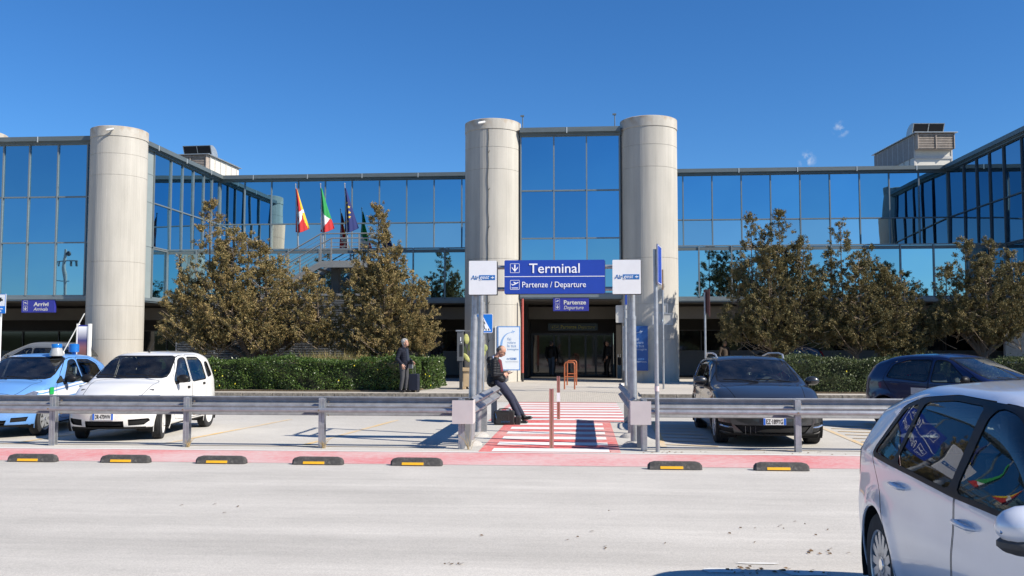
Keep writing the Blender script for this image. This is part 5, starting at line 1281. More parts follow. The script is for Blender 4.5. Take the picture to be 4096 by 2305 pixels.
class Car:
    def __init__(s, P, label, cat='car', name='parked_car', group=None, paint_m=None, cell=0.05):
        s.P = P; s.t = thing(name, label, cat, (0, 0, 0), 0, group); s.paint = paint_m
        s.L, s.W, s.H = P['L'], P['W'], P['H']; s.fx = P['wb'] / 2; s.rx = -P['wb'] / 2
        s.x1 = s.fx + P['fo']; s.x0 = s.x1 - s.L
        s.shell(cell)
    def hw(s, x, z):
        P = s.P; u = (x - s.x0) / s.L
        w = s.W / 2
        w *= 1 - P.get('tf', .16) * max(0, (u - .72) / .28) ** 2.2 - P.get('tr', .12) * max(0, (.25 - u) / .25) ** 2.2
        zb = lerp_tab(P['belt'], x)
        # side section
        w *= lerp_tab([(0.12, .93), (.25, .965), (.42, .99), (.62, 1.0), (.78, .985), (1.1, .975)], z * 1.45 / s.H)
        if z > zb - .03:
            k = z - zb + .03; sm = k * k / (k + .05)
            w -= sm * P['tumble'] * (1 + P.get('tumr', .0) * sstep(.30, .0, u) + P.get('tumf', .2) * sstep(.6, .8, u))
        return w
    def mapf(s, a, sy, v):
        """a,sy in metres-normalised -1..1, v 0..1 -> car surface point"""
        P = s.P; x = (s.x0 + s.x1) / 2 + a * s.L / 2
        u = (a + 1) / 2
        # plan curvature pulls the corners back
        kf = P.get('kf', .26) * abs(sy) ** 2.6 * sstep(.80, 1.0, u) ; kr = P.get('kr', .16) * abs(sy) ** 2.6 * sstep(.16, 0.0, u)
        zt = lerp_tab(P['top'], x); zb = lerp_tab(P['bot'], x)
        z = zb + v * (zt - zb - P.get('crown', .045) * abs(sy) ** 2.2 * sstep(.2, .9, v))
        x2 = x - kf + kr - lerp_tab(P['nose'], z) * sstep(.74, 1.0, u) + lerp_tab(P['tail'], z) * sstep(P.get('tailu', .28), 0.0, u)
        y = sy * s.hw(x2, z)
        # wheel arch flares
        for wx in (s.fx, s.rx):
            d = math.hypot(x2 - wx, z - P['wr'])
            if abs(sy) > .8: y += math.copysign(.018 * math.exp(-((d - P['ar'] - .02) / .06) ** 2), sy)
        return (x2, y, z)
    def shell(s, cell):
        P = s.P; Lx, Ly, Lz = s.L / 2, s.W / 2, s.H / 2
        nx, ny, nz = round(s.L / cell), max(12, round(s.W / cell / 1.15) // 2 * 2), round(s.H / cell * .9)
        r = P.get('round', .13); idx = {}; bm = bmesh.new()
        def vert(i, j, k):
            key = (i, j, k)
            if key in idx: return idx[key]
            p = Vector(((-1 + 2 * i / nx) * Lx, (-1 + 2 * j / ny) * Ly, (-1 + 2 * k / nz) * Lz))
            c = Vector((max(-Lx + r, min(Lx - r, p.x)), max(-Ly + r, min(Ly - r, p.y)), max(-Lz + r, min(Lz - r, p.z))))
            d = p - c
            if d.length > 1e-9: p = c + d.normalized() * r
            q = s.mapf(p.x / Lx, p.y / Ly, (p.z / Lz + 1) / 2)
            idx[key] = bm.verts.new(q); return idx[key]
        def face(*k): bm.faces.new([vert(*q) for q in k])
        for i in range(nx):
            for j in range(ny):
                face((i, j, 0), (i, j + 1, 0), (i + 1, j + 1, 0), (i + 1, j, 0)); face((i, j, nz), (i + 1, j, nz), (i + 1, j + 1, nz), (i, j + 1, nz))
            for k in range(nz):
                face((i, 0, k), (i + 1, 0, k), (i + 1, 0, k + 1), (i, 0, k + 1)); face((i, ny, k), (i, ny, k + 1), (i + 1, ny, k + 1), (i + 1, ny, k))
        for j in range(ny):
            for k in range(nz):
                face((0, j, k), (0, j, k + 1), (0, j + 1, k + 1), (0, j + 1, k)); face((nx, j, k), (nx, j + 1, k), (nx, j + 1, k + 1), (nx, j, k + 1))
        bmesh.ops.recalc_face_normals(bm, faces=bm.faces); bm.normal_update(); s.bm = bm
        s.lay = bm.faces.layers.int.new('region'); s.regions = {}
    # ---- projection cutting: side ('y', sign), front ('x', 1), rear ('x', -1), top ('z', 1)
    def cut(s, poly, axis, sign, rid, lim=None, nmin=.22):
        bm = s.bm; ai = 'xyz'.index(axis); ui, vi = [(1, 2), (0, 2), (0, 1)][ai]
        us = [p[0] for p in poly]; vs = [p[1] for p in poly]; m = .01
        def near(f):
            if f.normal[ai] * sign < nmin: return False
            c = f.calc_center_median()
            if lim and not lim(c): return False
            cs = [v.co for v in f.verts]
            return max(v[ui] for v in cs) > min(us) - m and min(v[ui] for v in cs) < max(us) + m and max(v[vi] for v in cs) > min(vs) - m and min(v[vi] for v in cs) < max(vs) + m
        sub = [f for f in bm.faces if near(f)]
        n = len(poly)
        for i in range(n):
            p, q = poly[i], poly[(i + 1) % n]; d = (q[0] - p[0], q[1] - p[1]); l = math.hypot(*d)
            if l < 1e-6: continue
            co = [0, 0, 0]; no = [0, 0, 0]; co[ui], co[vi] = p; no[ui], no[vi] = -d[1] / l, d[0] / l
            # only the faces close to this edge
            e0, e1 = min(p[0], q[0]) - .06, max(p[0], q[0]) + .06; g0, g1 = min(p[1], q[1]) - .06, max(p[1], q[1]) + .06
            loc = [f for f in sub if f.is_valid and max(v.co[ui] for v in f.verts) > e0 and min(v.co[ui] for v in f.verts) < e1 and max(v.co[vi] for v in f.verts) > g0 and min(v.co[vi] for v in f.verts) < g1]
            if not loc: continue
            ge = set(); gv = set()
            for f in loc: ge.update(f.edges); gv.update(f.verts)
            keep = set(f for f in sub if f.is_valid)
            res = bmesh.ops.bisect_plane(bm, geom=list(loc) + list(ge) + list(gv), plane_co=co, plane_no=no, dist=1e-5)
            new = [g for g in res['geom'] if isinstance(g, bmesh.types.BMFace)]
            sub = list({f for f in keep if f.is_valid} | {f for f in new if f.is_valid})
        bm.normal_update(); cnt = 0
        for f in sub:
            if not f.is_valid: continue
            c = f.calc_center_median(); x, y = c[ui], c[vi]; ins = False; j = n - 1
            for i in range(n):
                if (poly[i][1] > y) != (poly[j][1] > y) and x < (poly[j][0] - poly[i][0]) * (y - poly[i][1]) / (poly[j][1] - poly[i][1]) + poly[i][0]: ins = not ins
                j = i
            if ins: f[s.lay] = rid; cnt += 1
        return cnt
    def finish(s, parts, paint_m):
        """parts: {rid: (name, material, inset, parent_rid, thickness)}; rid 0 is the body"""
        bm = s.bm; out = {}
        bm.verts.ensure_lookup_table(); bm.normal_update()
        vn = {v: v.normal.copy() for v in bm.verts}
        groups = {}
        for f in bm.faces: groups.setdefault(f[s.lay], []).append(f)
        def mk(name, faces, m, inset, parent):
            vm = {}; vs = []; fs = []; ns = []
            for f in faces:
                r = []
                for v in f.verts:
                    if v not in vm: vm[v] = len(vs); vs.append(v.co - vn[v] * inset); ns.append(vn[v])
                    r.append(vm[v])
                fs.append(r)
            me = bpy.data.meshes.new(name); me.from_pydata([tuple(v) for v in vs], [], fs); me.materials.append(m)
            me.polygons.foreach_set('use_smooth', [True] * len(fs)); me.update()
            me.normals_split_custom_set_from_vertices([tuple(n) for n in ns])
            return link_mesh(name, me, parent)
        order = sorted(groups, key=lambda r: 0 if r == 0 else (1 if (parts.get(r) and parts[r][3] is None) else 2))
        for rid in order:
            if rid == 0: out[0] = mk('body', groups[0], paint_m, 0, s.t); continue
            if not parts.get(rid): continue
            name, m, inset, par = parts[rid]
            out[rid] = mk(name, groups[rid], m, inset, s.t if par is None else out.get(par, s.t))
        bm.free(); s.out = out
        return out
def grow(poly, d):
    """offset a convex-ish polygon outwards by d"""
    n = len(poly); A = sum(poly[i][0] * poly[(i + 1) % n][1] - poly[(i + 1) % n][0] * poly[i][1] for i in range(n)); sg = 1 if A > 0 else -1
    out = []
    for i in range(n):
        p0, p1, p2 = poly[i - 1], poly[i], poly[(i + 1) % n]
        def nr(a, b): dx, dy = b[0] - a[0], b[1] - a[1]; l = math.hypot(dx, dy) or 1; return (sg * dy / l, -sg * dx / l)
        n1, n2 = nr(p0, p1), nr(p1, p2); mx, my = n1[0] + n2[0], n1[1] + n2[1]; l = mx * mx + my * my
        if l < .3: l = .3
        out.append((p1[0] + mx * 2 * d / l, p1[1] + my * 2 * d / l))
    return out
def soften(poly, r):
    """cut the corners of a polygon"""
    n = len(poly); out = []
    for i in range(n):
        p0, p1, p2 = Vector(poly[i - 1]), Vector(poly[i]), Vector(poly[(i + 1) % n])
        a = (p0 - p1); b = (p2 - p1); ra = min(r, a.length * .4); rb = min(r, b.length * .4)
        A = p1 + a.normalized() * ra; B = p1 + b.normalized() * rb
        out += [tuple(A), tuple(p1 * .5 + (A + B) * .25), tuple(B)]
    return out

def wheel(t, x, y, r, w, side, rim_m, spokes=5, steer=0.0, style='cover', rimr=.66, cap=True):
    """wheel with its outer face towards side (+1/-1 in y)"""
    wl = bpy.data.objects.new('wheel', None); C.objects.link(wl); wl.parent = t; wl.location = (x, y, r); wl.rotation_euler = (0, 0, steer)
    ri = r * rimr; b = MB(); s = side
    prof = [(ri - .01, -w), (ri + .01, -w * 1.0), (r * .86, -w * 1.04), (r * .955, -w * .96), (r, -w * .78)]
    for k in range(5): yy = -w * .62 + k * w * .31; prof += [(r, yy - .006), (r - .008, yy - .004), (r - .008, yy + .004), (r, yy + .006)]
    prof += [(r, w * .78), (r * .955, w * .96), (r * .86, w * 1.04), (ri + .01, w), (ri - .01, w * .9)]
    b.lathe(prof, 40, axis='y'); b.build('tyre', m_tyre, wl)
    b = MB(); o = s * w
    b.lathe([(ri, o * .2), (ri, o * .93), (ri - .012, o * .99), (ri - .022, o * .93), (ri - .026, o * .3)], 40, axis='y')
    f = o * .80
    n = spokes
    if style == 'cover':
        b.lathe([(ri - .02, o * .86), (ri * .80, o * .90), (ri * .34, f * 1.02), (.001, f * 1.10)], 40, axis='y')
    else:
        for k in range(n):
            a = 2 * PI * k / n; ca, sa = math.cos(a), math.sin(a); hw_ = ri * (.13 if n > 8 else .17)
            q = []
            for rr, hh in ((ri * .20, hw_ * .9), (ri * .97, hw_ * .75)):
                for sg in (-1, 1): q.append((rr * ca - sg * hh * sa, rr * sa + sg * hh * ca))
            y0, y1 = o * .62, o * .88
            vs = [(p[0], y1, p[1]) for p in q] + [(p[0], y0, p[1]) for p in q]
            b.add(vs, [(0, 1, 3, 2), (0, 2, 6, 4), (1, 5, 7, 3), (0, 4, 5, 1), (2, 3, 7, 6)])
        b.lathe([(ri * .24, o * .55), (ri * .24, o * .90), (.001, o * .93)], 24, axis='y')
    b.build('rim', rim_m, wl)
    b = MB()
    if style == 'cover':
        for k in range(n):
            a = 2 * PI * (k + .5) / n; r0, r1 = ri * .42, ri * .84
            q = []
            for rr, h in ((r0, .25), (r1, .42)):
                for sg in (-1, 1): aa = a + sg * h * 2.0 / n; q.append((rr * math.cos(aa), rr * math.sin(aa)))
            b.add([(p[0], f * (1.035 + .045 * (i // 2 * 1)), p[1]) for i, p in enumerate(q)], [(0, 1, 3, 2)])
    else: b.lathe([(ri - .02, o * .15), (.001, o * .15)], 30, axis='y')
    b.build('vent_slots' if style == 'cover' else 'brake_disc', m_seam if style == 'cover' else m_greyp, wl)
    if cap: b = MB(); b.lathe([(ri * .17, o * .90), (ri * .16, o * .955), (.001, o * .965)], 20, axis='y'); b.build('hub_cap', m_chrome if style != 'cover' else rim_m, wl)
    return wl

def build_car(P, label, paint_m, loc, heading, group='cars parked in the lot', cell=.05, name='parked_car'):
    c = Car(P, label, 'car', name, group, paint_m, cell); t = c.t
    wr, ar = P['wr'], P['ar']; parts = {}; rid = 1
    def R_(): nonlocal rid; rid += 1; return rid
    # wheel arches
    for sg in (-1, 1):
        for wx in (c.fx, c.rx):
            poly = [(wx + ar * math.cos(a), wr + .01 + ar * math.sin(a)) for a in np.linspace(-.35 * PI, 1.35 * PI, 30)]
            poly = [(px, max(pz, -.1)) for px, pz in poly]
            c.cut(poly, 'y', sg, 1, nmin=.15)
            lip = [(wx + (ar + .014) * math.cos(a), wr + .01 + (ar + .014) * math.sin(a)) for a in np.linspace(-.05 * PI, 1.05 * PI, 26)]
    parts[1] = None
    belt = lambda x: lerp_tab(P['belt'], x)
    # doors (seams) then windows over them
    door_ids = {}
    for sg in (-1, 1):
        for k, dp in enumerate(P['doors']):
            q = soften(dp, .05); g_ = R_(); c.cut(grow(q, .0045), 'y', sg, g_); parts[g_] = ('door_gap', m_seam, .006, None)
            d_ = R_(); c.cut(grow(q, -.0045), 'y', sg, d_); parts[d_] = ('door', paint_m, 0.0, None); door_ids[(sg, k)] = d_
    for sg in (-1, 1):
        if P.get('dlo'): g_ = R_(); c.cut(soften(P['dlo'], .04), 'y', sg, g_); parts[g_] = ('window_surround', m_blackp, .001, None)
        for k, wp in enumerate(P['windows']):
            q = soften(wp, .055); g_ = R_()
            if not P.get('dlo'): c.cut(grow(q, P.get('seal', .018)), 'y', sg, g_)
            else: c.cut(grow(q, .004), 'y', sg, g_)
            parts[g_] = ('window_seal', m_blackp, .001, None)
            w_ = R_(); c.cut(q, 'y', sg, w_); parts[w_] = ('side_window', m_wins, .006, g_)
        for dp, m_, nm in P.get('sidepatch', []):
            g_ = R_(); c.cut(dp, 'y', sg, g_); parts[g_] = (nm, m_, .001, None)
    # windscreen and rear window in the plane across the car
    q = soften(P['wscreen'], .07); lim = lambda co: co.x > .0
    g_ = R_(); c.cut(grow(q, .022), 'x', 1, g_, lim, .12); parts[g_] = ('windscreen_seal', m_blackp, .001, None)
    w_ = R_(); c.cut(q, 'x', 1, w_, lim, .12); parts[w_] = ('windscreen', m_win, .005, g_)
    q = soften(P['rscreen'], .06); lim = lambda co: co.x < -.3
    g_ = R_(); c.cut(grow(q, .015), 'x', -1, g_, lim, .12); parts[g_] = ('rear_window_seal', m_blackp, .001, None)
    w_ = R_(); c.cut(q, 'x', -1, w_, lim, .12); parts[w_] = ('rear_window', m_wins, .005, g_)
    # bonnet seams: polygon from above
    if 'bonnet' in P:
        q = soften(P['bonnet'], .08); g_ = R_(); c.cut(grow(q, .005), 'z', 1, g_, lambda co: co.x > .5, .3); parts[g_] = ('bonnet_gap', m_seam, .004, None)
        w_ = R_(); c.cut(grow(q, -.005), 'z', 1, w_, lambda co: co.x > .5, .3); parts[w_] = ('bonnet', paint_m, 0, None)
    for poly, m_, nm, ins in P.get('front', []):
        for sg in ((1, -1) if poly[0][0] * poly[1][0] >= 0 and min(p[0] for p in poly) >= .05 else (1,)):
            pp = [(p[0] * sg, p[1]) for p in poly]; g_ = R_(); c.cut(pp, 'x', 1, g_, lambda co: co.x > c.fx - .35, .05); parts[g_] = (nm, m_, ins, None)
    for poly, m_, nm, ins in P.get('rear', []):
        for sg in (1, -1):
            pp = [(p[0] * sg, p[1]) for p in poly]; g_ = R_(); c.cut(pp, 'x', -1, g_, lambda co: co.x < c.rx + .2, .38); parts[g_] = (nm, m_, ins, None)
    und = R_(); parts[und] = ('underbody', m_seam, 0, None)
    for f in c.bm.faces:
        if f.normal.z < -.6 and f.calc_center_median().z < lerp_tab(P['bot'], f.calc_center_median().x) + .06: f[c.lay] = und
    out = c.finish(parts, paint_m)
    # wheel wells
    for sg in (-1, 1):
        for wx in (c.fx, c.rx):
            b = MB(); yo = sg * (c.hw(wx, .55) - .004); yi = sg * (c.W / 2 - .36)
            pts = [(wx + ar * math.cos(a), wr + .01 + ar * math.sin(a)) for a in np.linspace(-.2 * PI, 1.2 * PI, 24)]
            pts = [p for p in pts if p[1] > .12]
            vs = [(p[0], yo, p[1]) for p in pts] + [(p[0], yi, p[1]) for p in pts]; n = len(pts)
            b.add(vs, [(i, i + 1, n + i + 1, n + i) for i in range(n - 1)] + [tuple(range(n, 2 * n))], 0, False)
            b.build('wheel_well', m_seam, t)
            # lip
            b = MB(); b.tube([(p[0], sg * (c.hw(p[0], p[1]) + .008), p[1]) for p in pts], .007, 5, caps=False); b.build('arch_lip', P.get('lipm', paint_m), t)
    tw = P.get('tyrew', .095)
    for sg in (-1, 1):
        wheel(t, c.fx, sg * (c.W / 2 - tw - .025), wr, tw, sg, P['rimm'], P['spokes'], P.get('steer', 0), P['style'], P.get('rimr', .66))
        wheel(t, c.rx, sg * (c.W / 2 - tw - .025), wr, tw, sg, P['rimm'], P['spokes'], 0, P['style'], P.get('rimr', .66))
    # cabin
    cabx = P['cab']; seatz = P.get('seatz', .62)
    b = MB(); fl = .32; b.box(cabx - 1.9, cabx + .85, -c.W / 2 + .14, c.W / 2 - .14, fl - .03, fl); b.build('cabin_floor', m_liner, t)
    b = MB(); dz = belt(cabx + .7) - .02; x0 = cabx + .52; hwd = c.W / 2 - .14
    b.prism([(x0, .45), (x0 - .03, dz - .12), (x0 + .10, dz), (x0 + .75, dz - .03), (x0 + .75, .45)], 'y', -hwd, hwd)
    b.prism([(x0 - .05, dz - .1), (x0 + .02, dz + .045), (x0 + .24, dz + .02), (x0 + .2, dz - .1)], 'y', .16, .62); b.build('dashboard', m_dash, t, bevel=.02)
    b = MB(); ctr = Vector((x0 - .16, .38, dz - .02)); T_ = Matrix.Translation(ctr) @ Matrix.Rotation(R(-62), 4, 'Y')
    pts = [tuple(T_ @ Vector((.19 * math.cos(a), .19 * math.sin(a), 0))) for a in np.linspace(0, 2 * PI, 25)[:-1]]
    b.tube(pts, .016, 7, closed=True); b.tube([T_ @ Vector((0, -.18, 0)), T_ @ Vector((0, 0, -.02)), T_ @ Vector((0, .18, 0))], .02, 6); b.tube([T_ @ Vector((0, 0, -.02)), (x0 + .03, .38, dz - .1)], .03, 6)
    b.build('steering_wheel', m_blackp, t)
    def seat(x, y, w, h=.62):
        b = MB(); b.prism([(x - .05, fl), (x + .5, fl), (x + .52, seatz - .14), (x + .45, seatz - .10), (x - .02, seatz - .16)], 'y', y - w, y + w)
        b.prism([(x - .06, seatz - .22), (x + .06, seatz - .16), (x - .13, seatz + h - .16), (x - .22, seatz + h - .16)], 'y', y - w, y + w)
        sobj = b.build('seat', m_seat, t, bevel=.04)
        n = 1 if w < .35 else 3
        for k in range(n):
            yy = y + (k - (n - 1) / 2) * w * .66; b = MB(); b.box(x - .255, x - .16, yy - .13, yy + .13, seatz + h - .13, seatz + h + .05)
            for q in (-.05, .05): b.cyl((x - .2, yy + q, seatz + h - .2), (x - .2, yy + q, seatz + h - .1), .008, n=6)
            b.build('headrest', m_seat, sobj, bevel=.03)
    seat(cabx - .15, .36, .24); seat(cabx - .15, -.36, .24); seat(cabx - 1.0, 0, .58, .54)
    b = MB(); zt = lerp_tab(P['top'], cabx + .25) - .15; b.box(cabx + .30, cabx + .34, -.12, .12, zt - .035, zt + .035); b.cyl((cabx + .33, 0, zt), (cabx + .44, 0, zt + .07), .01, n=6); b.build('rear_view_mirror', m_blackp, t, bevel=.008)
    # mirrors
    mx, mz = P['mirror']
    for sg in (-1, 1):
        yb = sg * (c.hw(mx, mz) - .01); b = MB()
        T_ = Matrix.Translation((mx, yb + sg * .15, mz + .02)) @ Matrix.Rotation(R(-8 * sg), 4, 'Z')
        b.ell((0, 0, 0), (.075, .125, .078), 16, 0, T_); m_ = b.mesh('door_mirror', P.get('mirm', m_blackp))
        for v in m_.vertices:
            if v.co.x < mx - .03: v.co.x = mx - .03 + (v.co.x - mx + .03) * .15
        mo = link_mesh('door_mirror', m_, t)
        b = MB(); b.prism(rrect(-.085, .085, -.045, .045, .03), 'x', 0, .004, 0, Matrix.Translation((mx - .046, yb + sg * .15, mz + .02))); b.build('mirror_glass', m_chrome, mo)
        b = MB(); b.tube([(mx + .02, yb - sg * .02, mz - .07), (mx + .01, yb + sg * .08, mz - .045)], [.04, .03], 8); b.build('mirror_foot', m_blackp, mo)
        if P.get('mirlow'):
            b = MB(); b.ell((mx, yb + sg * .15, mz - .045), (.072, .115, .045), 14); b.build('mirror_base', m_greyp, mo)
            b = MB(); b.tube([(mx + .055, yb + sg * .06, mz + .0), (mx + .068, yb + sg * .16, mz + .0), (mx + .03, yb + sg * .262, mz + .005)], .008, 6); b.build('indicator', m_lens, mo)
    # handles
    for sg in (-1, 1):
        for k, (hx, hz) in enumerate(P['handles']):
            yb = sg * (c.hw(hx, hz)); b = MB()
            if P.get('handle', 'bar') == 'bar':
                b.tube([(hx - .10, yb - sg * .004, hz), (hx - .085, yb + sg * .028, hz + .003), (hx, yb + sg * .036, hz + .006), (hx + .085, yb + sg * .028, hz + .003), (hx + .10, yb - sg * .004, hz)], [.010, .012, .0135, .012, .010], 10)
                hm = P.get('handm', paint_m)
            else:
                b.box(hx - .055, hx + .055, *sorted((yb - sg * .01, yb + sg * .012)), hz - .022, hz + .022); hm = m_blackp
            b.build('handle', hm, out.get(door_ids.get((sg, k)), t))
            b = MB(); b.ell((hx + .01, yb - sg * .001, hz - .005), (.075, .004, .034), 16); 
            if P.get('handle', 'bar') == 'bar': b.build('handle_cup', m_seam if P.get('cupdark') else paint_m, out.get(door_ids.get((sg, k)), t))
    # plate
    if P.get('plate'):
        px, pz, txt = P['plate']; b = MB(); b.box(0, .012, -.18, .18, -.055, .055); pl = b.build('number_plate', m_npl, t, (px, 0, pz), bevel=.004)
        b = MB()
        for y0, y1 in ((-.178, -.145), (.145, .178)): b.box(.0125, .0135, y0, y1, -.052, .052)
        b.build('blue_band', m_npb, pl)
        me = text_mesh('plate_lettering', txt, .105, m_black, depth=.0005, bold=.002); co = np.array([v.co for v in me.vertices]); w = co[:, 0].max() - co[:, 0].min()
        for v in me.vertices: v.co.x = (v.co.x - co[:, 0].min()) / w * .265 - .1325
        o = link_mesh('plate_lettering', me, pl, (.0138, 0, -.036), (R(90), 0, R(90)))
    # wipers
    wx0 = P['wiper'][0]; wz = P['wiper'][1]; b = MB()
    for y0, y1 in ((-.05, .55), (-.62, -.02)):
        b.tube([(wx0, y1, wz), (wx0 - .05, (y0 + y1) / 2, wz + .035), (wx0 - .06, y0, wz + .045)], .009, 5)
    b.build('wipers', m_blackp, t)
    t.location = loc; t.rotation_euler = (0, 0, heading)
    c.out = out; c.door_ids = door_ids
    return c
p_white = paint('paint_white', (0.74, 0.73, 0.70))
p_black = paint('paint_black', (0.020, 0.020, 0.021), rough=.35)
p_navy = paint('paint_navy', (0.008, 0.013, 0.060), flake=.2, rough=.28)
p_silver = paint('paint_silver', (0.64, 0.67, 0.74), flake=.22, rough=.30)
p_greyv = paint('paint_grey_van', (0.16, 0.17, 0.18), flake=.2)
# police livery: pale blue with a white wedge along the flank (pattern in the car's own coordinates)
p_police = paint('paint_police_blue', (0.13, 0.30, 0.62), rough=.30)
def livery(m):
    n = m.node_tree; N = n.nodes; L = n.links; p = N['Principled BSDF']; src = p.inputs['Base Color'].links[0].from_socket
    tc = N.new('ShaderNodeTexCoord'); sp = N.new('ShaderNodeSeparateXYZ'); L.new(tc.outputs['Object'], sp.inputs[0])
    def band(a0, b0, a1, b1):
        lo = N.new('ShaderNodeMath'); lo.operation = 'MULTIPLY_ADD'; lo.inputs[1].default_value = a0; lo.inputs[2].default_value = b0; L.new(sp.outputs['X'], lo.inputs[0])
        hi = N.new('ShaderNodeMath'); hi.operation = 'MULTIPLY_ADD'; hi.inputs[1].default_value = a1; hi.inputs[2].default_value = b1; L.new(sp.outputs['X'], hi.inputs[0])
        g = N.new('ShaderNodeMath'); g.operation = 'GREATER_THAN'; L.new(sp.outputs['Z'], g.inputs[0]); L.new(lo.outputs[0], g.inputs[1])
        l = N.new('ShaderNodeMath'); l.operation = 'LESS_THAN'; L.new(sp.outputs['Z'], l.inputs[0]); L.new(hi.outputs[0], l.inputs[1])
        m_ = N.new('ShaderNodeMath'); m_.operation = 'MULTIPLY'; L.new(g.outputs[0], m_.inputs[0]); L.new(l.outputs[0], m_.inputs[1]); return m_.outputs[0]
    b1 = band(-.055, .715, -.075, .865); b2 = band(-.07, .885, -.075, .925)
    ab = N.new('ShaderNodeMath'); ab.operation = 'ABSOLUTE'; L.new(sp.outputs['Y'], ab.inputs[0]); gy = N.new('ShaderNodeMath'); gy.operation = 'GREATER_THAN'; gy.inputs[1].default_value = .66; L.new(ab.outputs[0], gy.inputs[0])
    gx = N.new('ShaderNodeMath'); gx.operation = 'LESS_THAN'; gx.inputs[1].default_value = 1.72; L.new(sp.outputs['X'], gx.inputs[0])
    s_ = N.new('ShaderNodeMath'); s_.operation = 'MAXIMUM'; L.new(b1, s_.inputs[0]); L.new(b2, s_.inputs[1])
    q = N.new('ShaderNodeMath'); q.operation = 'MULTIPLY'; L.new(s_.outputs[0], q.inputs[0]); L.new(gy.outputs[0], q.inputs[1])
    q2 = N.new('ShaderNodeMath'); q2.operation = 'MULTIPLY'; L.new(q.outputs[0], q2.inputs[0]); L.new(gx.outputs[0], q2.inputs[1])
    mx = N.new('ShaderNodeMixRGB'); mx.inputs[2].default_value = (.74, .75, .76, 1); L.new(q2.outputs[0], mx.inputs[0]); L.new(src, mx.inputs[1]); L.new(mx.outputs[0], p.inputs['Base Color'])
livery(p_police)

COMPACT = dict(L=3.54, W=1.58, H=1.54, wb=2.30, fo=.68, wr=.285, ar=.325, tyrew=.085, round=.12,
    top=[(-1.75, 1.45), (-1.4, 1.50), (-.8, 1.535), (-.1, 1.525), (.15, 1.48), (.32, 1.40), (.85, 1.07), (.97, 1.02), (1.25, .965), (1.6, .87), (1.85, .74)],
    bot=[(-1.75, .32), (-1.3, .22), (0, .19), (1.3, .19), (1.85, .22)], belt=[(-1.7, .97), (.9, .93), (1.8, 1.2)], tumble=.30, tumf=.25, tf=.15, tr=.10,
    nose=[(.15, .10), (.30, .02), (.48, 0), (.60, .03), (.72, .09), (.9, .2)], tail=[(.2, .06), (.45, 0), (.9, .02), (1.2, .08), (1.45, .20), (1.6, .3)], kf=.24, kr=.14,
    windows=[[(.66, .975), (.60, 1.06), (.22, 1.36), (.10, 1.40), (-.10, 1.41), (-.10, .965)], [(-.20, .965), (-.20, 1.415), (-.72, 1.405), (-.90, 1.30), (-.93, .99)], [(-1.04, 1.02), (-1.04, 1.30), (-1.22, 1.31), (-1.33, 1.06)]],
    doors=[[(.62, .30), (.76, .50), (.80, .90), (.70, 1.04), (.24, 1.41), (.06, 1.455), (-.145, 1.465), (-.145, .28)], [(-.16, .28), (-.16, 1.465), (-.78, 1.455), (-.96, 1.34), (-1.0, .95), (-.84, .60), (-.76, .28)]],
    wscreen=[(-.66, 1.075), (.66, 1.075), (.56, 1.435), (-.56, 1.435)], rscreen=[(-.56, 1.02), (.56, 1.02), (.48, 1.40), (-.48, 1.40)],
    bonnet=[(.90, -.60), (.90, .60), (1.62, .50), (1.62, -.50)],
    front=[([(-.33, .255), (.33, .255), (.33, .36), (-.33, .36)], m_seam, 'lower_grille', .03), ([(.40, .28), (.62, .29), (.70, .36), (.68, .40), (.40, .385)], m_seam, 'air_intake', .03),
           ([(-.36, .57), (.36, .57), (.38, .63), (-.38, .63)], m_seam, 'upper_grille', .02), ([(.44, .62), (.73, .60), (.76, .78), (.48, .79)], m_lens, 'headlight', -.002)],
    rear=[([(.60, .80), (.78, .80), (.78, 1.35), (.66, 1.35)], m_redl, 'tail_light', -.002)],
    cab=.05, seatz=.72, mirror=(.60, 1.02), handles=[(.02, .86), (-.78, .90)], handle='box', plate=(1.825, .435, 'DR·470WW'), wiper=(.93, 1.085), rimm=m_wheelw, spokes=7, style='cover', steer=R(14))
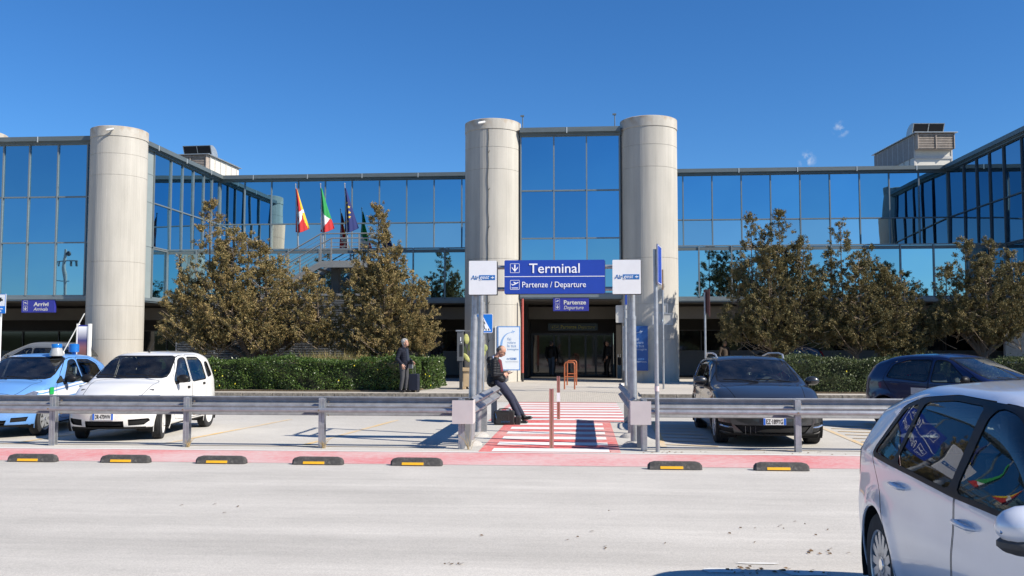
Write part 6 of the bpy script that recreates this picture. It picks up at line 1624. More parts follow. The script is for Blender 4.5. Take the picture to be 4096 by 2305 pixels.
HATCH = dict(L=4.03, W=1.69, H=1.49, wb=2.51, fo=.82, wr=.305, ar=.345, tyrew=.095, round=.13,
    top=[(-2.0, 1.33), (-1.5, 1.42), (-.9, 1.475), (-.3, 1.485), (.02, 1.44), (.25, 1.35), (.95, 1.04), (1.08, .995), (1.45, .93), (1.85, .81), (2.1, .68)],
    bot=[(-2.0, .34), (-1.5, .22), (0, .17), (1.5, .18), (2.1, .21)], belt=[(-1.9, .99), (-.5, .945), (.95, .91), (2.0, 1.2)], tumble=.40, tumf=.2, tf=.20, tr=.14,
    nose=[(.15, .10), (.30, .02), (.48, 0), (.60, .05), (.70, .12), (.9, .24)], tail=[(.2, .07), (.5, 0), (.95, .04), (1.2, .16), (1.42, .36), (1.55, .42)], kf=.34, kr=.18,
    windows=[[(.50, .965), (.46, 1.02), (.08, 1.32), (-.05, 1.355), (-.20, 1.36), (-.22, .955)], [(-.31, .955), (-.29, 1.36), (-.80, 1.35), (-1.10, 1.25), (-1.22, 1.02)], [(.86, .945), (.58, .965), (.58, 1.07)]],
    doors=[[(.66, .27), (.86, .50), (.90, .88), (.56, 1.12), (.10, 1.37), (-.08, 1.405), (-.265, 1.41), (-.265, .25)], [(-.28, .25), (-.28, 1.41), (-.84, 1.40), (-1.16, 1.28), (-1.30, .98), (-1.05, .66), (-.86, .25)]],
    wscreen=[(-.70, 1.035), (.70, 1.035), (.57, 1.40), (-.57, 1.40)], rscreen=[(-.56, 1.03), (.56, 1.03), (.46, 1.34), (-.46, 1.34)],
    bonnet=[(1.00, -.64), (1.00, .64), (1.72, .46), (1.72, -.46)],
    front=[([(-.40, .21), (.40, .21), (.46, .33), (-.46, .33)], m_seam, 'lower_grille', .03), ([(.50, .29), (.70, .30), (.73, .38), (.52, .37)], m_seam, 'fog_lamp_recess', .02),
           ([(-.32, .50), (.32, .50), (.38, .60), (-.38, .60)], m_seam, 'upper_grille', .02), ([(.46, .60), (.74, .66), (.76, .80), (.68, .82), (.50, .70)], m_lens, 'headlight', -.002)],
    rear=[([(.60, .78), (.70, .78), (.68, 1.20), (.60, 1.18)], m_redl, 'tail_light', -.002)],
    cab=-.10, seatz=.64, mirror=(.56, .99), handles=[(-.14, .86), (-1.0, .90)], handle='bar', plate=None, wiper=(1.05, 1.02), rimm=m_alloy, spokes=7, style='spoke', steer=0)
ESTATE = dict(L=4.60, W=1.77, H=1.46, wb=2.80, fo=.80, wr=.322, ar=.36, tyrew=.11, round=.13,
    top=[(-2.45, 1.33), (-2.0, 1.39), (-1.3, 1.44), (-.6, 1.455), (-.15, 1.43), (.10, 1.35), (.82, 1.04), (.96, .995), (1.4, .95), (1.9, .86), (2.22, .74)],
    bot=[(-2.45, .34), (-1.9, .22), (0, .16), (1.6, .17), (2.2, .19)], belt=[(-2.4, 1.0), (-.5, .955), (.85, .93), (2.2, 1.2)], tumble=.40, tumf=.2, tf=.14, tr=.12,
    nose=[(.12, .10), (.22, .0), (.45, 0.01), (.60, .03), (.74, .10), (.9, .18)], tail=[(.2, .07), (.5, 0), (.95, .03), (1.2, .18), (1.42, .40), (1.55, .46)], kf=.26, kr=.16, tailu=.2,
    windows=[[(.60, .975), (.52, 1.03), (.02, 1.33), (-.12, 1.355), (-.28, 1.36), (-.28, .965)], [(-.37, .965), (-.37, 1.36), (-1.0, 1.35), (-1.22, 1.30), (-1.22, .99)], [(-1.31, 1.0), (-1.31, 1.30), (-1.80, 1.27), (-2.02, 1.06)]],
    doors=[[(.80, .25), (.86, .50), (.88, .90), (.56, 1.10), (.04, 1.38), (-.15, 1.405), (-.325, 1.41), (-.325, .25)], [(-.34, .25), (-.34, 1.41), (-1.0, 1.395), (-1.26, 1.34), (-1.28, .97), (-1.10, .70), (-1.0, .25)]],
    wscreen=[(-.72, 1.02), (.72, 1.02), (.60, 1.385), (-.60, 1.385)], rscreen=[(-.58, 1.03), (.58, 1.03), (.50, 1.33), (-.50, 1.33)],
    bonnet=[(.94, -.68), (.94, .68), (1.96, .55), (1.96, -.55)],
    front=[([(-.46, .20), (.46, .20), (.62, .36), (-.62, .36)], m_seam, 'lower_grille', .03), ([(.62, .22), (.84, .26), (.84, .40), (.66, .38)], m_seam, 'side_intake', .02),
           ([(-.34, .48), (.34, .48), (.40, .66), (-.40, .66)], m_seam, 'upper_grille', .02), ([(.50, .52), (.80, .56), (.84, .70), (.50, .68)], m_lens, 'headlight', -.002)],
    rear=[([(.60, .75), (.84, .75), (.84, .95), (.62, .95)], m_redl, 'tail_light', -.002)],
    cab=-.12, seatz=.62, mirror=(.58, 1.00), handles=[(-.20, .85), (-1.10, .88)], handle='bar', plate=(2.19, .425, 'EZ·189YG'), wiper=(.93, 1.01), rimm=m_alloy, spokes=5, style='spoke', mirm=p_black)
SILVER = dict(L=4.20, W=1.79, H=1.48, wb=2.578, fo=.88, wr=.318, ar=.355, tyrew=.10, round=.135,
    top=[(-2.1, 1.33), (-1.8, 1.385), (-1.3, 1.445), (-.8, 1.475), (-.3, 1.475), (.12, 1.445), (.36, 1.375), (.98, 1.05), (1.10, 1.0), (1.45, .94), (1.9, .84), (2.2, .72)],
    bot=[(-2.1, .32), (-1.6, .20), (0, .17), (1.6, .18), (2.2, .21)], belt=[(-2.0, 1.0), (-1.3, .985), (0, .945), (.95, .925), (2.2, 1.2)], tumble=.42, tumr=.30, tumf=.15, tf=.18, tr=.07,
    nose=[(.15, .10), (.30, .02), (.48, 0), (.60, .04), (.72, .11), (.9, .2)], tail=[(.2, .08), (.5, 0), (.9, .02), (1.15, .13), (1.4, .34), (1.55, .40)], kf=.30, kr=.14, crown=.05,
    windows=[[(.82, .965), (.75, 1.02), (.33, 1.315), (.20, 1.36), (.02, 1.378), (-.035, .96)], [(-.115, .962), (-.085, 1.372), (-.50, 1.378), (-.86, 1.345), (-.93, .985)], [(-.985, .988), (-.915, 1.338), (-1.12, 1.29), (-1.36, 1.03), (-1.37, 1.0)]],
    seal=.03, dlo=[(.86, .94), (.34, 1.345), (.18, 1.39), (-.50, 1.405), (-.95, 1.365), (-1.17, 1.30), (-1.42, 1.02), (-1.39, .97), (-.05, .935)],
    doors=[[(.80, .28), (.94, .50), (.97, .86), (.94, .93), (.70, 1.09), (.33, 1.352), (.18, 1.385), (.0, 1.394), (-.03, .26)], [(-.045, .26), (-.012, 1.395), (-.52, 1.403), (-.95, 1.365), (-1.19, 1.295), (-1.43, 1.0), (-1.34, .90), (-1.10, .66), (-.93, .42), (-.86, .26)]],
    wscreen=[(-.74, 1.035), (.74, 1.035), (.58, 1.40), (-.58, 1.40)], rscreen=[(-.58, 1.04), (.58, 1.04), (.48, 1.34), (-.48, 1.34)],
    bonnet=[(1.00, -.68), (1.00, .68), (1.85, .52), (1.85, -.52)],
    front=[([(-.40, .22), (.40, .22), (.50, .34), (-.50, .34)], m_seam, 'lower_grille', .03), ([(-.50, .56), (.50, .56), (.50, .63), (-.50, .63)], m_seam, 'upper_grille', .02), ([(.54, .56), (.82, .58), (.84, .70), (.56, .68)], m_lens, 'headlight', -.002)],
    rear=[([(.52, .82), (.86, .80), (.90, .99), (.54, .99)], m_redl, 'tail_light', -.004)],
    sidepatch=[([(-1.86, .83), (-2.3, .80), (-2.3, .985), (-1.93, .985)], m_redl, 'tail_light')],
    cab=-.02, seatz=.64, mirror=(1.03, .985), handles=[(.13, .835), (-.85, .865)], handle='bar', plate=None, wiper=(1.05, 1.02), rimm=m_alloy, spokes=14, style='spoke', mirm=p_silver, mirlow=True, rimr=.70)

pc = build_car(COMPACT, 'small white five-door car parked behind the left guardrail', p_white, (-8.24, 16.88, 0), R(-87), name='parked_car')
b = MB(); b.cyl((.02, 0, 1.52), (.0, 0, 1.56), .02, n=10); b.tube([(0.0, 0, 1.55), (-.22, 0, 1.72)], .004, 5); b.build('aerial', m_blackp, pc.t)
po = build_car(HATCH, 'pale blue and white police hatchback with roof beacons at the left edge', p_police, (-10.78, 17.33, 0), R(-84), name='police_car')
t = po.t
b = MB(); b.lathe([(.13, 0), (.13, .03), (.09, .17), (.02, .20)], 18, (.05, .42, 1.44)); b.build('roof_beacon', mat('beacon_housing', (.42, .42, .40), rough=.3, metal=.2), t)
b = MB(); b.lathe([(.10, .0), (.10, .06), (.09, .075), (.001, .08)], 18, (.05, .42, 1.60)); b.build('beacon_lens', mat('beacon_blue', (.01, .13, .42), rough=.15, coat=.5), t)
b = MB(); b.lathe([(.04, 0), (.04, .06), (.10, .07), (.10, .22), (.08, .235), (.001, .24)], 18, (-.75, .40, 1.44)); b.build('beacon_lens', MATS['beacon_blue'], t)
b = MB(); b.lathe([(.03, 0), (.03, .03), (.012, .06)], 10, (-.35, .36, 1.47)); b.tube([(-.35, .36, 1.5), (-.60, .66, 2.30)], .011, 6); b.build('aerial', mat('aerial_pale', (.55, .54, .50), rough=.5), t)
b = MB(); b.box(1.04, 1.19, .848, .852, .745, .875)
o = b.build('green_badge', mat('badge_green', (.01, .38, .08), rough=.4), t)
es = build_car(ESTATE, 'black estate car with roof rails parked behind the right guardrail', p_black, (3.10, 17.28, 0), R(-90.5), name='parked_car')
t = es.t
for sg in (-1, 1):
    b = MB(); b.tube([(.02, sg * .60, 1.40), (-.12, sg * .615, 1.475), (-.5, sg * .62, 1.50), (-1.4, sg * .60, 1.49), (-1.85, sg * .57, 1.43)], .017, 8); b.build('roof_rail', m_alloy, t)
    b = MB(); b.tube([(2.02, sg * .60, .31), (1.96, sg * .74, .325), (1.86, sg * .82, .345)], .015, 6); b.build('fog_strip', m_lens, t)
b = MB(); b.tube([(2.17, -.30, .55), (2.18, 0, .55), (2.17, .30, .55)], .012, 6); b.lathe([(.045, 0), (.045, .012)], 20, (2.16, 0, .56), axis='x'); b.build('grille_bar', m_chrome, t)
b = MB()
for k in range(12): b.box(2.145, 2.15, -.46 + k * .08, -.452 + k * .08, .215, .345)
b.build('grille_mesh', m_greyp, t)
nv = build_car(HATCH, 'dark blue hatchback parked at an angle at the right behind the guardrail', p_navy, (7.42, 18.35, 0), R(-55), name='parked_car')
b = MB(); b.box(-.62, -.28, -.866, -.862, .70, .83); b.build('notice_sticker', mat('notice_grey', (.42, .42, .45), rough=.5), nv.t)
sv = build_car(SILVER, 'silver five-door car at the lower right corner, nearest the camera', p_silver, (2.69 + 1.289 * math.cos(R(-91.5)), 5.85 + 1.289 * math.sin(R(-91.5)), 0), R(-91.5), group=None, cell=.032, name='parked_car')
b = MB(); b.box(-1.33, -1.265, -.752, -.749, 1.015, 1.07); b.build('window_sticker', m_blue2, sv.t)
vn_ = dict(ESTATE); vn_.update(H=1.62, wiper=(.93, 1.03))
vn_['top'] = [(x, z * 1.11 if z > 1.03 else z) for x, z in ESTATE['top']]; vn_['plate'] = None
vn = build_car(vn_, 'grey people carrier parked in shade under the left glass front', p_greyv, (-21.9, 35.2, .15), R(180), cell=.09, group='cars in the shade of the arcade', name='parked_car')
h2 = dict(HATCH); h2['plate'] = None
dk = build_car(h2, 'dark car standing in the deep shade behind the right-hand trees', p_black, (8.6, 41.0, .15), R(180), cell=.09, group='cars in the shade of the arcade', name='parked_car')
# ================================================================ PEOPLE
m_skin = mat('skin', (0.46, 0.25, 0.17), rough=0.55, var=0.10, scale=14)
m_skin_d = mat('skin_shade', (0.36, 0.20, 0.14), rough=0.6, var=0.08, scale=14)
m_hairg = mat('hair_grey', (0.33, 0.33, 0.32), rough=0.9, var=0.45, scale=60, bump=0.9, bscale=70)
m_haird = mat('hair_dark_grey', (0.085, 0.075, 0.07), rough=0.9, var=0.4, scale=60, bump=0.7, bscale=80)
m_jack = mat('jacket_quilted_black', (0.007, 0.008, 0.011), rough=0.6, var=0.3, scale=8, spec=0.3)
m_navyj = mat('jacket_navy_quilt', (0.010, 0.012, 0.022), rough=0.8, var=0.35, scale=14, spec=0.2)
m_denim = mat('trousers_dark_denim', (0.018, 0.022, 0.045), rough=0.9, var=0.3, scale=16)
m_gtrou = mat('trousers_grey', (0.05, 0.05, 0.055), rough=0.9, var=0.25, scale=14)
m_shoe = mat('shoes_black_leather', (0.014, 0.012, 0.011), rough=0.35, var=0.2)
m_shirt = mat('shirt_pale_blue', (0.50, 0.53, 0.66), rough=0.8, var=0.12, scale=20)
m_jump = mat('jumper_dark_red', (0.13, 0.02, 0.03), rough=0.9)
m_eye = mat('eye_dark', (0.02, 0.015, 0.01), rough=0.2)
m_lip = mat('lips', (0.33, 0.13, 0.10), rough=0.6)
m_lace = mat('lace_grey', (0.2, 0.2, 0.2), rough=0.7)

def fuse(name, prims, m, parent=None, voxel=.012, smooth=3, top=None):
    """union of tapered limbs and ellipsoids -> one continuous skin"""
    b = MB()
    for p in prims:
        if p[0] == 'L':
            _, a, ra, c, rc = p; a = Vector(a); c = Vector(c); n = 14
            q = (c - a).to_track_quat('Z', 'Y'); ln = (c - a).length; prof = []
            for k in range(5): t = PI / 2 * k / 4; prof.append((ra * math.sin(t) + 1e-4, -ra * math.cos(t)))
            for k in range(5): t = PI / 2 * k / 4; prof.append((rc * math.cos(t) + 1e-4, ln + rc * math.sin(t)))
            bb = MB(); bb.lathe(prof, n); T = Matrix.Translation(a) @ q.to_matrix().to_4x4(); b.add([T @ Vector(v) for v in bb.v], bb.f, 0, True)
        else:
            _, c, r, M_ = p if len(p) > 3 else (*p, None)
            T = Matrix.Translation(c) @ (M_ if M_ is not None else Matrix.Identity(4)); b.ell((0, 0, 0), r, 18, 0, T)
    me = b.mesh(name, m); me2 = None
    o = bpy.data.objects.new('tmp', me); C.objects.link(o)
    r = o.modifiers.new('r', 'REMESH'); r.mode = 'VOXEL'; r.voxel_size = voxel; r.use_smooth_shade = True
    if smooth: s = o.modifiers.new('s', 'SMOOTH'); s.iterations = smooth; s.factor = .5
    me2 = bake(o); bpy.data.objects.remove(o); me2.name = name; me2.materials.clear(); me2.materials.append(m)
    me2.polygons.foreach_set('use_smooth', [True] * len(me2.polygons))
    return me2
def L_(a, ra, c, rc): return ('L', a, ra, c, rc)
def E_(c, r, M_=None): return ('E', Vector(c), r, M_ if M_ is not None else Matrix.Identity(4))
def head_prims(c, M_):
    """M_ rotates local (x forward, y left, z up)"""
    P = lambda x, y, z: Vector(c) + M_.to_3x3() @ Vector((x, y, z))
    return [E_(P(-.005, 0, .03), (.098, .077, .098), M_), E_(P(.025, 0, -.03), (.07, .062, .085), M_), E_(P(.045, 0, -.085), (.036, .036, .026), M_),
            L_(P(.082, 0, .015), .010, P(.108, 0, -.028), .014), E_(P(.094, 0, -.034), (.014, .018, .010), M_), L_(P(.078, .035, .028), .013, P(.080, -.035, .028), .013),
            E_(P(.080, 0, -.060), (.016, .024, .009), M_), E_(P(-.01, .078, -.01), (.022, .010, .032), M_), E_(P(-.01, -.078, -.01), (.022, .010, .032), M_), E_(P(.055, .038, -.02), (.03, .024, .03), M_), E_(P(.055, -.038, -.02), (.03, .024, .03), M_)]
def face_parts(body, c, M_, glasses=False, inv=None):
    P = lambda x, y, z: Vector(c) + M_.to_3x3() @ Vector((x, y, z))
    b = MB()
    for s in (-1, 1): b.ell(P(.086, s * .031, .008), (.008, .010, .006), 10)
    b.build('eyes', m_eye, body)
    b = MB(); b.ell((0, 0, 0), (.006, .021, .005), 10, 0, Matrix.Translation(P(.093, 0, -.060)) @ M_); b.build('mouth', m_lip, body)
    b = MB()
    for s in (-1, 1): b.tube([P(.090, s * .014, .034), P(.093, s * .032, .038), P(.080, s * .052, .032)], .004, 5)
    b.build('eyebrows', m_haird, body)
    if glasses:
        b = MB()
        for s in (-1, 1):
            b.tube([P(.104, s * .034 + .021 * math.cos(a), .004 + .015 * math.sin(a)) for a in np.linspace(0, 2 * PI, 17)[:-1]], .0022, 5, closed=True)
            b.tube([P(.102, s * .055, .008), P(.04, s * .083, .012), P(-.02, s * .085, .0)], .0022, 5)
        b.tube([P(.104, -.013, .006), P(.108, 0, .009), P(.104, .013, .006)], .0022, 5); b.build('glasses', m_black, body)
def hand_prims(w, d, nrm, side, curl=.5, s=1.0):
    """w wrist, d direction of the hand, nrm out of the back of the hand, side +1: thumb lies on d x nrm side"""
    w = Vector(w); d = Vector(d).normalized(); nrm = (Vector(nrm) - d * Vector(nrm).dot(d)).normalized(); lat = d.cross(nrm) * side
    out = [L_(w, .026 * s, w + d * .05 * s, .030 * s)]
    for k in range(4): out.append(L_(w + lat * (.022 - .015 * k) * s + d * .02 * s, .014 * s, w + lat * (.030 - .0195 * k) * s + d * .085 * s, .012 * s))
    for k, ln in enumerate((.072, .080, .074, .058)):
        p = w + lat * (.031 - .0205 * k) * s + d * .088 * s; a = 0
        for j, (f, r) in enumerate(((.45, .0098), (.32, .0088), (.25, .0078))):
            a += curl * (0.6, .8, .55)[j]; v = d * math.cos(a) - nrm * math.sin(a) + lat * (.10 - .07 * k) * (1 - j * .3); q = p + v.normalized() * ln * f * s
            out.append(L_(p, r * s, q, r * .93 * s)); p = q
    p = w + lat * .030 * s + d * .022 * s; q = p + (lat * .75 + d * .75 - nrm * .35).normalized() * .038 * s; r_ = q + (lat * .30 + d * .9 - nrm * (.3 + curl * .4)).normalized() * .034 * s; e = r_ + (lat * .0 + d * .9 - nrm * (.3 + curl * .6)).normalized() * .026 * s
    out += [L_(p, .015 * s, q, .0125 * s), L_(q, .0118 * s, r_, .0105 * s), L_(r_, .0105 * s, e, .009 * s)]
    return out
def shoe(ank, heel, toe, m, parent, name='shoe', voxel=.012):
    a, h, t = Vector(ank), Vector(heel), Vector(toe); f = (t - h).normalized()
    me = fuse(name, [L_(h, .036, h + f * .08, .038), L_(h + f * .08, .040, t - f * .04, .038), E_(t - f * .035, (.05, .045, .03)), L_(a, .045, h + f * .05 + Vector((0, 0, .02)), .045)], m, voxel=voxel)
    return link_mesh(name, me, parent)

def person(label, loc, rz, J, cfg, group=None, voxel=.010):
    """J: joints in local coordinates (x forward, y left, z up from the ground)"""
    V = {k: Vector(v) for k, v in J.items()}
    yaw, pitch, roll = cfg.get('head', (0, 0, 0)); M_ = (Matrix.Rotation(R(yaw), 4, 'Z') @ Matrix.Rotation(R(pitch), 4, 'Y') @ Matrix.Rotation(R(roll), 4, 'X'))
    pr = head_prims(V['head'], M_); pr += [L_(V['neck'], .055, V['head'] + M_.to_3x3() @ Vector((-.02, 0, -.05)), .052)]
    pr += [L_(V['pelvis'], .125, V['waist'], .115), L_(V['waist'], .115, V['chest'], .135), L_(V['chest'], .13, V['neck'], .06)]
    for s in ('l', 'r'):
        pr += [L_(V['chest'] * .4 + V['sh' + s] * .6, .075, V['sh' + s], .058), L_(V['sh' + s], .056, V['el' + s], .043), L_(V['el' + s], .041, V['wr' + s], .027),
               L_(V['hip' + s], .085, V['kn' + s], .056), L_(V['kn' + s], .054, V['an' + s], .036), L_(V['an' + s], .034, V['heel' + s] * .7 + V['toe' + s] * .3, .020)]
        h = cfg.get('hand' + s)
        if h: pr += hand_prims(V['wr' + s], h[0], h[1], h[2], h[3])
    me = fuse('person', pr, cfg.get('skin', m_skin), voxel=voxel * .85, smooth=2)
    body = link_mesh('person', me, None, loc, (0, 0, rz)); tag(body, label, 'person', group)
    face_parts(body, V['head'], M_, cfg.get('glasses', False))
    # trousers
    g = .014
    tr = [L_(V['pelvis'], .135, V['waist'] * .5 + V['pelvis'] * .5, .128)]
    for s in ('l', 'r'): tr += [L_(V['hip' + s], .092 + g * .4, V['kn' + s], .062 + g * .5), L_(V['kn' + s], .062 + g * .5, V['an' + s] * .88 + V['kn' + s] * .12, .048 + g * .5)]
    link_mesh('trousers', fuse('trousers', tr, cfg['trousers'], voxel=voxel), body)
    for s in ('l', 'r'): shoe(V['an' + s], V['heel' + s], V['toe' + s], m_shoe, body, voxel=voxel)
    # jacket with sleeves
    hem = cfg.get('hem', .5)
    jk = [L_(V['pelvis'] * hem + V['waist'] * (1 - hem), .152, V['waist'], .142), L_(V['waist'], .142, V['chest'], .156), L_(V['chest'], .145, V['neck'] + Vector((0, 0, -.04)), .085)]
    for s in ('l', 'r'): jk += [L_(V['chest'] * .3 + V['sh' + s] * .7, .088, V['sh' + s], .074), L_(V['sh' + s], .072, V['el' + s], .060), L_(V['el' + s], .058, V['el' + s] * .14 + V['wr' + s] * .86, .044)]
    jk += cfg.get('jacket_extra', [])
    jm = fuse('jacket', jk, cfg['jacket'], voxel=voxel)
    jo = link_mesh('jacket', jm, body)
    if cfg.get('quilt'):
        for v in jm.vertices:
            w_ = math.sin(v.co.z * 2 * PI / .055); v.co += v.normal * .0028 * w_
    if cfg.get('collar'):
        n = V['neck']; link_mesh('collar', fuse('collar', [L_(n + Vector((-.035, .045, -.01)), .026, n + Vector((-.045, 0, .035)), .026), L_(n + Vector((-.045, 0, .035)), .026, n + Vector((-.035, -.045, -.01)), .026), L_(n + Vector((.0, .055, -.03)), .022, n + Vector((.075, .012, -.08)), .018), L_(n + Vector((.0, -.055, -.03)), .022, n + Vector((.075, -.012, -.08)), .018), L_(n + Vector((-.035, .045, -.01)), .026, n + Vector((0, .055, -.03)), .022), L_(n + Vector((-.035, -.045, -.01)), .026, n + Vector((0, -.055, -.03)), .022)], cfg['collar'], voxel=.009), body)
    Pm = lambda x, y, z: V['head'] + M_.to_3x3() @ Vector((x, y, z))
    hp = {'bald': [E_(Pm(-.045, 0, .0), (.068, .080, .062), M_), E_(Pm(-.03, .055, .025), (.055, .030, .045), M_), E_(Pm(-.03, -.055, .025), (.055, .030, .045), M_), E_(Pm(-.04, 0, .055), (.062, .062, .064), M_)],
          'curly': [E_(Pm(-.03, 0, .055), (.098, .096, .088), M_), E_(Pm(-.06, 0, -.01), (.062, .090, .075), M_), E_(Pm(.03, 0, .10), (.060, .070, .035), M_)] + [E_(Pm(-.03 + .085 * math.cos(a) * math.cos(e), .09 * math.sin(a) * math.cos(e), .06 + .085 * math.sin(e)), (.024, .024, .024), M_) for e in (.1, .6, 1.1) for a in np.linspace(.9 if e < .3 else .0, 2 * PI - (.9 if e < .3 else 0), 11)],
          'short': [E_(Pm(-.022, 0, .045), (.096, .082, .085), M_), E_(Pm(-.05, 0, .0), (.058, .080, .07), M_)],
          'long': [E_(Pm(-.022, 0, .045), (.100, .088, .088), M_), E_(Pm(-.055, 0, -.05), (.055, .092, .13), M_)]}[cfg.get('hair', 'short')]
    link_mesh('hair', fuse('hair', hp, cfg.get('hairm', m_haird), voxel=.008, smooth=1 if cfg.get('hair') == 'curly' else 2), body)
    return body, V, M_

# ---- man leaning on the left side rail, reading his phone (faces +x)
JL = dict(head=(-.42, 0, 1.515), neck=(-.535, 0, 1.375), chest=(-.565, 0, 1.20), waist=(-.535, 0, 1.02), pelvis=(-.475, 0, .915),
          shl=(-.55, .19, 1.305), shr=(-.55, -.19, 1.305), ell=(-.53, .235, 1.035), elr=(-.55, -.235, 1.03), wrl=(-.33, .04, 1.055), wrr=(-.36, -.095, 1.045),
          hipl=(-.46, .09, .87), hipr=(-.46, -.09, .87), knl=(-.19, .10, .545), knr=(-.21, -.06, .515), anl=(.045, .03, .165), anr=(-.02, -.055, .095),
          heell=(.03, .03, .105), heelr=(-.055, -.055, .042), toel=(.235, .0, .135), toer=(.145, -.07, .045))
jx = [E_((-.655, 0, 1.33), (.075, .115, .085)), L_((-.56, 0, .98), .15, (-.575, 0, .90), .155), E_((-.60, 0, .86), (.12, .165, .10)), L_((-.50, -.10, 1.0), .09, (-.40, -.12, .93), .075), L_((-.50, .10, 1.0), .09, (-.40, .12, .93), .075)]
man, V, M_ = person('balding man in black quilted jacket leaning on the side rail reading a phone', (-1.30, 19.27, 0.0), 0, JL,
    dict(head=(-6, 33, 0), skin=m_skin, trousers=m_denim, jacket=m_jack, hem=.15, quilt=True, glasses=True, collar=m_shirt, hair='bald', hairm=m_haird, jacket_extra=jx,
         handl=((.9, -.10, .0), (0, .1, -1), 1, .35), handr=((.75, .50, -.1), (-.3, -.75, .5), 1, .9)))
link_mesh('jumper', fuse('jumper', [L_((-.46, 0, 1.30), .06, (-.44, 0, 1.12), .07)], m_jump, voxel=.012), man)
b = MB(); b.lathe([(.036, -.012), (.038, 0), (.036, .012)], 16, (0, 0, 0)); o = b.build('wristwatch', m_shoe, man, (-.335, .038, 1.056), (0, R(86), 0))
b = MB()
for k in range(4): b.tube([(.09 + .022 * k, .05, .185 - .008 * k), (.10 + .022 * k, .015, .196 - .010 * k), (.09 + .022 * k, -.02, .185 - .008 * k)], .0035, 5)
b.tube([(.09, .015, .197), (.075, -.01, .225), (.085, -.03, .215)], .003, 5); b.build('laces', m_lace, man)
b = MB(); b.box(-.072, .072, -.036, .036, -.004, .004); o = b.build('phone', mat('phone_silver', (.6, .6, .6), rough=.25), None, (-1.30 - .205, 19.27 + .01, 1.082), (0, R(-6), R(-8)), bevel=.003)
tag(o, 'small pale phone in the hand of the leaning man', 'phone')
# black travel bag at his feet
t = thing('travel_bag', 'black fabric travel bag standing by the feet of the leaning man', 'bag', (-1.62, 18.98, 0), R(2))
m_bag = mat('bag_black_fabric', (0.014, 0.014, 0.015), rough=0.75, var=0.4, scale=14, bump=0.25, bscale=50)
b = MB(); prof = rrect(-.22, .21, 0.0, .30, .05, 5); b.prism(prof, 'y', -.11, .11); b.build('main_body', m_bag, t, bevel=.025)
b = MB(); b.prism(rrect(-.18, .10, .03, .24, .03, 4), 'y', -.125, -.111); b.build('front_pocket', m_bag, t, bevel=.006)
b = MB(); b.prism(rrect(.215, .34, 0.0, .19, .05, 4), 'y', -.09, .09); b.build('side_pocket', m_bag, t, bevel=.02)
b = MB()
for y in (-.06, .06): b.tube([(-.13, y, .295), (-.11, y, .325), (.0, y * .8, .335), (.11, y, .325), (.13, y, .295)], .010, 6)
b.build('handles', m_shoe, t)
b = MB(); b.tube([(-.20, -.08, .27), (-.175, -.125, .22), (-.155, -.13, .12)], .007, 5); b.tube([(-.18, -.1, .295), (-.05, -.115, .303), (.1, -.115, .30)], .004, 5); b.build('zip', m_chrome, t)
text('SYSTEM', -.06, -.128, .055, .035, mat('bag_lettering_blue', (.02, .10, .22), rough=.6), t, width=.17, depth=.001)
b = MB(); b.tube([(-.04 + .028 * math.cos(a), -.1265, .155 + .035 * math.sin(a)) for a in np.linspace(0, 2 * PI, 17)[:-1]], .0025, 4, closed=True); b.build('round_mark', m_greyp, t)

# ---- standing grey-haired man with suitcase
JS = dict(head=(.05, 0, 1.545), neck=(-.01, 0, 1.40), chest=(-.03, 0, 1.22), waist=(.0, 0, 1.03), pelvis=(.01, 0, .90),
          shl=(-.03, .19, 1.335), shr=(-.03, -.19, 1.335), ell=(-.03, .255, 1.06), elr=(-.10, -.25, 1.06), wrl=(.19, .20, .96), wrr=(.06, -.20, .875),
          hipl=(.01, .09, .86), hipr=(.0, -.09, .86), knl=(.03, .10, .47), knr=(.0, -.09, .47), anl=(-.01, .11, .09), anr=(-.05, -.10, .09),
          heell=(-.05, .11, .042), heelr=(-.09, -.10, .042), toel=(.16, .14, .045), toer=(.12, -.12, .045))
m2, V2, M2 = person('grey-haired man in dark quilted coat standing with face lifted to the sun', (-5.60, 28.46, 0.15), R(-22), JS,
    dict(head=(-8, -14, 6), trousers=m_gtrou, jacket=m_navyj, hem=.75, quilt=True, collar=mat('shirt_dark_collar', (.10, .04, .04), rough=.8), hair='curly', hairm=m_hairg,
         handl=((.6, .0, -.6), (0, .9, .2), -1, .9), handr=((.3, .1, -.95), (.2, -.9, 0), -1, .4), jacket_extra=[L_((-.02, 0, .95), .155, (-.01, 0, .83), .15)]))
link_mesh('jumper', fuse('jumper', [L_((.085, 0, 1.32), .05, (.12, 0, 1.02), .075)], mat('jumper_blue_black', (.015, .022, .04), rough=.9), voxel=.012), m2)
t = thing('shoulder_bag', 'small grey and black pouch bag hanging at the hand of the standing man', 'bag', (-5.36, 28.36, .92), R(-22))
b = MB(); b.box(-.07, .07, -.03, .03, -.02, .16); b.build('pouch', mat('pouch_grey', (.15, .155, .165), rough=.5), t, bevel=.015)
b = MB(); b.box(-.078, .078, -.036, .036, .11, .20); b.build('flap', m_bag, t, bevel=.01)
b = MB(); b.tube([(-.07, 0, .18), (-.05, 0, .23), (.05, 0, .23), (.07, 0, .18)], .008, 6); b.build('strap', m_bag, t)
t = thing('suitcase', 'dark navy wheeled suitcase behind the standing grey-haired man', 'suitcase', (-5.31, 28.62, .15), R(-8))
b = MB(); b.prism(rrect(-.16, .16, .055, .58, .045, 5), 'y', -.11, .11); b.build('shell', mat('suitcase_navy', (.004, .007, .02), rough=.6, var=.2), t, bevel=.02)
b = MB(); b.cyl((-.055, .05, .57), (-.055, .05, .80), .009, n=8); b.cyl((.02, .05, .57), (.02, .05, .80), .009, n=8); b.cyl((-.07, .05, .80), (.035, .05, .80), .012, n=8); b.build('handle', m_chrome, t)
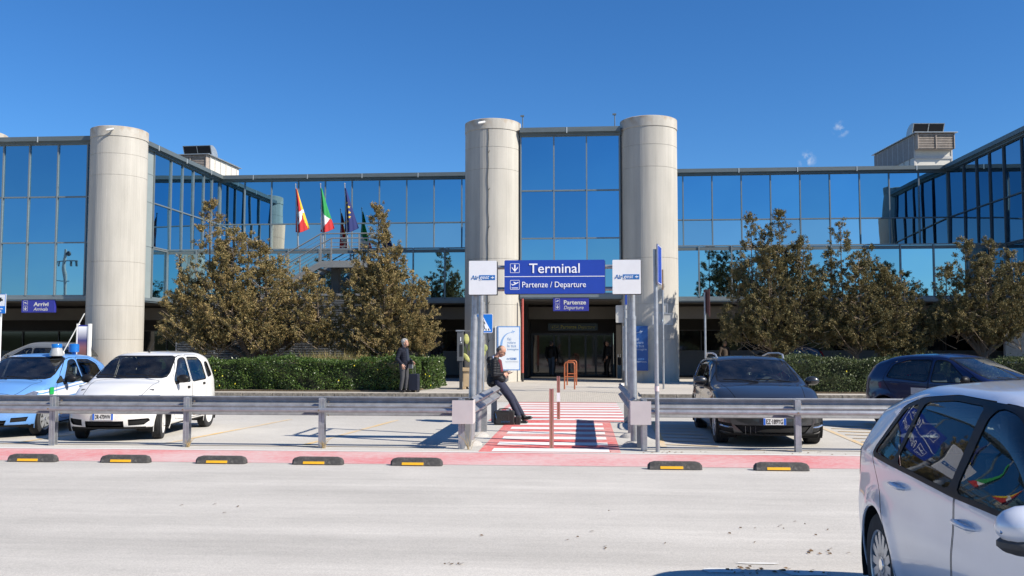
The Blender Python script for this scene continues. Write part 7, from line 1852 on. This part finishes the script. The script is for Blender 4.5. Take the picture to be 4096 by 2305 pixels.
for sx in (-.13, .13):
    for sy in (-.08, .08): b = MB(); b.cyl((sx, sy - .012, .028), (sx, sy + .012, .028), .028, n=14); b.box(sx - .012, sx + .012, sy - .018, sy + .018, .03, .062); b.build('wheel', m_greyp, t)

# ---- people in the shade of the arcade and at the doors
def bystander(label, loc, rz, coat, trou, hair, hm, seed, arms=0):
    q = random.Random(seed); J = dict(JS)
    J.update(ell=(-.04, .26, 1.06), elr=(-.04, -.26, 1.06), wrl=(.05 + .1 * arms, .25, .84 + .14 * arms), wrr=(.05, -.25, .84), head=(.03, 0, 1.53), anl=(.08, .10, .09), heell=(.04, .10, .042), toel=(.25, .12, .045), knl=(.08, .10, .48))
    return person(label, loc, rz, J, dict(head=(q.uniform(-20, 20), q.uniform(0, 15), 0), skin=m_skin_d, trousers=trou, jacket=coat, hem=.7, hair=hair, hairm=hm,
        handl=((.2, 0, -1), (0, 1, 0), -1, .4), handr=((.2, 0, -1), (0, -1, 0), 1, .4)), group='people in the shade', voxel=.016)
m_c1 = mat('coat_black', (.007, .007, .008), rough=.8); m_c2 = mat('coat_brown', (.05, .035, .025), rough=.85); m_c3 = mat('jeans_pale', (.05, .075, .11), rough=.9)
bystander('dark silhouetted person waiting in the arcade between the hedge and the left entrance column', (-6.75, 42.0, .15), R(-100), m_c1, m_c1, 'long', m_haird, 1)
bystander('person in black coat standing by the right jamb of the entrance', (1.15, 41.6, .15), R(200), m_c1, m_c1, 'short', m_haird, 2, 1)
bystander('person in black jacket and pale jeans at the left side of the entrance doors', (-1.45, 42.3, .15), R(60), m_c1, m_c3, 'short', m_haird, 3)
bystander('long-haired person standing in shade beside the dark car behind the right trees', (6.35, 41.6, .15), R(-60), m_c2, m_c1, 'long', m_haird, 4)
bystander('dark-haired person cut off by the right edge of the photo behind the hedge', (16.75, 33.6, .15), R(-150), m_c1, m_c1, 'short', m_haird, 5)
# luggage trolley beside the person at the entrance
t = thing('luggage', 'upright pale and dark wheeled bag beside the person at the right entrance jamb', 'suitcase', (1.55, 38.9, .15))
b = MB(); b.box(-.09, .09, -.12, .12, .05, .62); b.build('shell', mat('luggage_teal', (.10, .16, .19), rough=.5, var=.3), t, bevel=.02)
b = MB(); b.box(-.07, .07, -.10, .10, .63, .95); b.build('top_bag', m_c1, t, bevel=.03)
b = MB(); b.tube([(-.05, .1, .6), (-.05, .1, 1.08), (.05, .1, 1.08), (.05, .1, .6)], .009, 6); b.build('handle', m_chrome, t)
